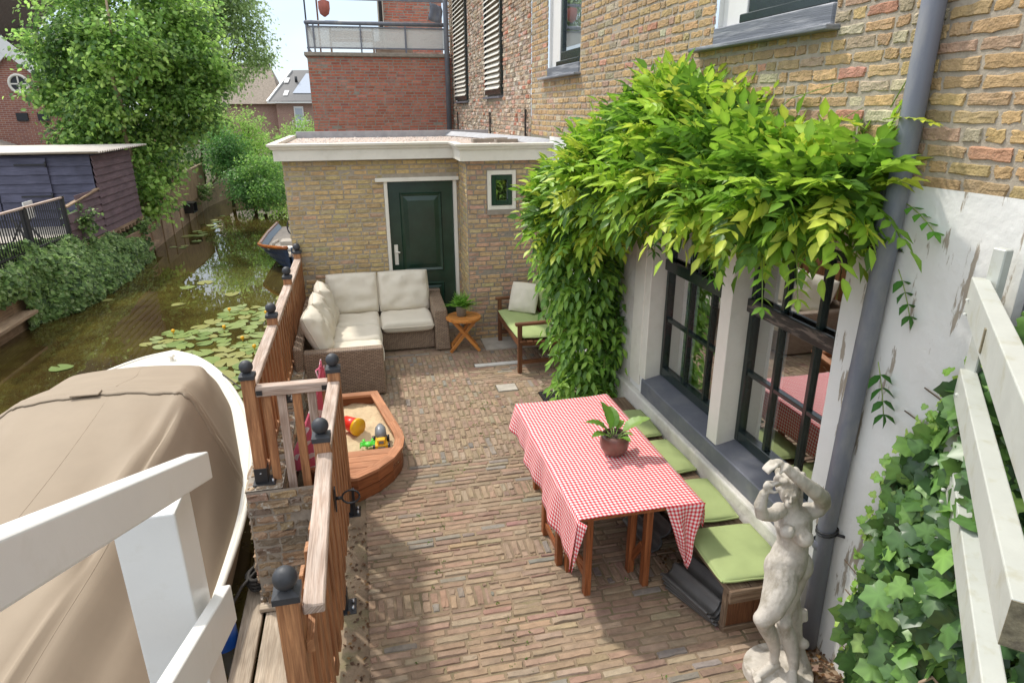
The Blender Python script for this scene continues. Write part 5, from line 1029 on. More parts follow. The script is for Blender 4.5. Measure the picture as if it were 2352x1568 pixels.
# ================================================================== WOODEN FENCE ALONG THE QUAY
def cap(p, parent, r=.048):
    b = MB(); x, y, z = p; h = .052
    b.box((x-h, y-h, z), (x+h, y+h, z+.028)); b.add([(x-h, y-h, z+.028), (x+h, y-h, z+.028), (x+h, y+h, z+.028), (x-h, y+h, z+.028), (x-.02, y-.02, z+.045), (x+.02, y-.02, z+.045), (x+.02, y+.02, z+.045), (x-.02, y+.02, z+.045)], [(0, 1, 5, 4), (1, 2, 6, 5), (2, 3, 7, 6), (3, 0, 4, 7)])
    b.lathe([(.02, .03), (.026, .045)]+[(r*math.cos(a), .085+r*math.sin(a)) for a in np.linspace(-1.0, math.pi/2, 12)], (x, y, z), n=20)
    b.build('post_cap', 'cap', parent)
def fpost(x, y, z0, z1, parent, shoe=True, s=.043):
    b = MB(); b.box((x-s, y-s, z0+.01), (x+s, y+s, z1)); o = b.build('post', 'fencewood', parent, bevel=.004)
    cap((x, y, z1), parent)
    if shoe:
        b = MB(); b.box((x-s-.004, y-s-.004, z0+.012), (x+s+.004, y+s+.004, z0+.13)); b.box((x-s-.02, y-s-.035, z0), (x+s+.055, y+s+.02, z0+.012)); b.build('post_shoe', 'black', parent, bevel=.002)
        b = MB()
        for dy in (-.03, .03): b.lathe([(.001, .02), (.010, .02), (.012, .0)], (x+s+.035, y+dy, z0+.012), n=8)
        b.lathe([(.001, .006), (.008, .004), (.008, 0)], (x, y-s-.004, z0+.09), n=8); b.build('bolt', 'steel', parent)
ff = thing('wooden_fence', (-.89, 6.7, .37), 'larch board fence with ball topped posts behind the wicker sofa', 'fence')
FY = [4.56, 6.04, 7.53, 8.92]
for y in FY: fpost(-.89, y, .375, 1.215, ff)
for a, c in zip(FY[:-1], FY[1:]):
    b = MB(); b.box((-.935, a+.045, 1.105), (-.845, c-.045, 1.15)); b.build('top_rail', 'greywood', ff, bevel=.005)
    n = int((c-a-.1)/.082); st = (c-a-.1)/n; b = MB()
    for k in range(n):
        y = a+.05+st*k; o = .018 if k % 2 == 0 else -.010; b.box((-.89+o-.009, y+.004, .41+random.uniform(-.004, .004)), (-.89+o+.009, y+st-.004, 1.10))
    b.build('boards', 'fencewood', ff, bevel=.002)
    b = MB(); b.box((-.905, a+.045, .395), (-.855, c-.045, .44)); b.build('bottom_rail', 'fencewood', ff)
cp = thing('slatted_fence_panel', (-.6, 4.56, .1), 'short weathered fence panel with open slats between the two corner posts', 'fence panel')
b = MB(); b.box((-.845, 4.52, 1.075), (-.345, 4.60, 1.15)); b.build('top_rail', 'greywood', cp, bevel=.006)
b = MB(); b.box((-.845, 4.535, .10), (-.345, 4.585, .16)); b.build('bottom_rail', 'fencewood', cp, bevel=.004)
for k in range(5):
    x = -.815+.105*k; b = MB(); b.box((x, 4.55, .13), (x+.062, 4.572, 1.08)); b.build('slat', 'greywood' if k % 2 else 'fencewood', cp, bevel=.003)
b = MB(); b.box((-.84, 4.513, 1.09), (-.80, 4.519, 1.125)); b.box((-.39, 4.513, 1.09), (-.35, 4.519, 1.125)); b.build('bracket', 'black', cp)
nf = thing('garden_gate_fence', (-.33, 3.5, 0), 'larch board fence with weathered top rails beside the jetty, nearest the camera', 'fence')
NP = [(-.300, 4.56), (-.335, 3.50), (-.405, 2.20)]
for i, (x, y) in enumerate(NP): fpost(x, y, 0 if i < 2 else -.2, 1.215, nf, shoe=i < 2)
for i, ((x0, y0), (x1, y1), ox) in enumerate(((NP[0], NP[1], 0), (NP[1], NP[2], .015))):
    d = (V((x1, y1, 0))-V((x0, y0, 0))).normalized(); p = V((x0+ox, y0, 0))+d*.045; q = V((x1+ox+(.075 if i else 0), y1, 0))-d*(.045 if i == 0 else -.0)
    b = MB(); b.bar(p+V((0, 0, 1.128)), q+V((0, 0, 1.128)), .085, .045); b.build('top_rail', 'greywood', nf, bevel=.006)
    L = (q-p).length; n = int(L/.082); st = L/n; b = MB(); sd = V((-d.y, d.x, 0))
    for k in range(n):
        a = p+d*(st*k+.003); c = p+d*(st*(k+1)-.003); o = sd*(.018 if k % 2 == 0 else -.010); b.bar(a+o+V((0, 0, .595)), c+o+V((0, 0, .595)), .018, 1.01, grain=(0, 0, 1))
    b.build('boards', 'fencewood', nf, bevel=.002)
    b = MB(); b.bar(p+V((0, 0, .20))-sd*.03, q+V((0, 0, .20))-sd*.03, .03, .06); b.build('cross_rail', 'fencewood', nf); b = MB(); b.bar(p+V((0, 0, .95))-sd*.03, q+V((0, 0, .95))-sd*.03, .03, .06); b.build('cross_rail', 'fencewood', nf)
b = MB(); b.lathe([(.001, 0), (.02, 0), (.02, .01)], (-.2, 3.4, 0), n=4) if False else None
b = MB(); b.box((-.292, 3.40, .78), (-.284, 3.44, .93)); b.tube([(-.286, 3.42, .86), (-.25, 3.42, .86)], .011, n=8)
b.tube([(-.20+.05*math.cos(a), 3.42+.012*math.sin(a), .86+.036*math.sin(a)) for a in [k*math.pi/10 for k in range(21)]], .006, n=6); b.build('ring_handle', 'black', nf)
b = MB(); b.bar((-.245, 4.50, -.02), (-.245, 4.50, .25), .02, .03); b.build('drop_bolt', 'black', nf)
# pink dotted cloth tied to the corner post
def pinkmat():
    m, t, p = new_mat('pink_dotted_cloth'); p.inputs['Roughness'].default_value = .8
    uvn = N(t, 'ShaderNodeUVMap'); mp = N(t, 'ShaderNodeMapping'); mp.inputs['Scale'].default_value = (7, 7, 1); t.links.new(uvn.outputs[0], mp.inputs[0])
    vo = N(t, 'ShaderNodeTexVoronoi', i_Scale=1., i_Randomness=.2); t.links.new(mp.outputs[0], vo.inputs['Vector'])
    lt = N(t, 'ShaderNodeMath', operation='LESS_THAN'); lt.inputs[1].default_value = .3; t.links.new(vo.outputs['Distance'], lt.inputs[0])
    mi = N(t, 'ShaderNodeMix', data_type='RGBA'); t.links.new(lt.outputs[0], mi.inputs[0]); mi.inputs[6].default_value = (.72, .14, .22, 1); mi.inputs[7].default_value = (.8, .7, .7, 1); t.links.new(mi.outputs[2], p.inputs['Base Color']); return m
MT['pink'] = pinkmat()
b = MB(); P = []; UVg = []
for i in range(30):
    t = i/29; c = V((-.385-.22*t**1.3, 4.68+.32*t, 1.20-.98*t)); w_ = .015+.13*t**1.2
    P.append([tuple(c+V((math.cos(a)*w_*(1+.25*math.sin(a*5)), math.sin(a)*w_*.6, .02*math.sin(a*3)))) for a in [k*math.pi/8 for k in range(17)]]); UVg.append([(t*1.0, k*w_*.4) for k in range(17)])
b.grid(P, uvgrid=UVg); b.build('dotted_cloth', 'pink', loc=(-.5, 4.9, .2)); tag(S.objects['dotted_cloth'], 'pink cloth with white dots tied to the corner post above the sandpit', 'cloth')
b = MB(); b.tube([(-.385, 4.66, 1.18), (-.39, 4.66, 1.27), (-.40, 4.64, 1.22), (-.41, 4.62, 1.12)], .006, n=5); b.tube([(-.385, 4.66, 1.22), (-.43, 4.65, 1.19), (-.42, 4.64, 1.14)], .006, n=5); b.build('tie_string', 'pink', S.objects['dotted_cloth'])

# ================================================================== SANDPIT AND TOYS
sp = thing('sandpit', (-.25, 5.5, 0), 'boat shaped hardwood sandpit filled with sand in front of the sofa', 'sandpit')
SO = [(.0, 6.37), (.075, 6.0), (.15, 5.62), (.195, 5.40), (.205, 5.26), (.18, 5.10), (.10, 4.93), (-.03, 4.78), (-.20, 4.665), (-.33, 4.66), (-.48, 4.76), (-.60, 4.92), (-.68, 5.12), (-.705, 5.3), (-.69, 5.5), (-.62, 6.37)]
ctr = V((-.25, 5.45, 0))
def inset(P, d):
    out = []; n = len(P)
    for i in range(n):
        p0, p, p1 = V((*P[i-1], 0)), V((*P[i], 0)), V((*P[(i+1) % n], 0)); a = (p-p0).normalized(); c = (p1-p).normalized()
        n1 = V((-a.y, a.x, 0)); n2 = V((-c.y, c.x, 0)); m = (n1+n2).normalized(); k = d/max(m.dot(n1), .4)
        q = p+m*k
        if (q-ctr).length > (p-ctr).length: q = p-m*k
        out.append((q.x, q.y))
    return out
def ring(b, A, B_, z0, z1, **k):
    n = len(A); vs = [(*p, z1) for p in A]+[(*p, z1) for p in B_]+[(*p, z0) for p in A]+[(*p, z0) for p in B_]
    for i in range(n):
        j = (i+1) % n; g = tuple((V((*A[j], 0))-V((*A[i], 0))).normalized())
        b.add([vs[i], vs[j], vs[n+j], vs[n+i], vs[2*n+i], vs[2*n+j], vs[3*n+j], vs[3*n+i]], [(3, 2, 1, 0), (0, 1, 5, 4), (2, 3, 7, 6), (4, 5, 6, 7)], grain=g)
b = MB(); ring(b, SO, inset(SO, .085), .218, .243); b.build('rim', 'sandrim', sp)
W1 = inset(SO, .022)
b = MB(); ring(b, W1, inset(SO, .045), .008, .108); b.build('side_board', 'sandwood', sp); b = MB(); ring(b, W1, inset(SO, .045), .113, .217); b.build('side_board', 'sandwood', sp)
b = MB(); I = inset(SO, .05); P = []
for i in range(40):
    row = []
    for j in range(40):
        x, y = -.72+.95*i/39, 4.62+1.75*j/39; row.append((x, y, .135+.05*noise.noise(V((x*4, y*4, 0)))+.025*noise.noise(V((x*14, y*14, 3)))))
    P.append(row)
vs = [p for r in P for p in r]; fs = [(i*40+j, (i+1)*40+j, (i+1)*40+j+1, i*40+j+1) for i in range(39) for j in range(39) if in_poly(P[i][j][0], P[i][j][1], inset(SO, .03))]
b.add(vs, fs, smooth=True); tag(b.build('sand', 'sand', sp))
for k in range(4):   # bow cover boards
    y0 = 4.78+.098*k; y1 = y0+.092; L_ = inset(SO, .092)
    def xat(y):
        xs = []
        for i in range(len(L_)):
            (ax, ay), (cx, cy) = L_[i], L_[(i+1) % len(L_)]
            if (ay-y)*(cy-y) <= 0 and ay != cy: xs.append(ax+(cx-ax)*(y-ay)/(cy-ay))
        return (min(xs), max(xs)) if len(xs) > 1 else (-.25, -.2)
    a0, a1 = xat(y0); c0, c1 = xat(y1); b = MB(); b.add([(a0, y0, .19), (a1, y0, .19), (c1, y1, .19), (c0, y1, .19), (a0, y0, .212), (a1, y0, .212), (c1, y1, .212), (c0, y1, .212)], [(0, 3, 2, 1), (4, 5, 6, 7), (0, 1, 5, 4), (2, 3, 7, 6), (1, 2, 6, 5), (3, 0, 4, 7)], grain=(1, 0, 0)); b.build('cover_board', 'sandrim', sp)
ty = thing('toy_truck', (.0, 5.3, .15), 'yellow toy cement mixer truck with grey drum standing in the sand', 'toy truck')
b = MB(); b.box((-.055, 5.215, .17), (.055, 5.30, .215)); b.box((-.035, 5.225, .215), (.035, 5.285, .262)); b.box((-.05, 5.30, .17), (.05, 5.47, .20)); b.build('body', 'yellow', ty, bevel=.008, seg=2)
b = MB(); b.box((-.032, 5.208, .172), (.032, 5.215, .20)); b.box((-.02, 5.2235, .225), (.02, 5.2255, .25)); b.build('grille', 'greyplastic', ty)
b = MB(); b.tube([(0, 5.29, .235), (0, 5.34, .26), (0, 5.41, .28), (0, 5.46, .295)], [.025, .052, .048, .022], n=16); b.build('drum', 'greyplastic', ty)
for x in (-.062, .062):
    for y in (5.25, 5.42):
        b = MB(); b.tube([(x-.014, y, .178), (x+.014, y, .178)], .03, n=14); b.build('wheel', 'black', ty)
gc = MB()
gc.lathe([(.001, .03), (.03, .024), (.04, .01), (.038, 0)], (-.115, 5.34, .165), n=12)
for s in (-1, 1):
    for k in range(3): gc.tube([(-.115+s*.03, 5.34+.02*(k-1), .175), (-.115+s*.062, 5.34+.03*(k-1), .182), (-.115+s*.072, 5.34+.035*(k-1)-.01, .168)], .008, n=6)
    gc.tube([(-.115+s*.025, 5.365, .178), (-.115+s*.045, 5.40, .185), (-.115+s*.03, 5.42, .185)], [.009, .012, .006], n=6)
tag(gc.build('crab_mould', 'greenplastic', loc=(-.115, 5.34, .16)), 'bright green plastic crab sand mould beside the toy truck', 'toy')
bk = thing('toy_bucket', (-.27, 5.62, .16), 'red toy bucket with yellow rim lying in the sand behind the gate post', 'bucket')
b = MB(); b.tube([(-.32, 5.75, .22), (-.20, 5.62, .215)], [.06, .078], n=18); b.build('pail', 'redplastic', bk)
b = MB(); b.tube([(-.215, 5.636, .215), (-.192, 5.612, .215)], [.083, .084], n=18); b.build('rim', 'yellow', bk)

# ================================================================== SOFA
def pillow_pts(w, d, T, n=16, p=5, e=.42, wr_=.006, seed=0, sag=0):
    top, bot = [], []
    for i in range(n+1):
        a = math.sin((i/n-.5)*math.pi)*.5*2; a = max(-1, min(1, a)); rt, rb = [], []
        for j in range(n+1):
            c = math.sin((j/n-.5)*math.pi)*.5*2
            k = max(0, (1-abs(a)**p)*(1-abs(c)**p))**e
            pin = 1-.035*(abs(a)**2*abs(c)**2)
            nn = wr_*noise.noise(V((a*2.3+seed, c*2.3, seed*1.7)))+wr_*.5*noise.noise(V((a*6+seed, c*6, seed)))
            x, y = a*w/2*pin, c*d/2*pin
            rt.append(V((x, y, T/2*k+nn*k*2-sag*(1-a*a)*(1-c*c)))); rb.append(V((x, y, -T/2*k)))
        top.append(rt); bot.append(rb)
    return top, bot
def pillow(name, mt_, M_, w, d, T, parent=None, loc=None, label=None, cat=None, group=None, piping=0, **k):
    top, bot = pillow_pts(w, d, T, **k); b = MB()
    b.grid([[tuple(M_ @ p) for p in r] for r in top]); b.grid([[tuple(M_ @ p) for p in r[::-1]] for r in bot])
    o = b.build(name, mt_, parent, loc=loc)
    if piping:
        n = len(top)-1; ed = [top[0][j] for j in range(n+1)]+[top[i][n] for i in range(1, n+1)]+[top[n][j] for j in range(n-1, -1, -1)]+[top[i][0] for i in range(n-1, -1, -1)]
        q = MB(); q.tube([tuple(M_ @ V((p.x*1.01, p.y*1.01, piping*.6*noise.noise(p*9)))) for p in ed], piping, n=6, caps=False); q.build('piping', mt_, o)
    if label: tag(o, label, cat, group)
    return o
def TM(loc, rx=0, ry=0, rz=0): return Matrix.Translation(loc) @ Matrix.Rotation(rz, 4, 'Z') @ Matrix.Rotation(ry, 4, 'Y') @ Matrix.Rotation(rx, 4, 'X')
sf = thing('wicker_sofa', (-.2, 8, 0), 'large brown wicker corner sofa with beige cushions against the annex', 'sofa')
SX0, SX1, SY0, SY1 = -.74, .10, 6.78, 8.88
b = MB(); b.box((SX0, SY0+.12, .03), (SX1-.01, SY1, .28)); b.box((SX1-.01, 8.13, .03), (.80, SY1, .28)); b.build('base', 'wicker', sf, bevel=.01)
b = MB(); b.box((SX0, SY0, .02), (SX1, SY0+.12, .565)); b.build('armrest', 'wicker', sf, bevel=.018, seg=2)
b = MB(); b.add([(.80, 8.02, .02), (1.0, 8.02, .02), (1.0, SY1, .02), (.80, SY1, .02), (.80, 8.06, .56), (.97, 8.06, .56), (.97, SY1, .60), (.80, SY1, .60)], [(0, 3, 2, 1), (4, 5, 6, 7), (0, 1, 5, 4), (1, 2, 6, 5), (2, 3, 7, 6), (3, 0, 4, 7)]); b.build('armrest', 'wicker', sf, bevel=.018, seg=2)
b = MB(); b.box((SX0-.10, SY0+.0, .02), (SX0-.001, SY1, .62)); b.build('backrest', 'wicker', sf, bevel=.015)
b = MB(); b.box((SX0, SY1-.001, .02), (.98, SY1+.07, .62)); b.build('backrest', 'wicker', sf, bevel=.015)
for (cx, cy, w_, d_, s) in ((-.20, 7.20, .62, .58, 1), (-.20, 7.78, .62, .58, 2), (-.20, 8.39, .62, .62, 3), (.46, 8.36, .68, .64, 4)):
    pillow('seat_cushion', 'cushion', TM((cx, cy, .36)), w_, d_, .17, sf, p=9, e=.33, seed=s, n=18, wr_=.010, piping=.005)
for (cy, s, t) in ((7.20, 5, 66), (7.76, 6, 71), (8.32, 7, 74)):
    pillow('back_cushion', 'cushion', TM((-.60+.025*(s-5), cy, .67), ry=math.radians(t), rz=math.radians((-5, 3, 6)[s-5])), .52, .55, .21, sf, p=3.6, e=.5, seed=s, n=20, wr_=.022, piping=.005)
for (cx, s) in ((-.22, 8), (.46, 9)):
    pillow('back_cushion', 'cushion', TM((cx, 8.70, .68), rx=math.radians(72)), .67, .54, .20, sf, p=5, e=.42, seed=s, n=20, wr_=.022, piping=.005)

# ================================================================== SIDE TABLE AND FERN
st = thing('side_table', (1.17, 8.0, 0), 'small round folding teak table beside the sofa', 'side table')
tx, ty_, tz = 1.17, 8.0, .47
for k in range(5):
    a = MB(); y0, y1 = -.20+.08*k+.003, -.20+.08*(k+1)-.003
    P = []
    for y in np.linspace(y0, y1, 5): P.append((math.sqrt(max(0, .205**2-y*y)), y))
    poly = [(tx+x, ty_+y) for x, y in P]+[(tx-x, ty_+y) for x, y in P[::-1]]
    a.prism(poly, tz-.02, tz-.002, grain=(1, 0, 0)); a.build('slat', 'teak', st)
b = MB(); O_ = [(tx+.228*math.cos(a), ty_+.228*math.sin(a)) for a in [k*math.pi/20 for k in range(40)]]; I_ = [(tx+.19*math.cos(a), ty_+.19*math.sin(a)) for a in [k*math.pi/20 for k in range(40)]]; ring(b, O_, I_, tz-.028, tz); b.build('table_rim', 'teak', st)
for s in (-1, 1):
    for y in (-.10, .10):
        b = MB(); yy_ = ty_+y*(1 if s > 0 else .8); b.bar((tx-s*.15, yy_, tz-.03), (tx+s*.19, yy_, .012), .022, .042, up=(s*.4, 0, .6)); b.build('leg', 'teak', st, bevel=.003)
    b = MB(); b.bar((tx+s*.155, ty_-.11, .07), (tx+s*.155, ty_+.11, .07), .02, .03); b.build('stretcher', 'teak', st)
fp = thing('potted_fern', (1.15, 8.03, tz), 'bright green fern in a zinc pot on the round side table', 'potted plant')
b = MB(); b.lathe([(.001, 0), (.06, 0), (.07, .13), (.074, .135), (.066, .135), (.06, .12), (.001, .12)], (1.15, 8.03, tz), n=20); b.build('pot', 'zinc', fp)
n = 70; Pn, Dn, Nn_, Sn = [], [], [], []
for k in range(n):
    a = random.random()*6.28; el = random.uniform(.35, 1.4); L = random.uniform(.16, .25)
    for i in range(16):
        t = .15+.85*i/15; c = V((1.15+math.cos(a)*math.cos(el)*L*t*(1+.3*t), 8.03+math.sin(a)*math.cos(el)*L*t*(1+.3*t), tz+.11+math.sin(el)*L*t-.10*L*t*t*3*math.cos(el)))
        for s in (-1, 1):
            Pn.append(c); Dn.append((-math.sin(a)*s+math.cos(a)*.5, math.cos(a)*s+math.sin(a)*.5, .1)); Nn_.append((0, 0, 1)); Sn.append(.052*(1-t*.75))
leaves('fronds', np.array(Pn), np.array(Dn, float), np.array(Nn_, float)+RNG.normal(0, .25, (len(Pn), 3)), Sn, T_Q, pick(len(Pn), [(.17, .38, .04, 3), (.24, .46, .06, 2), (.12, .28, .035, 2)]), 'leaf', fp)

# ================================================================== GREEN BENCH BY THE ANNEX
gb = thing('garden_bench', (1.95, 7.7, 0), 'dark brown wooden garden bench by the annex wall under the climbing plant', 'bench')
for y in (7.06, 8.22):
    b = MB(); b.bar((1.70, y, 0), (1.70, y, .60), .05, .05, up=(1, 0, 0)); b.build('leg', 'benchwood', gb, bevel=.004)
    b = MB(); b.bar((2.22, y, 0), (2.27, y, .90), .05, .05, up=(1, 0, 0)); b.build('leg', 'benchwood', gb, bevel=.004)
    b = MB(); b.bar((1.645, y, .615), (2.25, y, .625), .06, .035); b.build('armrest', 'benchwood', gb, bevel=.006)
    b = MB(); b.bar((1.70, y, .38), (2.23, y, .36), .03, .06); b.bar((1.70, y, .14), (2.23, y, .14), .03, .045); b.build('side_rail', 'benchwood', gb)
b = MB(); b.bar((1.69, 7.085, .375), (1.69, 8.195, .375), .03, .07)
for k in range(6): b.bar((1.73+.085*k, 7.0, .41-.004*k), (1.73+.085*k, 8.26, .41-.004*k), .07, .02)
b.build('seat', 'benchwood', gb, bevel=.003)
b = MB(); b.bar((2.25, 7.085, .86), (2.25, 8.195, .86), .03, .08)
for k in range(11): b.bar((2.23, 7.14+.10*k, .45), (2.25, 7.14+.10*k, .82), .05, .015, up=(1, 0, 0))
b.build('backrest', 'benchwood', gb, bevel=.003)
pillow('bench_pad', 'greencush', TM((1.93, 7.64, .445), ry=.02), .52, 1.18, .05, loc=(1.93, 7.64, .43), label='long lime green pad lying on the dark garden bench seat', cat='cushion', p=7, e=.35, piping=.006, n=20)
pillow('back_pad', 'greencush', TM((2.19, 7.64, .70), ry=math.radians(80)), .50, 1.16, .05, loc=(2.19, 7.64, .7), label='lime green pad standing against the backrest of the garden bench', cat='cushion', p=7, e=.35, piping=.006, n=20)
pillow('throw_pillow', 'pillow', TM((1.99, 8.03, .66), rx=math.radians(66), rz=math.radians(-38)), .40, .40, .15, loc=(1.99, 8.03, .47), label='square cream pleated pillow on the green garden bench', cat='pillow', p=2.6, e=.6, n=20, wr_=.01)

# ================================================================== LOW PLANK BENCH, SEAT PADS, ROOF TILES
lb = thing('plank_bench', (2.1, 4, 0), 'low weathered plank bench along the white plinth under the windows', 'bench')
for x0, x1 in ((1.90, 2.035), (2.04, 2.18), (2.185, 2.33)):
    b = MB(); b.box((x0, 2.70, .335), (x1, 5.35, .378)); b.build('seat_plank', 'lowbench', lb, bevel=.004)
b = MB(); b.box((1.895, 2.675, .29), (2.335, 2.70, .375)); b.build('end_rail', 'lowbench', lb, bevel=.003)
for y in (2.76, 4.0, 5.2):
    for x0, x1 in ((1.945, 2.12), (2.125, 2.30)):
        b = MB(); b.box((x0, y, .045), (x1, y+.03, .333)); b.build('end_panel', 'benchwood', lb, bevel=.003)
    b = MB(); b.box((1.925, y-.012, 0), (2.31, y+.06, .045)); b.box((1.925, y-.004, .045), (1.944, y+.04, .333)); b.build('foot', 'lowbench', lb, bevel=.003)
PADL = ['lime green seat pad at the far end of the plank bench by the climbing plant', 'lime green seat pad on the plank bench, level with the potted plant on the table', 'lime green seat pad on the plank bench by the near corner of the table', 'lime green seat pad on the near end of the plank bench, behind the statue']
for i, cy in enumerate((4.74, 4.15, 3.54, 2.965)):
    pillow('seat_pad', 'greencush', TM((2.10, cy, .408), rz=(-.04, .03, -.06, -.05)[i]), .45, .50, .055, loc=(2.1, cy, .38), label=PADL[i], cat='seat pad', group='lime green seat pads on the plank bench', p=5, e=.35, piping=.007, n=18, seed=i*3.3, wr_=.005)
def rooftile(p, rz, ry, lab):
    M_ = TM(p, ry=ry, rz=rz); b = MB(); prof = []
    for i in range(29):
        u = i/28; x = -.125+.25*u; z = .014*math.cos(u*math.pi*4)+(.012 if u < .08 or u > .94 else 0)+(.016 if .45 < u < .55 else 0); prof.append((x, z))
    P = [[tuple(M_ @ V((x, y, z-(.012 if y > .19 else 0)))) for x, z in prof] for y in (-.21, -.205, 0, .19, .21)]
    b.grid(P); tag(b.build('roof_tile', 'rooftile', loc=p, solid=.014), lab, 'roof tile', 'black roof tiles under the plank bench')
TZ = ['topmost of the black roof tiles stacked in front of the plank bench', 'second black roof tile in the stack in front of the plank bench', 'third black roof tile in the stack in front of the plank bench', 'lowest black roof tile in the stack, flat on the paving']
for k in range(4): rooftile((1.905+.012*k, 3.05-.008*k, .125-.027*k), .27+.03*k, -.30, TZ[k])
rooftile((1.86, 3.72, .14), .15, -1.0, 'black roof tile leaning on edge against the bench, behind the hanging corner of cloth')

# ================================================================== TABLE, CLOTH, POT PLANT
tb = thing('folding_table', (1.5, 3.9, 0), 'brown hardwood folding table under the red checked cloth', 'table')
TX0, TX1, TY0, TY1, TZt = 1.105, 1.905, 3.085, 4.725, .715
b = MB(); b.box((TX0+.01, TY0+.01, TZt-.025), (TX1-.01, TY1-.01, TZt-.006)); b.build('table_top', 'tablewood', tb)
for x, y, z1 in ((1.235, 3.27, .69), (1.64, 3.27, .69), (1.60, 3.42, .69), (1.145, 3.60, .69), (1.19, 3.52, .69), (1.145, 3.95, .69), (1.235, 4.55, .69), (1.64, 4.55, .69)):
    b = MB(); b.box((x-.022, y-.028, 0), (x+.022, y+.028, z1)); b.build('leg', 'tablewood', tb, bevel=.003)
b = MB(); b.box((1.22, 3.30, .60), (1.25, 4.52, .69)); b.box((1.62, 3.30, .60), (1.65, 4.52, .69)); b.box((1.257, 3.255, .60), (1.615, 3.285, .69)); b.box((1.257, 4.535, .60), (1.615, 4.565, .69)); b.build('apron', 'tablewood', tb)
for (p, q) in (((1.145, 3.63, .36), (1.145, 3.92, .36)), ((1.145, 3.63, .10), (1.145, 3.92, .10)), ((1.235, 3.30, .20), (1.195, 3.50, .20)), ((1.625, 3.30, .30), (1.605, 3.40, .12)), ((1.235, 3.30, .12), (1.235, 4.52, .12))):
    b = MB(); b.bar(p, q, .02, .045); b.build('stretcher', 'tablewood', tb, bevel=.002)
# cloth: flat top, left flap and two hanging corners
b = MB(); nx, ny = 40, 70
def fl(u): # left flap depth, longer to the near end
    return .20+.16*max(0, (TY1-u)/(TY1-TY0))**1.3
P, U_ = [], []
for j in range(ny+1):
    y = TY0+(TY1-TY0)*j/ny; row, ur = [], []; D = fl(y)
    for i in range(12, 0, -1):   # hanging part, top to bottom edge reversed
        s = D*i/12; fold = .018*math.sin(y*11)*(s/D)+.010*math.sin(y*27+1)*(s/D)
        row.append((TX0-.006-.035*(s/D)-fold, y + (0 if j else 0), TZt-.004-s)); ur.append((-s, y))
    for i in range(nx+1):
        x = TX0+(TX1-TX0)*i/nx; far = .035*((y-TY0)/(TY1-TY0))**6*((x-TX0)/(TX1-TX0))**2
        row.append((x+.004*noise.noise(V((x*5, y*5, 8))), y+.006*noise.noise(V((x*4, y*4, 11)))+(.05*((x-TX0)/(TX1-TX0)-.4)**2*((y-TY0)/(TY1-TY0))**4), TZt+.001+.0022*noise.noise(V((x*9, y*9, 1)))+.005*noise.noise(V((x*3, y*3, 4)))+.0025*math.exp(-((x-1.5)/.006)**2)+.0025*math.exp(-((y-3.9)/.006)**2))); ur.append((x-TX0, y))
    P.append(row); U_.append(ur)
b.grid(P, uvgrid=U_)
# near left hanging point
P, U_ = [], []
for i in range(13):
    s = .355*i/12; k = i/12; row, ur = [], []
    for j in range(9):
        w_ = (j/8)*.10*(1-k)
        row.append((TX0-.006-.035*k+ w_*.35, TY0-w_*.6*(1-.3*k), TZt-.004-s-(.0 if j else 0)-.02*k)); ur.append((-s, TY0-w_))
    P.append(row); U_.append(ur)
b.grid(P, uvgrid=U_)
# near right corner: a folded triangle hanging from the near edge
P, U_ = [], []
for j in range(29):
    t = j/28; xa = TX1+.012-.26*t; row, ur = [], []
    for i in range(17):
        k = i/16; xt = TX1-.105; x = xa+(xt-xa)*k; z = TZt+.001-.42*k
        y = TY0-.006-.030*math.sin(t*math.pi*3.2+.4)*min(1, k*2.2)*(1-k*.5)-.05*k-.018*math.sin(k*9+t*5)*k
        row.append((x, y, z)); ur.append((xa-TX0+(.5-t)*.05*k, TY0-.43*k))
    P.append(row); U_.append(ur)
b.grid(P, uvgrid=U_)
P, U_ = [], []
for j in range(13):
    t = j/12; y = TY0+.34*(1-t); row, ur = [], []; D = .02+.16*t**1.5
    for i in range(7):
        k = i/6; row.append((TX1+.002+.014*math.sin(k*2.5), y-.006*t, TZt+.001-D*k)); ur.append((TX1-TX0+D*k, y))
    P.append(row); U_.append(ur)
b.grid(P, uvgrid=U_)
P, U_ = [], []
for j in range(41):
    y = TY0+.30+(TY1-TY0-.30)*j/40; row, ur = [], []
    for i in range(9):
        k = i/8; row.append((TX1+.003+.014*math.sin(k*1.5)+.016*math.sin(y*12)*k, y, TZt+.001-.24*k)); ur.append((TX1-TX0+.24*k, y))
    P.append(row); U_.append(ur)
b.grid(P, uvgrid=U_)
tag(b.build('tablecloth', 'gingham', loc=(1.5, 3.9, TZt), solid=.003), 'red and white checked tablecloth with a hanging pointed corner', 'tablecloth')
def bigleaf(b, base, az_, el_, L, w_, col, bend=.5, roll_=0, stem=.05):
    d = V((math.cos(az_), math.sin(az_), 0)); sd = V((-math.sin(az_), math.cos(az_), 0)); P = []; p = V(base); e = el_
    p2 = p + (d*math.cos(e)+V((0, 0, math.sin(e))))*stem; b.tube([tuple(p), tuple(p2)], .0045, n=5, col=(.30, .42, .12)); p = p2
    n = 12
    for i in range(n+1):
        t = i/n; h = w_/2*(math.sin(math.pi*min(1, t**.75))**.8 if 0 < t < 1 else 0.02); up = -d*math.sin(e)+V((0, 0, math.cos(e)))
        row = []
        for j in range(-3, 4):
            k = j/3; row.append(tuple(p + sd*(k*h)*math.cos(roll_) + up*(abs(k)*h*.28 + k*h*math.sin(roll_)) + up*.004*math.sin(t*30)*abs(k)))
        P.append(row); p = p + (d*math.cos(e)+V((0, 0, math.sin(e))))*(L/n); e -= bend/n
    b.grid(P, col=col)
pp = thing('potted_plant', (1.50, 3.80, TZt+.004), 'broad leaved plant in a round brown glazed pot on the checked cloth', 'potted plant')
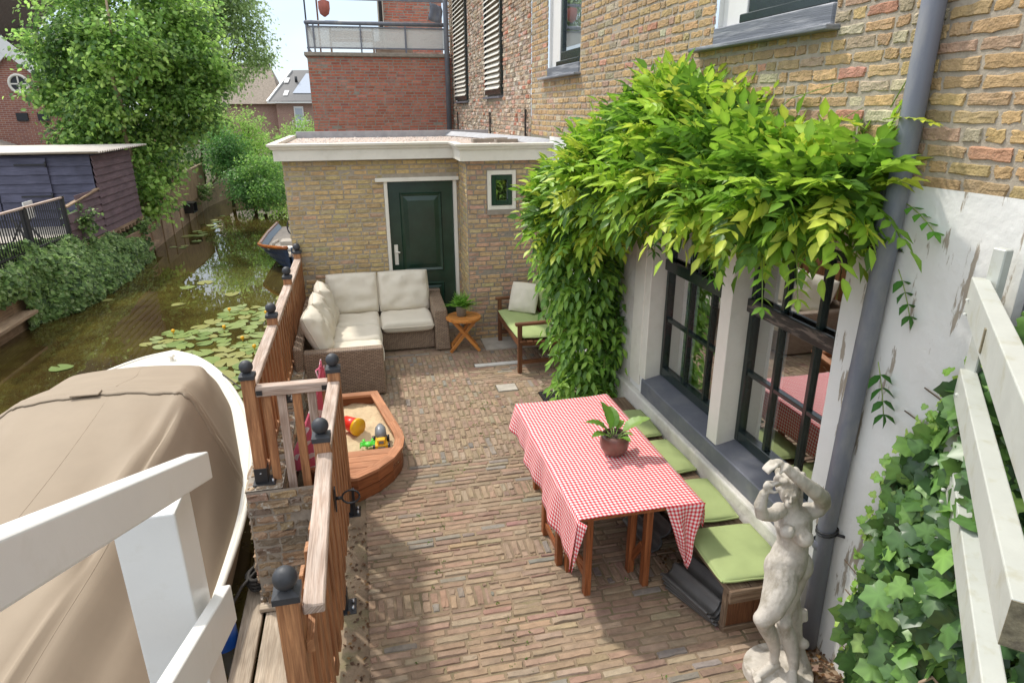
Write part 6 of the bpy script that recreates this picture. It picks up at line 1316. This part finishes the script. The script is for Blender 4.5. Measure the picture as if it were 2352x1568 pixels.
px_, py_, pz_ = 1.59, 3.78, TZt+.004
b = MB(); b.lathe([(.001, 0), (.055, 0), (.07, .008), (.095, .05), (.103, .09), (.097, .135), (.088, .155), (.081, .155), (.084, .13), (.001, .125)], (px_, py_, pz_), n=28); b.build('pot', 'terracotta', pp)
b = MB(); b.lathe([(.001, .135), (.084, .132)], (px_, py_, pz_), n=20); b.build('potting_soil', 'soil', pp)
b = MB()
for az_, el_, L, w_, bd, g in ((2.4, 1.3, .21, .125, .35, 0), (-.1, .75, .22, .12, .7, 1), (3.5, .6, .15, .08, .9, 2), (-1.2, .5, .09, .05, 1.0, 0), (1.4, .9, .18, .10, .6, 2), (2.9, .9, .18, .09, 1.1, 2), (.9, .6, .13, .06, 1.1, 0), (5.5, .7, .08, .045, 1.2, 1)):
    bigleaf(b, (px_+.012*math.cos(az_), py_+.012*math.sin(az_), pz_+.12), az_, el_, L, w_, [(.15, .33, .045), (.24, .40, .10), (.11, .25, .035)][g], bend=bd, stem=.065)
b.build('foliage', 'leaf', pp)

# ================================================================== STATUE
def statue():
    t = thing('stone_statue', (2.08, 2.42, 0), 'weathered white stone statue of a woman with raised arms before the bench', 'statue')
    b = MB()
    def limb(pts, rs, n=16): b.tube([V(p) for p in pts], [r*(.86 if r > .015 else 1) for r in rs], n=n)
    def ball(c, r, s=(1, 1, 1), n=16):
        r = r*(.88 if r > .03 and c[2] > .2 else 1)
        prof = [(max(.001, math.cos(a)), math.sin(a)) for a in np.linspace(-math.pi/2, math.pi/2, n)]
        vs = [(c[0]+r*s[0]*q*math.cos(2*math.pi*j/n), c[1]+r*s[1]*q*math.sin(2*math.pi*j/n), c[2]+r*s[2]*z) for q, z in prof for j in range(n)]
        fs = [(i*n+j, i*n+(j+1) % n, (i+1)*n+(j+1) % n, (i+1)*n+j) for i in range(n-1) for j in range(n)]
        b.add(vs, fs+[tuple(range(n))[::-1], tuple(range((n-1)*n, n*n))])
    Y = 2.45
    # torso: pelvis, waist, ribcage, shoulder girdle
    limb([(2.045, Y, .665), (2.045, Y, .73), (2.055, Y, .79), (2.062, Y, .85), (2.06, Y+.002, .92), (2.042, Y, .985), (2.035, Y, 1.04), (2.03, Y, 1.075)], [.098, .112, .106, .092, .100, .110, .098, .055], n=20)
    ball((1.985, Y-.01, .72), .085, (.9, 1, 1.3)); ball((2.125, Y+.005, .70), .090, (.9, 1, 1.15)); ball((2.03, Y-.045, .775), .068, (1, .8, 1)); ball((2.09, Y+.07, .67), .08, (1.1, .8, 1))
    ball((1.955, Y-.075, .995), .042); ball((2.045, Y-.092, .955), .054)
    ball((2.125, Y+.005, 1.035), .055); ball((1.95, Y, 1.075), .046)
    # neck and head bowed to the left
    limb([(2.035, Y, 1.05), (2.01, Y-.01, 1.11), (1.99, Y-.015, 1.15)], [.050, .038, .038])
    ball((1.962, Y-.035, 1.195), .060, (.85, .95, 1.18)); ball((1.99, Y+.005, 1.24), .068, (1, 1, .8)); ball((2.035, Y+.04, 1.235), .05)
    ball((1.935, Y-.082, 1.160), .021); limb([(1.936, Y-.086, 1.205), (1.925, Y-.102, 1.182)], [.007, .012]); ball((1.932, Y-.088, 1.166), .012, (1.3, 1, .5)); ball((1.915, Y-.075, 1.207), .010); ball((1.957, Y-.086, 1.21), .010)
    for k in range(30):
        a = k*.55; ball((1.985+.062*math.cos(a), Y+.005+.055*math.sin(a), 1.24+.034*math.sin(k*1.9)), .019)
    # raised arm folded over the head
    limb([(2.125, Y, 1.03), (2.165, Y-.015, 1.055), (2.185, Y-.025, 1.095)], [.046, .048, .043]); limb([(2.185, Y-.02, 1.085), (2.14, Y-.055, 1.155), (2.05, Y-.10, 1.235), (1.94, Y-.105, 1.325), (1.875, Y-.08, 1.385)], [.047, .050, .046, .035, .028])
    ball((1.855, Y-.055, 1.392), .031, (1.2, .9, .7))
    for k in range(4): limb([(1.84, Y-.08+.016*k, 1.395), (1.805, Y-.085+.017*k, 1.382-.004*k), (1.79, Y-.08+.015*k, 1.352)], [.011, .010, .008], n=8)
    limb([(1.875, Y-.075, 1.375), (1.845, Y-.095, 1.352)], [.011, .008], n=8)
    # other arm bent with the hand at the brow
    limb([(1.955, Y, 1.075), (1.89, Y-.03, 1.075), (1.815, Y-.05, 1.10)], [.044, .042, .036]); limb([(1.815, Y-.05, 1.095), (1.785, Y-.065, 1.17), (1.795, Y-.07, 1.25)], [.038, .037, .025])
    ball((1.808, Y-.07, 1.275), .028, (.9, .7, 1.15))
    for k in range(4): limb([(1.812, Y-.087+.014*k, 1.285), (1.845, Y-.092+.014*k, 1.306-.008*k), (1.885, Y-.08+.013*k, 1.285-.014*k)], [.0105, .0095, .0075], n=8)
    limb([(1.80, Y-.075, 1.26), (1.83, Y-.098, 1.255), (1.855, Y-.098, 1.262)], [.011, .009, .007], n=8)
    # hair falling by the neck
    limb([(2.03, Y+.03, 1.22), (2.06, Y+.02, 1.15), (2.06, Y-.01, 1.09)], [.038, .030, .016])
    # bent leg crossing in front: knee to the left, shin back to the right
    limb([(2.03, Y+.01, .79), (2.01, Y-.015, .73), (1.975, Y-.065, .635), (1.905, Y-.115, .55), (1.865, Y-.12, .505)], [.05, .098, .098, .074, .056]); ball((1.860, Y-.115, .50), .055)
    limb([(1.865, Y-.10, .49), (1.92, Y-.08, .40), (1.975, Y-.07, .30), (2.005, Y-.07, .215), (2.01, Y-.07, .14)], [.050, .054, .044, .033, .029])
    limb([(2.02, Y-.065, .115), (1.96, Y-.085, .10), (1.895, Y-.10, .088)], [.033, .030, .024]); ball((2.025, Y-.06, .11), .032)
    for k in range(5): limb([(1.905, Y-.125+.018*k, .088), (1.860+.007*k, Y-.130+.019*k, .080)], [.0125, .0105], n=8)
    # standing leg
    limb([(2.09, Y+.01, .79), (2.11, Y+.01, .71), (2.095, Y+.005, .60), (2.05, Y-.03, .50), (2.02, Y-.06, .43)], [.04, .085, .084, .066, .050]); ball((2.017, Y-.09, .425), .048)
    limb([(2.02, Y-.075, .41), (2.06, Y-.085, .31), (2.09, Y-.11, .20), (2.10, Y-.125, .12)], [.050, .054, .040, .031])
    limb([(2.087, Y-.13, .10), (2.07, Y-.16, .09), (2.045, Y-.205, .075)], [.036, .032, .026])
    for k in range(5): limb([(2.015+.015*k, Y-.205, .072), (2.005+.016*k, Y-.245+.004*k, .066)], [.0125, .0105], n=8)
    # tree stump support with knots
    limb([(2.10, Y+.02, .56), (2.13, Y+.03, .45), (2.15, Y+.01, .34), (2.165, Y-.01, .22), (2.18, Y-.03, .12), (2.18, Y-.06, .05)], [.05, .062, .058, .052, .060, .085]); limb([(2.20, Y-.01, .40), (2.205, Y-.01, .33)], [.02, .03]); ball((2.20, Y-.05, .20), .03)
    # round base
    for z, r in ((.0, 1),): b.prism([(2.065+.185*math.cos(a)*(1+.03*math.sin(3*a)), 2.40+.185*math.sin(a)*(1+.04*math.sin(2*a+1)), ) for a in [k*math.pi/20 for k in range(40)]], .0, .065)
    ball((2.06, 2.40, .06), .13, (1.1, 1.1, .2))
    o = b.build('figure', 'stone', t)
    for p in o.data.polygons: p.use_smooth = True
    m = o.modifiers.new('r', 'REMESH'); m.mode = 'VOXEL'; m.voxel_size = .0052; m.use_smooth_shade = True
    s = o.modifiers.new('s', 'SMOOTH'); s.factor = .6; s.iterations = 12
statue()

# ================================================================== CLIMBING PLANTS
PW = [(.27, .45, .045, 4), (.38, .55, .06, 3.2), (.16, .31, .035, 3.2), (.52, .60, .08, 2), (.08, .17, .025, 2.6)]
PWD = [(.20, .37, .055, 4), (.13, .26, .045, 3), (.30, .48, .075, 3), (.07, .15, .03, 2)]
wt = thing('wisteria', (2.25, 6.0, 0), 'large bright green climbing wisteria arching over the windows from a leafy column', 'climbing plant')
b = MB()
for k in range(4):
    a = k*1.6; b.tube([(2.28+.04*math.cos(a+z_*3), 5.85+.04*math.sin(a+z_*3), z_) for z_ in np.linspace(-.02, 2.3, 24)], .022, n=7)
b.tube([(2.26, 5.85, 2.1), (2.22, 5.2, 2.45), (2.25, 4.4, 2.62), (2.25, 3.5, 2.60), (2.28, 2.7, 2.55)], [.03, .026, .02, .016, .008], n=6)
b.tube([(2.26, 5.6, 2.2), (2.05, 4.8, 2.3), (2.05, 4.0, 2.3), (2.15, 3.2, 2.35)], [.022, .018, .012, .006], n=6); b.build('stem', 'bark', wt)
def compound(name, blobs, nr_, size, pal, parent, L=.24, nl=5, droop=.5, inner=.7, frontbias=(0, 0, 0), upb=0, jit=.12, yel=None):
    C, nr = blob_pts(blobs, nr_, inner); out = unit(nr+RNG.normal(0, .35, nr.shape)+np.array(frontbias)); m = C[:, 0] < 2.40
    C, out = C[m], out[m]; n = len(C); Lr = L*RNG.uniform(.6, 1.25, n)[:, None]
    side = unit(np.cross(out, np.array([0, 0, 1.]))+1e-6); nm = unit(np.cross(side, out)+RNG.normal(0, .3, (n, 3))); side = unit(np.cross(out, nm)); ps, ds, ns, ss, cs = [], [], [], [], []
    base = pick(n, pal, jit)
    for i in range(nl):
        t = .12+.80*i/nl; c = C+out*Lr*t + np.array([0, 0, -1])*Lr*droop*t*t
        for s in (-1, 1):
            d = unit(side*s*.9+out*.55+np.array([0, 0, -.25-droop*.5*t])+RNG.normal(0, .16, (n, 3))); ps.append(c); ds.append(d); ns.append(unit(nm+RNG.normal(0, .25, (n, 3)))); ss.append(size*RNG.uniform(.75, 1.2, n)*(1-.25*abs(t-.5))); cs.append(base*RNG.uniform(.85, 1.15, (n, 1)))
    c = C+out*Lr*.95+np.array([0, 0, -1])*Lr*droop*.9; ps.append(c); ds.append(unit(out+np.array([0, 0, -droop*1.4]))); ns.append(nm); ss.append(np.full(n, size)*1.1); cs.append(base)
    return leaves(name, np.concatenate(ps), np.concatenate(ds), np.concatenate(ns), np.concatenate(ss), T_OV, np.concatenate(cs), 'leaf', parent)
WB = [(2.18, 4.2, 2.84, .32, .50, .22), (2.06, 5.2, 2.48, .38, .50, .26), (2.20, 3.55, 2.68, .30, .42, .17), (2.25, 3.0, 2.64, .24, .34, .14), (2.24, 2.70, 2.66, .15, .18, .10), (1.96, 5.9, 2.15, .33, .40, .36), (2.05, 4.05, 2.58, .33, .42, .15), (2.10, 3.25, 2.57, .24, .36, .11), (2.15, 2.85, 2.58, .16, .22, .09), (2.18, 4.5, 3.02, .16, .24, .12), (2.13, 4.95, 2.80, .20, .28, .14), (2.10, 5.35, 2.2, .20, .22, .20), (1.98, 3.6, 2.52, .16, .22, .08)]
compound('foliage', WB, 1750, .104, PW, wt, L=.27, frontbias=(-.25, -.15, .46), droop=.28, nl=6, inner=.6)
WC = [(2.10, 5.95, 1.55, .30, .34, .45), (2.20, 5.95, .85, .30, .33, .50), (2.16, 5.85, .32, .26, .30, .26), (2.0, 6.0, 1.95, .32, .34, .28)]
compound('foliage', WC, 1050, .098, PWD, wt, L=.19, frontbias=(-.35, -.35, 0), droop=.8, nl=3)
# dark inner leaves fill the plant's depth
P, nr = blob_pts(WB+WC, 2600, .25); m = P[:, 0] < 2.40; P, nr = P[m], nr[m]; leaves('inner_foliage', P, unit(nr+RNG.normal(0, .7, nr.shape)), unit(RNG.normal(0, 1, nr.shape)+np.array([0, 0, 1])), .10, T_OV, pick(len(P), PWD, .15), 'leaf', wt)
# loose shoots on the outline
def shoot(p, d, L, nl, size, col, bend=.6, grav=.5):
    p = V(p); d = V(d).normalized(); pts = [tuple(p)]; ps, ds, ns = [], [], []
    side = d.cross(V((0, 0, 1))).normalized()
    for i in range(nl):
        d = (d+V((0, 0, -grav/nl))).normalized(); p = p+d*(L/nl); pts.append(tuple(p))
        for s in (-1, 1): ps.append(tuple(p)); ds.append(tuple(side*s*.8+d*.6)); ns.append((d.x*-.2, d.y*-.3, 1))
    ps.append(tuple(p)); ds.append(tuple(d)); ns.append((0, 0, 1)); return pts, ps, ds, ns, [size*(1-.3*i/len(ps)) for i in range(len(ps))], [col]*len(ps)
SHT = [((2.33, 2.66, 2.78), (.1, -.2, .9), .30, 5, .07, (.42, .50, .05)), ((2.3, 2.62, 2.95), (.15, -1, .25), .24, 6, .065, (.45, .50, .05)), ((2.3, 2.7, 2.9), (-.3, .6, .5), .16, 4, .07, (.42, .48, .05)), ((2.1, 4.35, 3.05), (-.2, .1, .9), .26, 6, .08, (.30, .46, .05)), ((2.15, 4.7, 3.0), (.1, .2, .9), .26, 6, .07, (.26, .42, .05)), ((1.95, 5.5, 2.85), (-.1, 1, .5), .4, 7, .09, (.09, .25, .03)), ((2.0, 3.4, 2.35), (-.3, -.6, -.4), .35, 6, .09, (.13, .30, .03)), ((2.0, 2.95, 2.3), (-.2, -.5, -.6), .30, 6, .09, (.20, .40, .04)), ((2.05, 2.75, 2.35), (-.2, -.5, -.5), .26, 5, .10, (.30, .46, .05)), ((1.75, 5.9, 2.1), (-.9, .2, -.1), .35, 6, .085, (.33, .48, .05)), ((1.72, 5.8, 1.9), (-.8, -.1, -.5), .3, 6, .08, (.35, .48, .05)), ((2.38, 2.50, 2.6), (.0, -1, -.2), .22, 4, .09, (.10, .28, .03)), ((2.38, 2.45, 2.3), (.0, -.6, -.7), .22, 4, .09, (.05, .15, .025)), ((2.36, 2.44, 1.85), (-.05, -.5, -.8), .25, 4, .10, (.04, .14, .02)), ((2.18, 5.55, .75), (-.3, -.8, .1), .25, 5, .06, (.13, .30, .03)), ((2.0, 4.2, 2.25), (-.2, -.3, -.9), .2, 4, .09, (.08, .2, .03)), ((2.1, 3.6, 2.3), (-.1, -.1, -1), .28, 5, .09, (.05, .14, .02))]
b = MB(); A = [[], [], [], [], []]
for s in SHT:
    pts, ps, ds, ns, ss, cs = shoot(*s); b = MB(); b.tube(pts, .003, n=4, col=(.3, .4, .1)); b.build('shoot', 'leaf', wt)
    for q, v in zip(A, (ps, ds, ns, ss, cs)): q += v
for p0, p1, p2 in (((2.2, 3.75, 2.75), (2.3, 3.3, 3.05), (2.33, 2.95, 3.12)), ((2.25, 3.1, 2.75), (2.36, 2.95, 2.95), (2.38, 2.85, 3.0)), ((2.33, 2.62, 3.0), (2.38, 2.56, 3.2), (2.37, 2.60, 3.55))):
    b = MB(); b.tube([p0, p1, p2], [.003, .003, .0015], n=4, col=(.3, .4, .1)); b.build('shoot', 'leaf', wt)
leaves('shoot_leaves', np.array(A[0]), np.array(A[1]), np.array(A[2])+RNG.normal(0, .2, (len(A[0]), 3)), A[3], T_OV, np.array(A[4])*RNG.uniform(.85, 1.15, (len(A[4]), 1)), 'leaf', wt)
# small white jasmine flowers within the column
C, nr = blob_pts(WC, 120, .95); m = (C[:, 0] < 2.1) & (C[:, 1] < 6.0); C = C[m][:45]; b = MB()
for c, q in zip(C, nr[m]):
    for k in range(5):
        a = k*1.257; b.add([c+q*.09, c+q*.09+np.array((0, .010*math.cos(a), .010*math.sin(a))), c+q*.09+np.array((0, .010*math.cos(a+.8), .010*math.sin(a+.8)))], [(0, 1, 2)])
tag(b.build('white_blossoms', 'white', wt), kind='stuff')

# ivy on the right hand wall
PI_ = [(.11, .22, .05, 4), (.075, .155, .042, 4), (.16, .29, .065, 2.5), (.045, .095, .035, 3), (.27, .41, .09, .5)]
iv = thing('wall_ivy', (2.35, 1.6, 0), 'glossy ivy covering the lower white wall behind the white rails', 'ivy')
EZ = [0.0, .25, .45, .9, 1.15, 1.45, 1.8, 2.05, 2.25]; EY = [2.14, 2.22, 2.28, 2.24, 2.22, 2.18, 2.04, 1.92, 1.80]
n = 3700; z = RNG.uniform(-.05, 2.35, n); ye = np.interp(z, EZ, EY); u = RNG.uniform(0, 1, n)**.9; y = ye-u*1.5; dep = .05+.30*np.minimum(1, u*3.2)*(1-.25*(z/2.4))
nv = np.array([noise.noise(V((a*3, b_*3, 1))) for a, b_ in zip(y, z)]); dep = dep*(1+.5*nv)
x = 2.40-dep*RNG.uniform(.25, 1, n); P = np.stack([x, y, z], 1)
NR = unit(np.array([-.65, -.2, .6])+RNG.normal(0, .42, (n, 3))); D = unit(np.array([-.35, .1, -.7])+RNG.normal(0, .55, (n, 3)))
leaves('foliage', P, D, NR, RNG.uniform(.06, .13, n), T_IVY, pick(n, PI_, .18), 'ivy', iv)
n = 300; z = RNG.uniform(0, 2.2, n); y = np.interp(z, EZ, EY)+RNG.uniform(-.10, .09, n); P = np.stack([np.full(n, 2.385)-RNG.uniform(0, .06, n), y, z], 1)
leaves('young_leaves', P, unit(np.array([-.1, .4, -.6])+RNG.normal(0, .5, (n, 3))), unit(np.array([-.8, 0, .4])+RNG.normal(0, .3, (n, 3))), RNG.uniform(.025, .055, n), T_IVY, pick(n, [(.24, .42, .07, 3), (.33, .48, .09, 2)], .15), 'ivy', iv)
b = MB()
for k in range(16):
    z_ = .1+.14*k; y_ = float(np.interp(z_, EZ, EY)); b.tube([(2.39, y_-.5, z_-.1), (2.38, y_-.1, z_), (2.395, y_+.13*random.random()+.05, z_+random.uniform(-.05, .06))], .004, n=4)
b.build('stems', 'bark', iv)
# dead leaves at the foot of the pipe
n = 260; P = np.stack([RNG.uniform(2.18, 2.42, n), RNG.uniform(1.9, 2.6, n), RNG.uniform(.004, .03, n)], 1)
P2 = np.stack([RNG.uniform(1.8, 2.1, n//2), RNG.uniform(3.0, 3.9, n//2), RNG.uniform(.006, .02, n//2)], 1); P3 = np.stack([RNG.uniform(-.33, -.16, 160), RNG.uniform(2.2, 4.4, 160), RNG.uniform(.008, .02, 160)], 1); P = np.concatenate([P, P2, P3]); n = len(P)
tag(leaves('dead_leaves', P, np.concatenate([RNG.normal(0, 1, (n, 2)), np.zeros((n, 1))], 1), unit(np.array([0, 0, 1.])+RNG.normal(0, .35, (n, 3))), RNG.uniform(.015, .04, n), T_Q, pick(n, [(.16, .08, .035, 3), (.10, .055, .03, 2), (.24, .14, .05, 1)]), 'leaf', loc=(2.3, 2.3, 0)), 'dry brown leaves lying at the foot of the drainpipe and the fence', 'leaves', kind='stuff')
# moss and grass tufts in the joints
n = 900; P = np.stack([RNG.uniform(-.15, 1.9, n), RNG.uniform(2.5, 6.8, n), np.full(n, .001)], 1); nv = np.array([noise.noise(V((a*2.2, b_*2.2, 7))) for a, b_ in P[:, :2]]); P = P[nv > .22]; n = len(P)
P = np.repeat(P, 4, 0)+RNG.normal(0, .008, (n*4, 3))*np.array([1, 1, 0]); n = len(P)
tag(leaves('joint_grass', P, unit(np.array([0, 0, .8])+RNG.normal(0, .5, (n, 3))), RNG.normal(0, 1, (n, 3)), RNG.uniform(.008, .022, n), T_Q, pick(n, [(.12, .20, .04, 2), (.18, .24, .06, 1)]), 'leaf', loc=(0, 4, 0)), 'tiny grass tufts growing in the paving joints', 'grass', kind='stuff')

# ================================================================== WHITE STAIR RAILING (lower left) AND GATE (right)
sr = thing('stair_railing', (-.65, 1.8, 1.0), 'thick white painted stair railing with post in the lower left foreground', 'railing')
dd_ = V((-.049, .916, -.398)); h_ = V((.998, .053, 0)); upn = h_.cross(dd_).normalized()
def rail_beam(e, wid, hgt, Lb, nm):
    # e = far end, upper right corner
    e = V(e); b = MB(); vs = []
    for p in (e, e-dd_*Lb): vs += [p, p-h_*wid, p-V((0, 0, hgt)), p-h_*wid-V((0, 0, hgt))]
    b.add(vs, [(0, 1, 3, 2), (4, 6, 7, 5), (0, 4, 5, 1), (2, 3, 7, 6), (0, 2, 6, 4), (1, 5, 7, 3)], grain=tuple(dd_)); return b.build(nm, 'white', sr, bevel=.006, seg=3)
rail_beam((-.54, 2.0, 1.979), .068, .098, 1.9, 'top_rail'); rail_beam((-.545, 2.0, 1.462), .04, .155, 1.9, 'lower_rail')
b = MB(); b.box((-.775, 1.785, 0.2), (-.602, 1.955, 1.90)); b.build('post', 'white', sr, bevel=.006, seg=2)
wg = thing('white_board_fence', (2.0, 1.6, 1), 'worn white board railing running from the wall towards the camera on the right', 'railing')
rd = V((-.674, -.739, 0)); sdv = V((-.739, .674, 0))
def wboard(x, y, zt, hgt, Lb, nm='board', th_=.058):
    p = V((x, y, zt)); q = p+rd*Lb; b = MB(); sd_ = V((rd.y, -rd.x, 0))
    vs = []
    for e in (p, q):
        for s in (0, 1):
            for z in (0, -hgt): vs.append(e-sd_*th_*s+V((0, 0, z)))
    b.add(vs, [(0, 1, 3, 2), (4, 6, 7, 5), (0, 4, 5, 1), (2, 3, 7, 6), (0, 2, 6, 4), (1, 5, 7, 3)], grain=tuple(rd))
    return b.build(nm, 'oldwhite', wg, bevel=.004, seg=2)
wboard(2.30, 2.01, 2.378, .135, 1.75); wboard(2.30, 1.966, 2.010, .125, 1.50); wboard(2.30, 1.90, 1.607, .12, 1.9)
b = MB(); b.box((2.315, 1.91, 0), (2.355, 1.965, 2.5)); b.build('post', 'oldwhite', wg, bevel=.004)
b = MB(); e = V((2.30, 1.966, 2.01))+rd*1.501; sd_ = V((rd.y, -rd.x, 0)); b.bar(e-sd_*.029+V((0, 0, -.003)), e-sd_*.029+V((0, 0, -.122)), .056, .003, up=tuple(rd)); b.build('mossy_end', 'mossy', wg)
b = MB(); e = V((2.30, 2.01, 0))+rd*.62; nrm_ = V((-.739, .674, 0)); b.bar(e+nrm_*.002+V((0, 0, 2.345)), e+nrm_*.002+V((0, 0, 2.265)), .02, .006, up=tuple(nrm_)); b.build('rusty_slot', 'mossy', wg)
for (x, y, z) in ((2.26, 1.95, 2.30), (2.24, 1.93, 2.25), (2.25, 1.89, 1.93), (2.24, 1.84, 1.53), (2.22, 1.82, 1.49)):
    b = MB(); b.lathe([(.001, .01), (.008, .008), (.008, 0)], (x-.02, y, z), n=6); b.build('bolt', 'oldwhite', wg)
b = MB(); b.box((2.02, 1.42, .0), (2.18, 1.56, .62)); tag(b.build('grey_wood_box', 'deck', loc=(2.1, 1.5, 0), bevel=.005), 'grey wooden box half hidden in the ivy at the lower right', 'box')
b = MB(); b.tube([(2.06, 1.60, .6), (2.06, 1.60, .80), (2.09, 1.58, .84), (2.12, 1.55, .80), (2.13, 1.54, .62)], .007, n=6); tag(b.build('wire_hoop', 'palebark', loc=(2.1, 1.57, .6)), 'bent pale wire hoop standing before the ivy at the lower right', 'hoop')
b = MB(); b.box((1.55, .95, .55), (1.85, 1.2, .95)); tag(b.build('yellow_bin', 'yellow', loc=(1.7, 1.07, .55), bevel=.01), 'yellow bin at the lower right corner behind the white boards', 'bin')
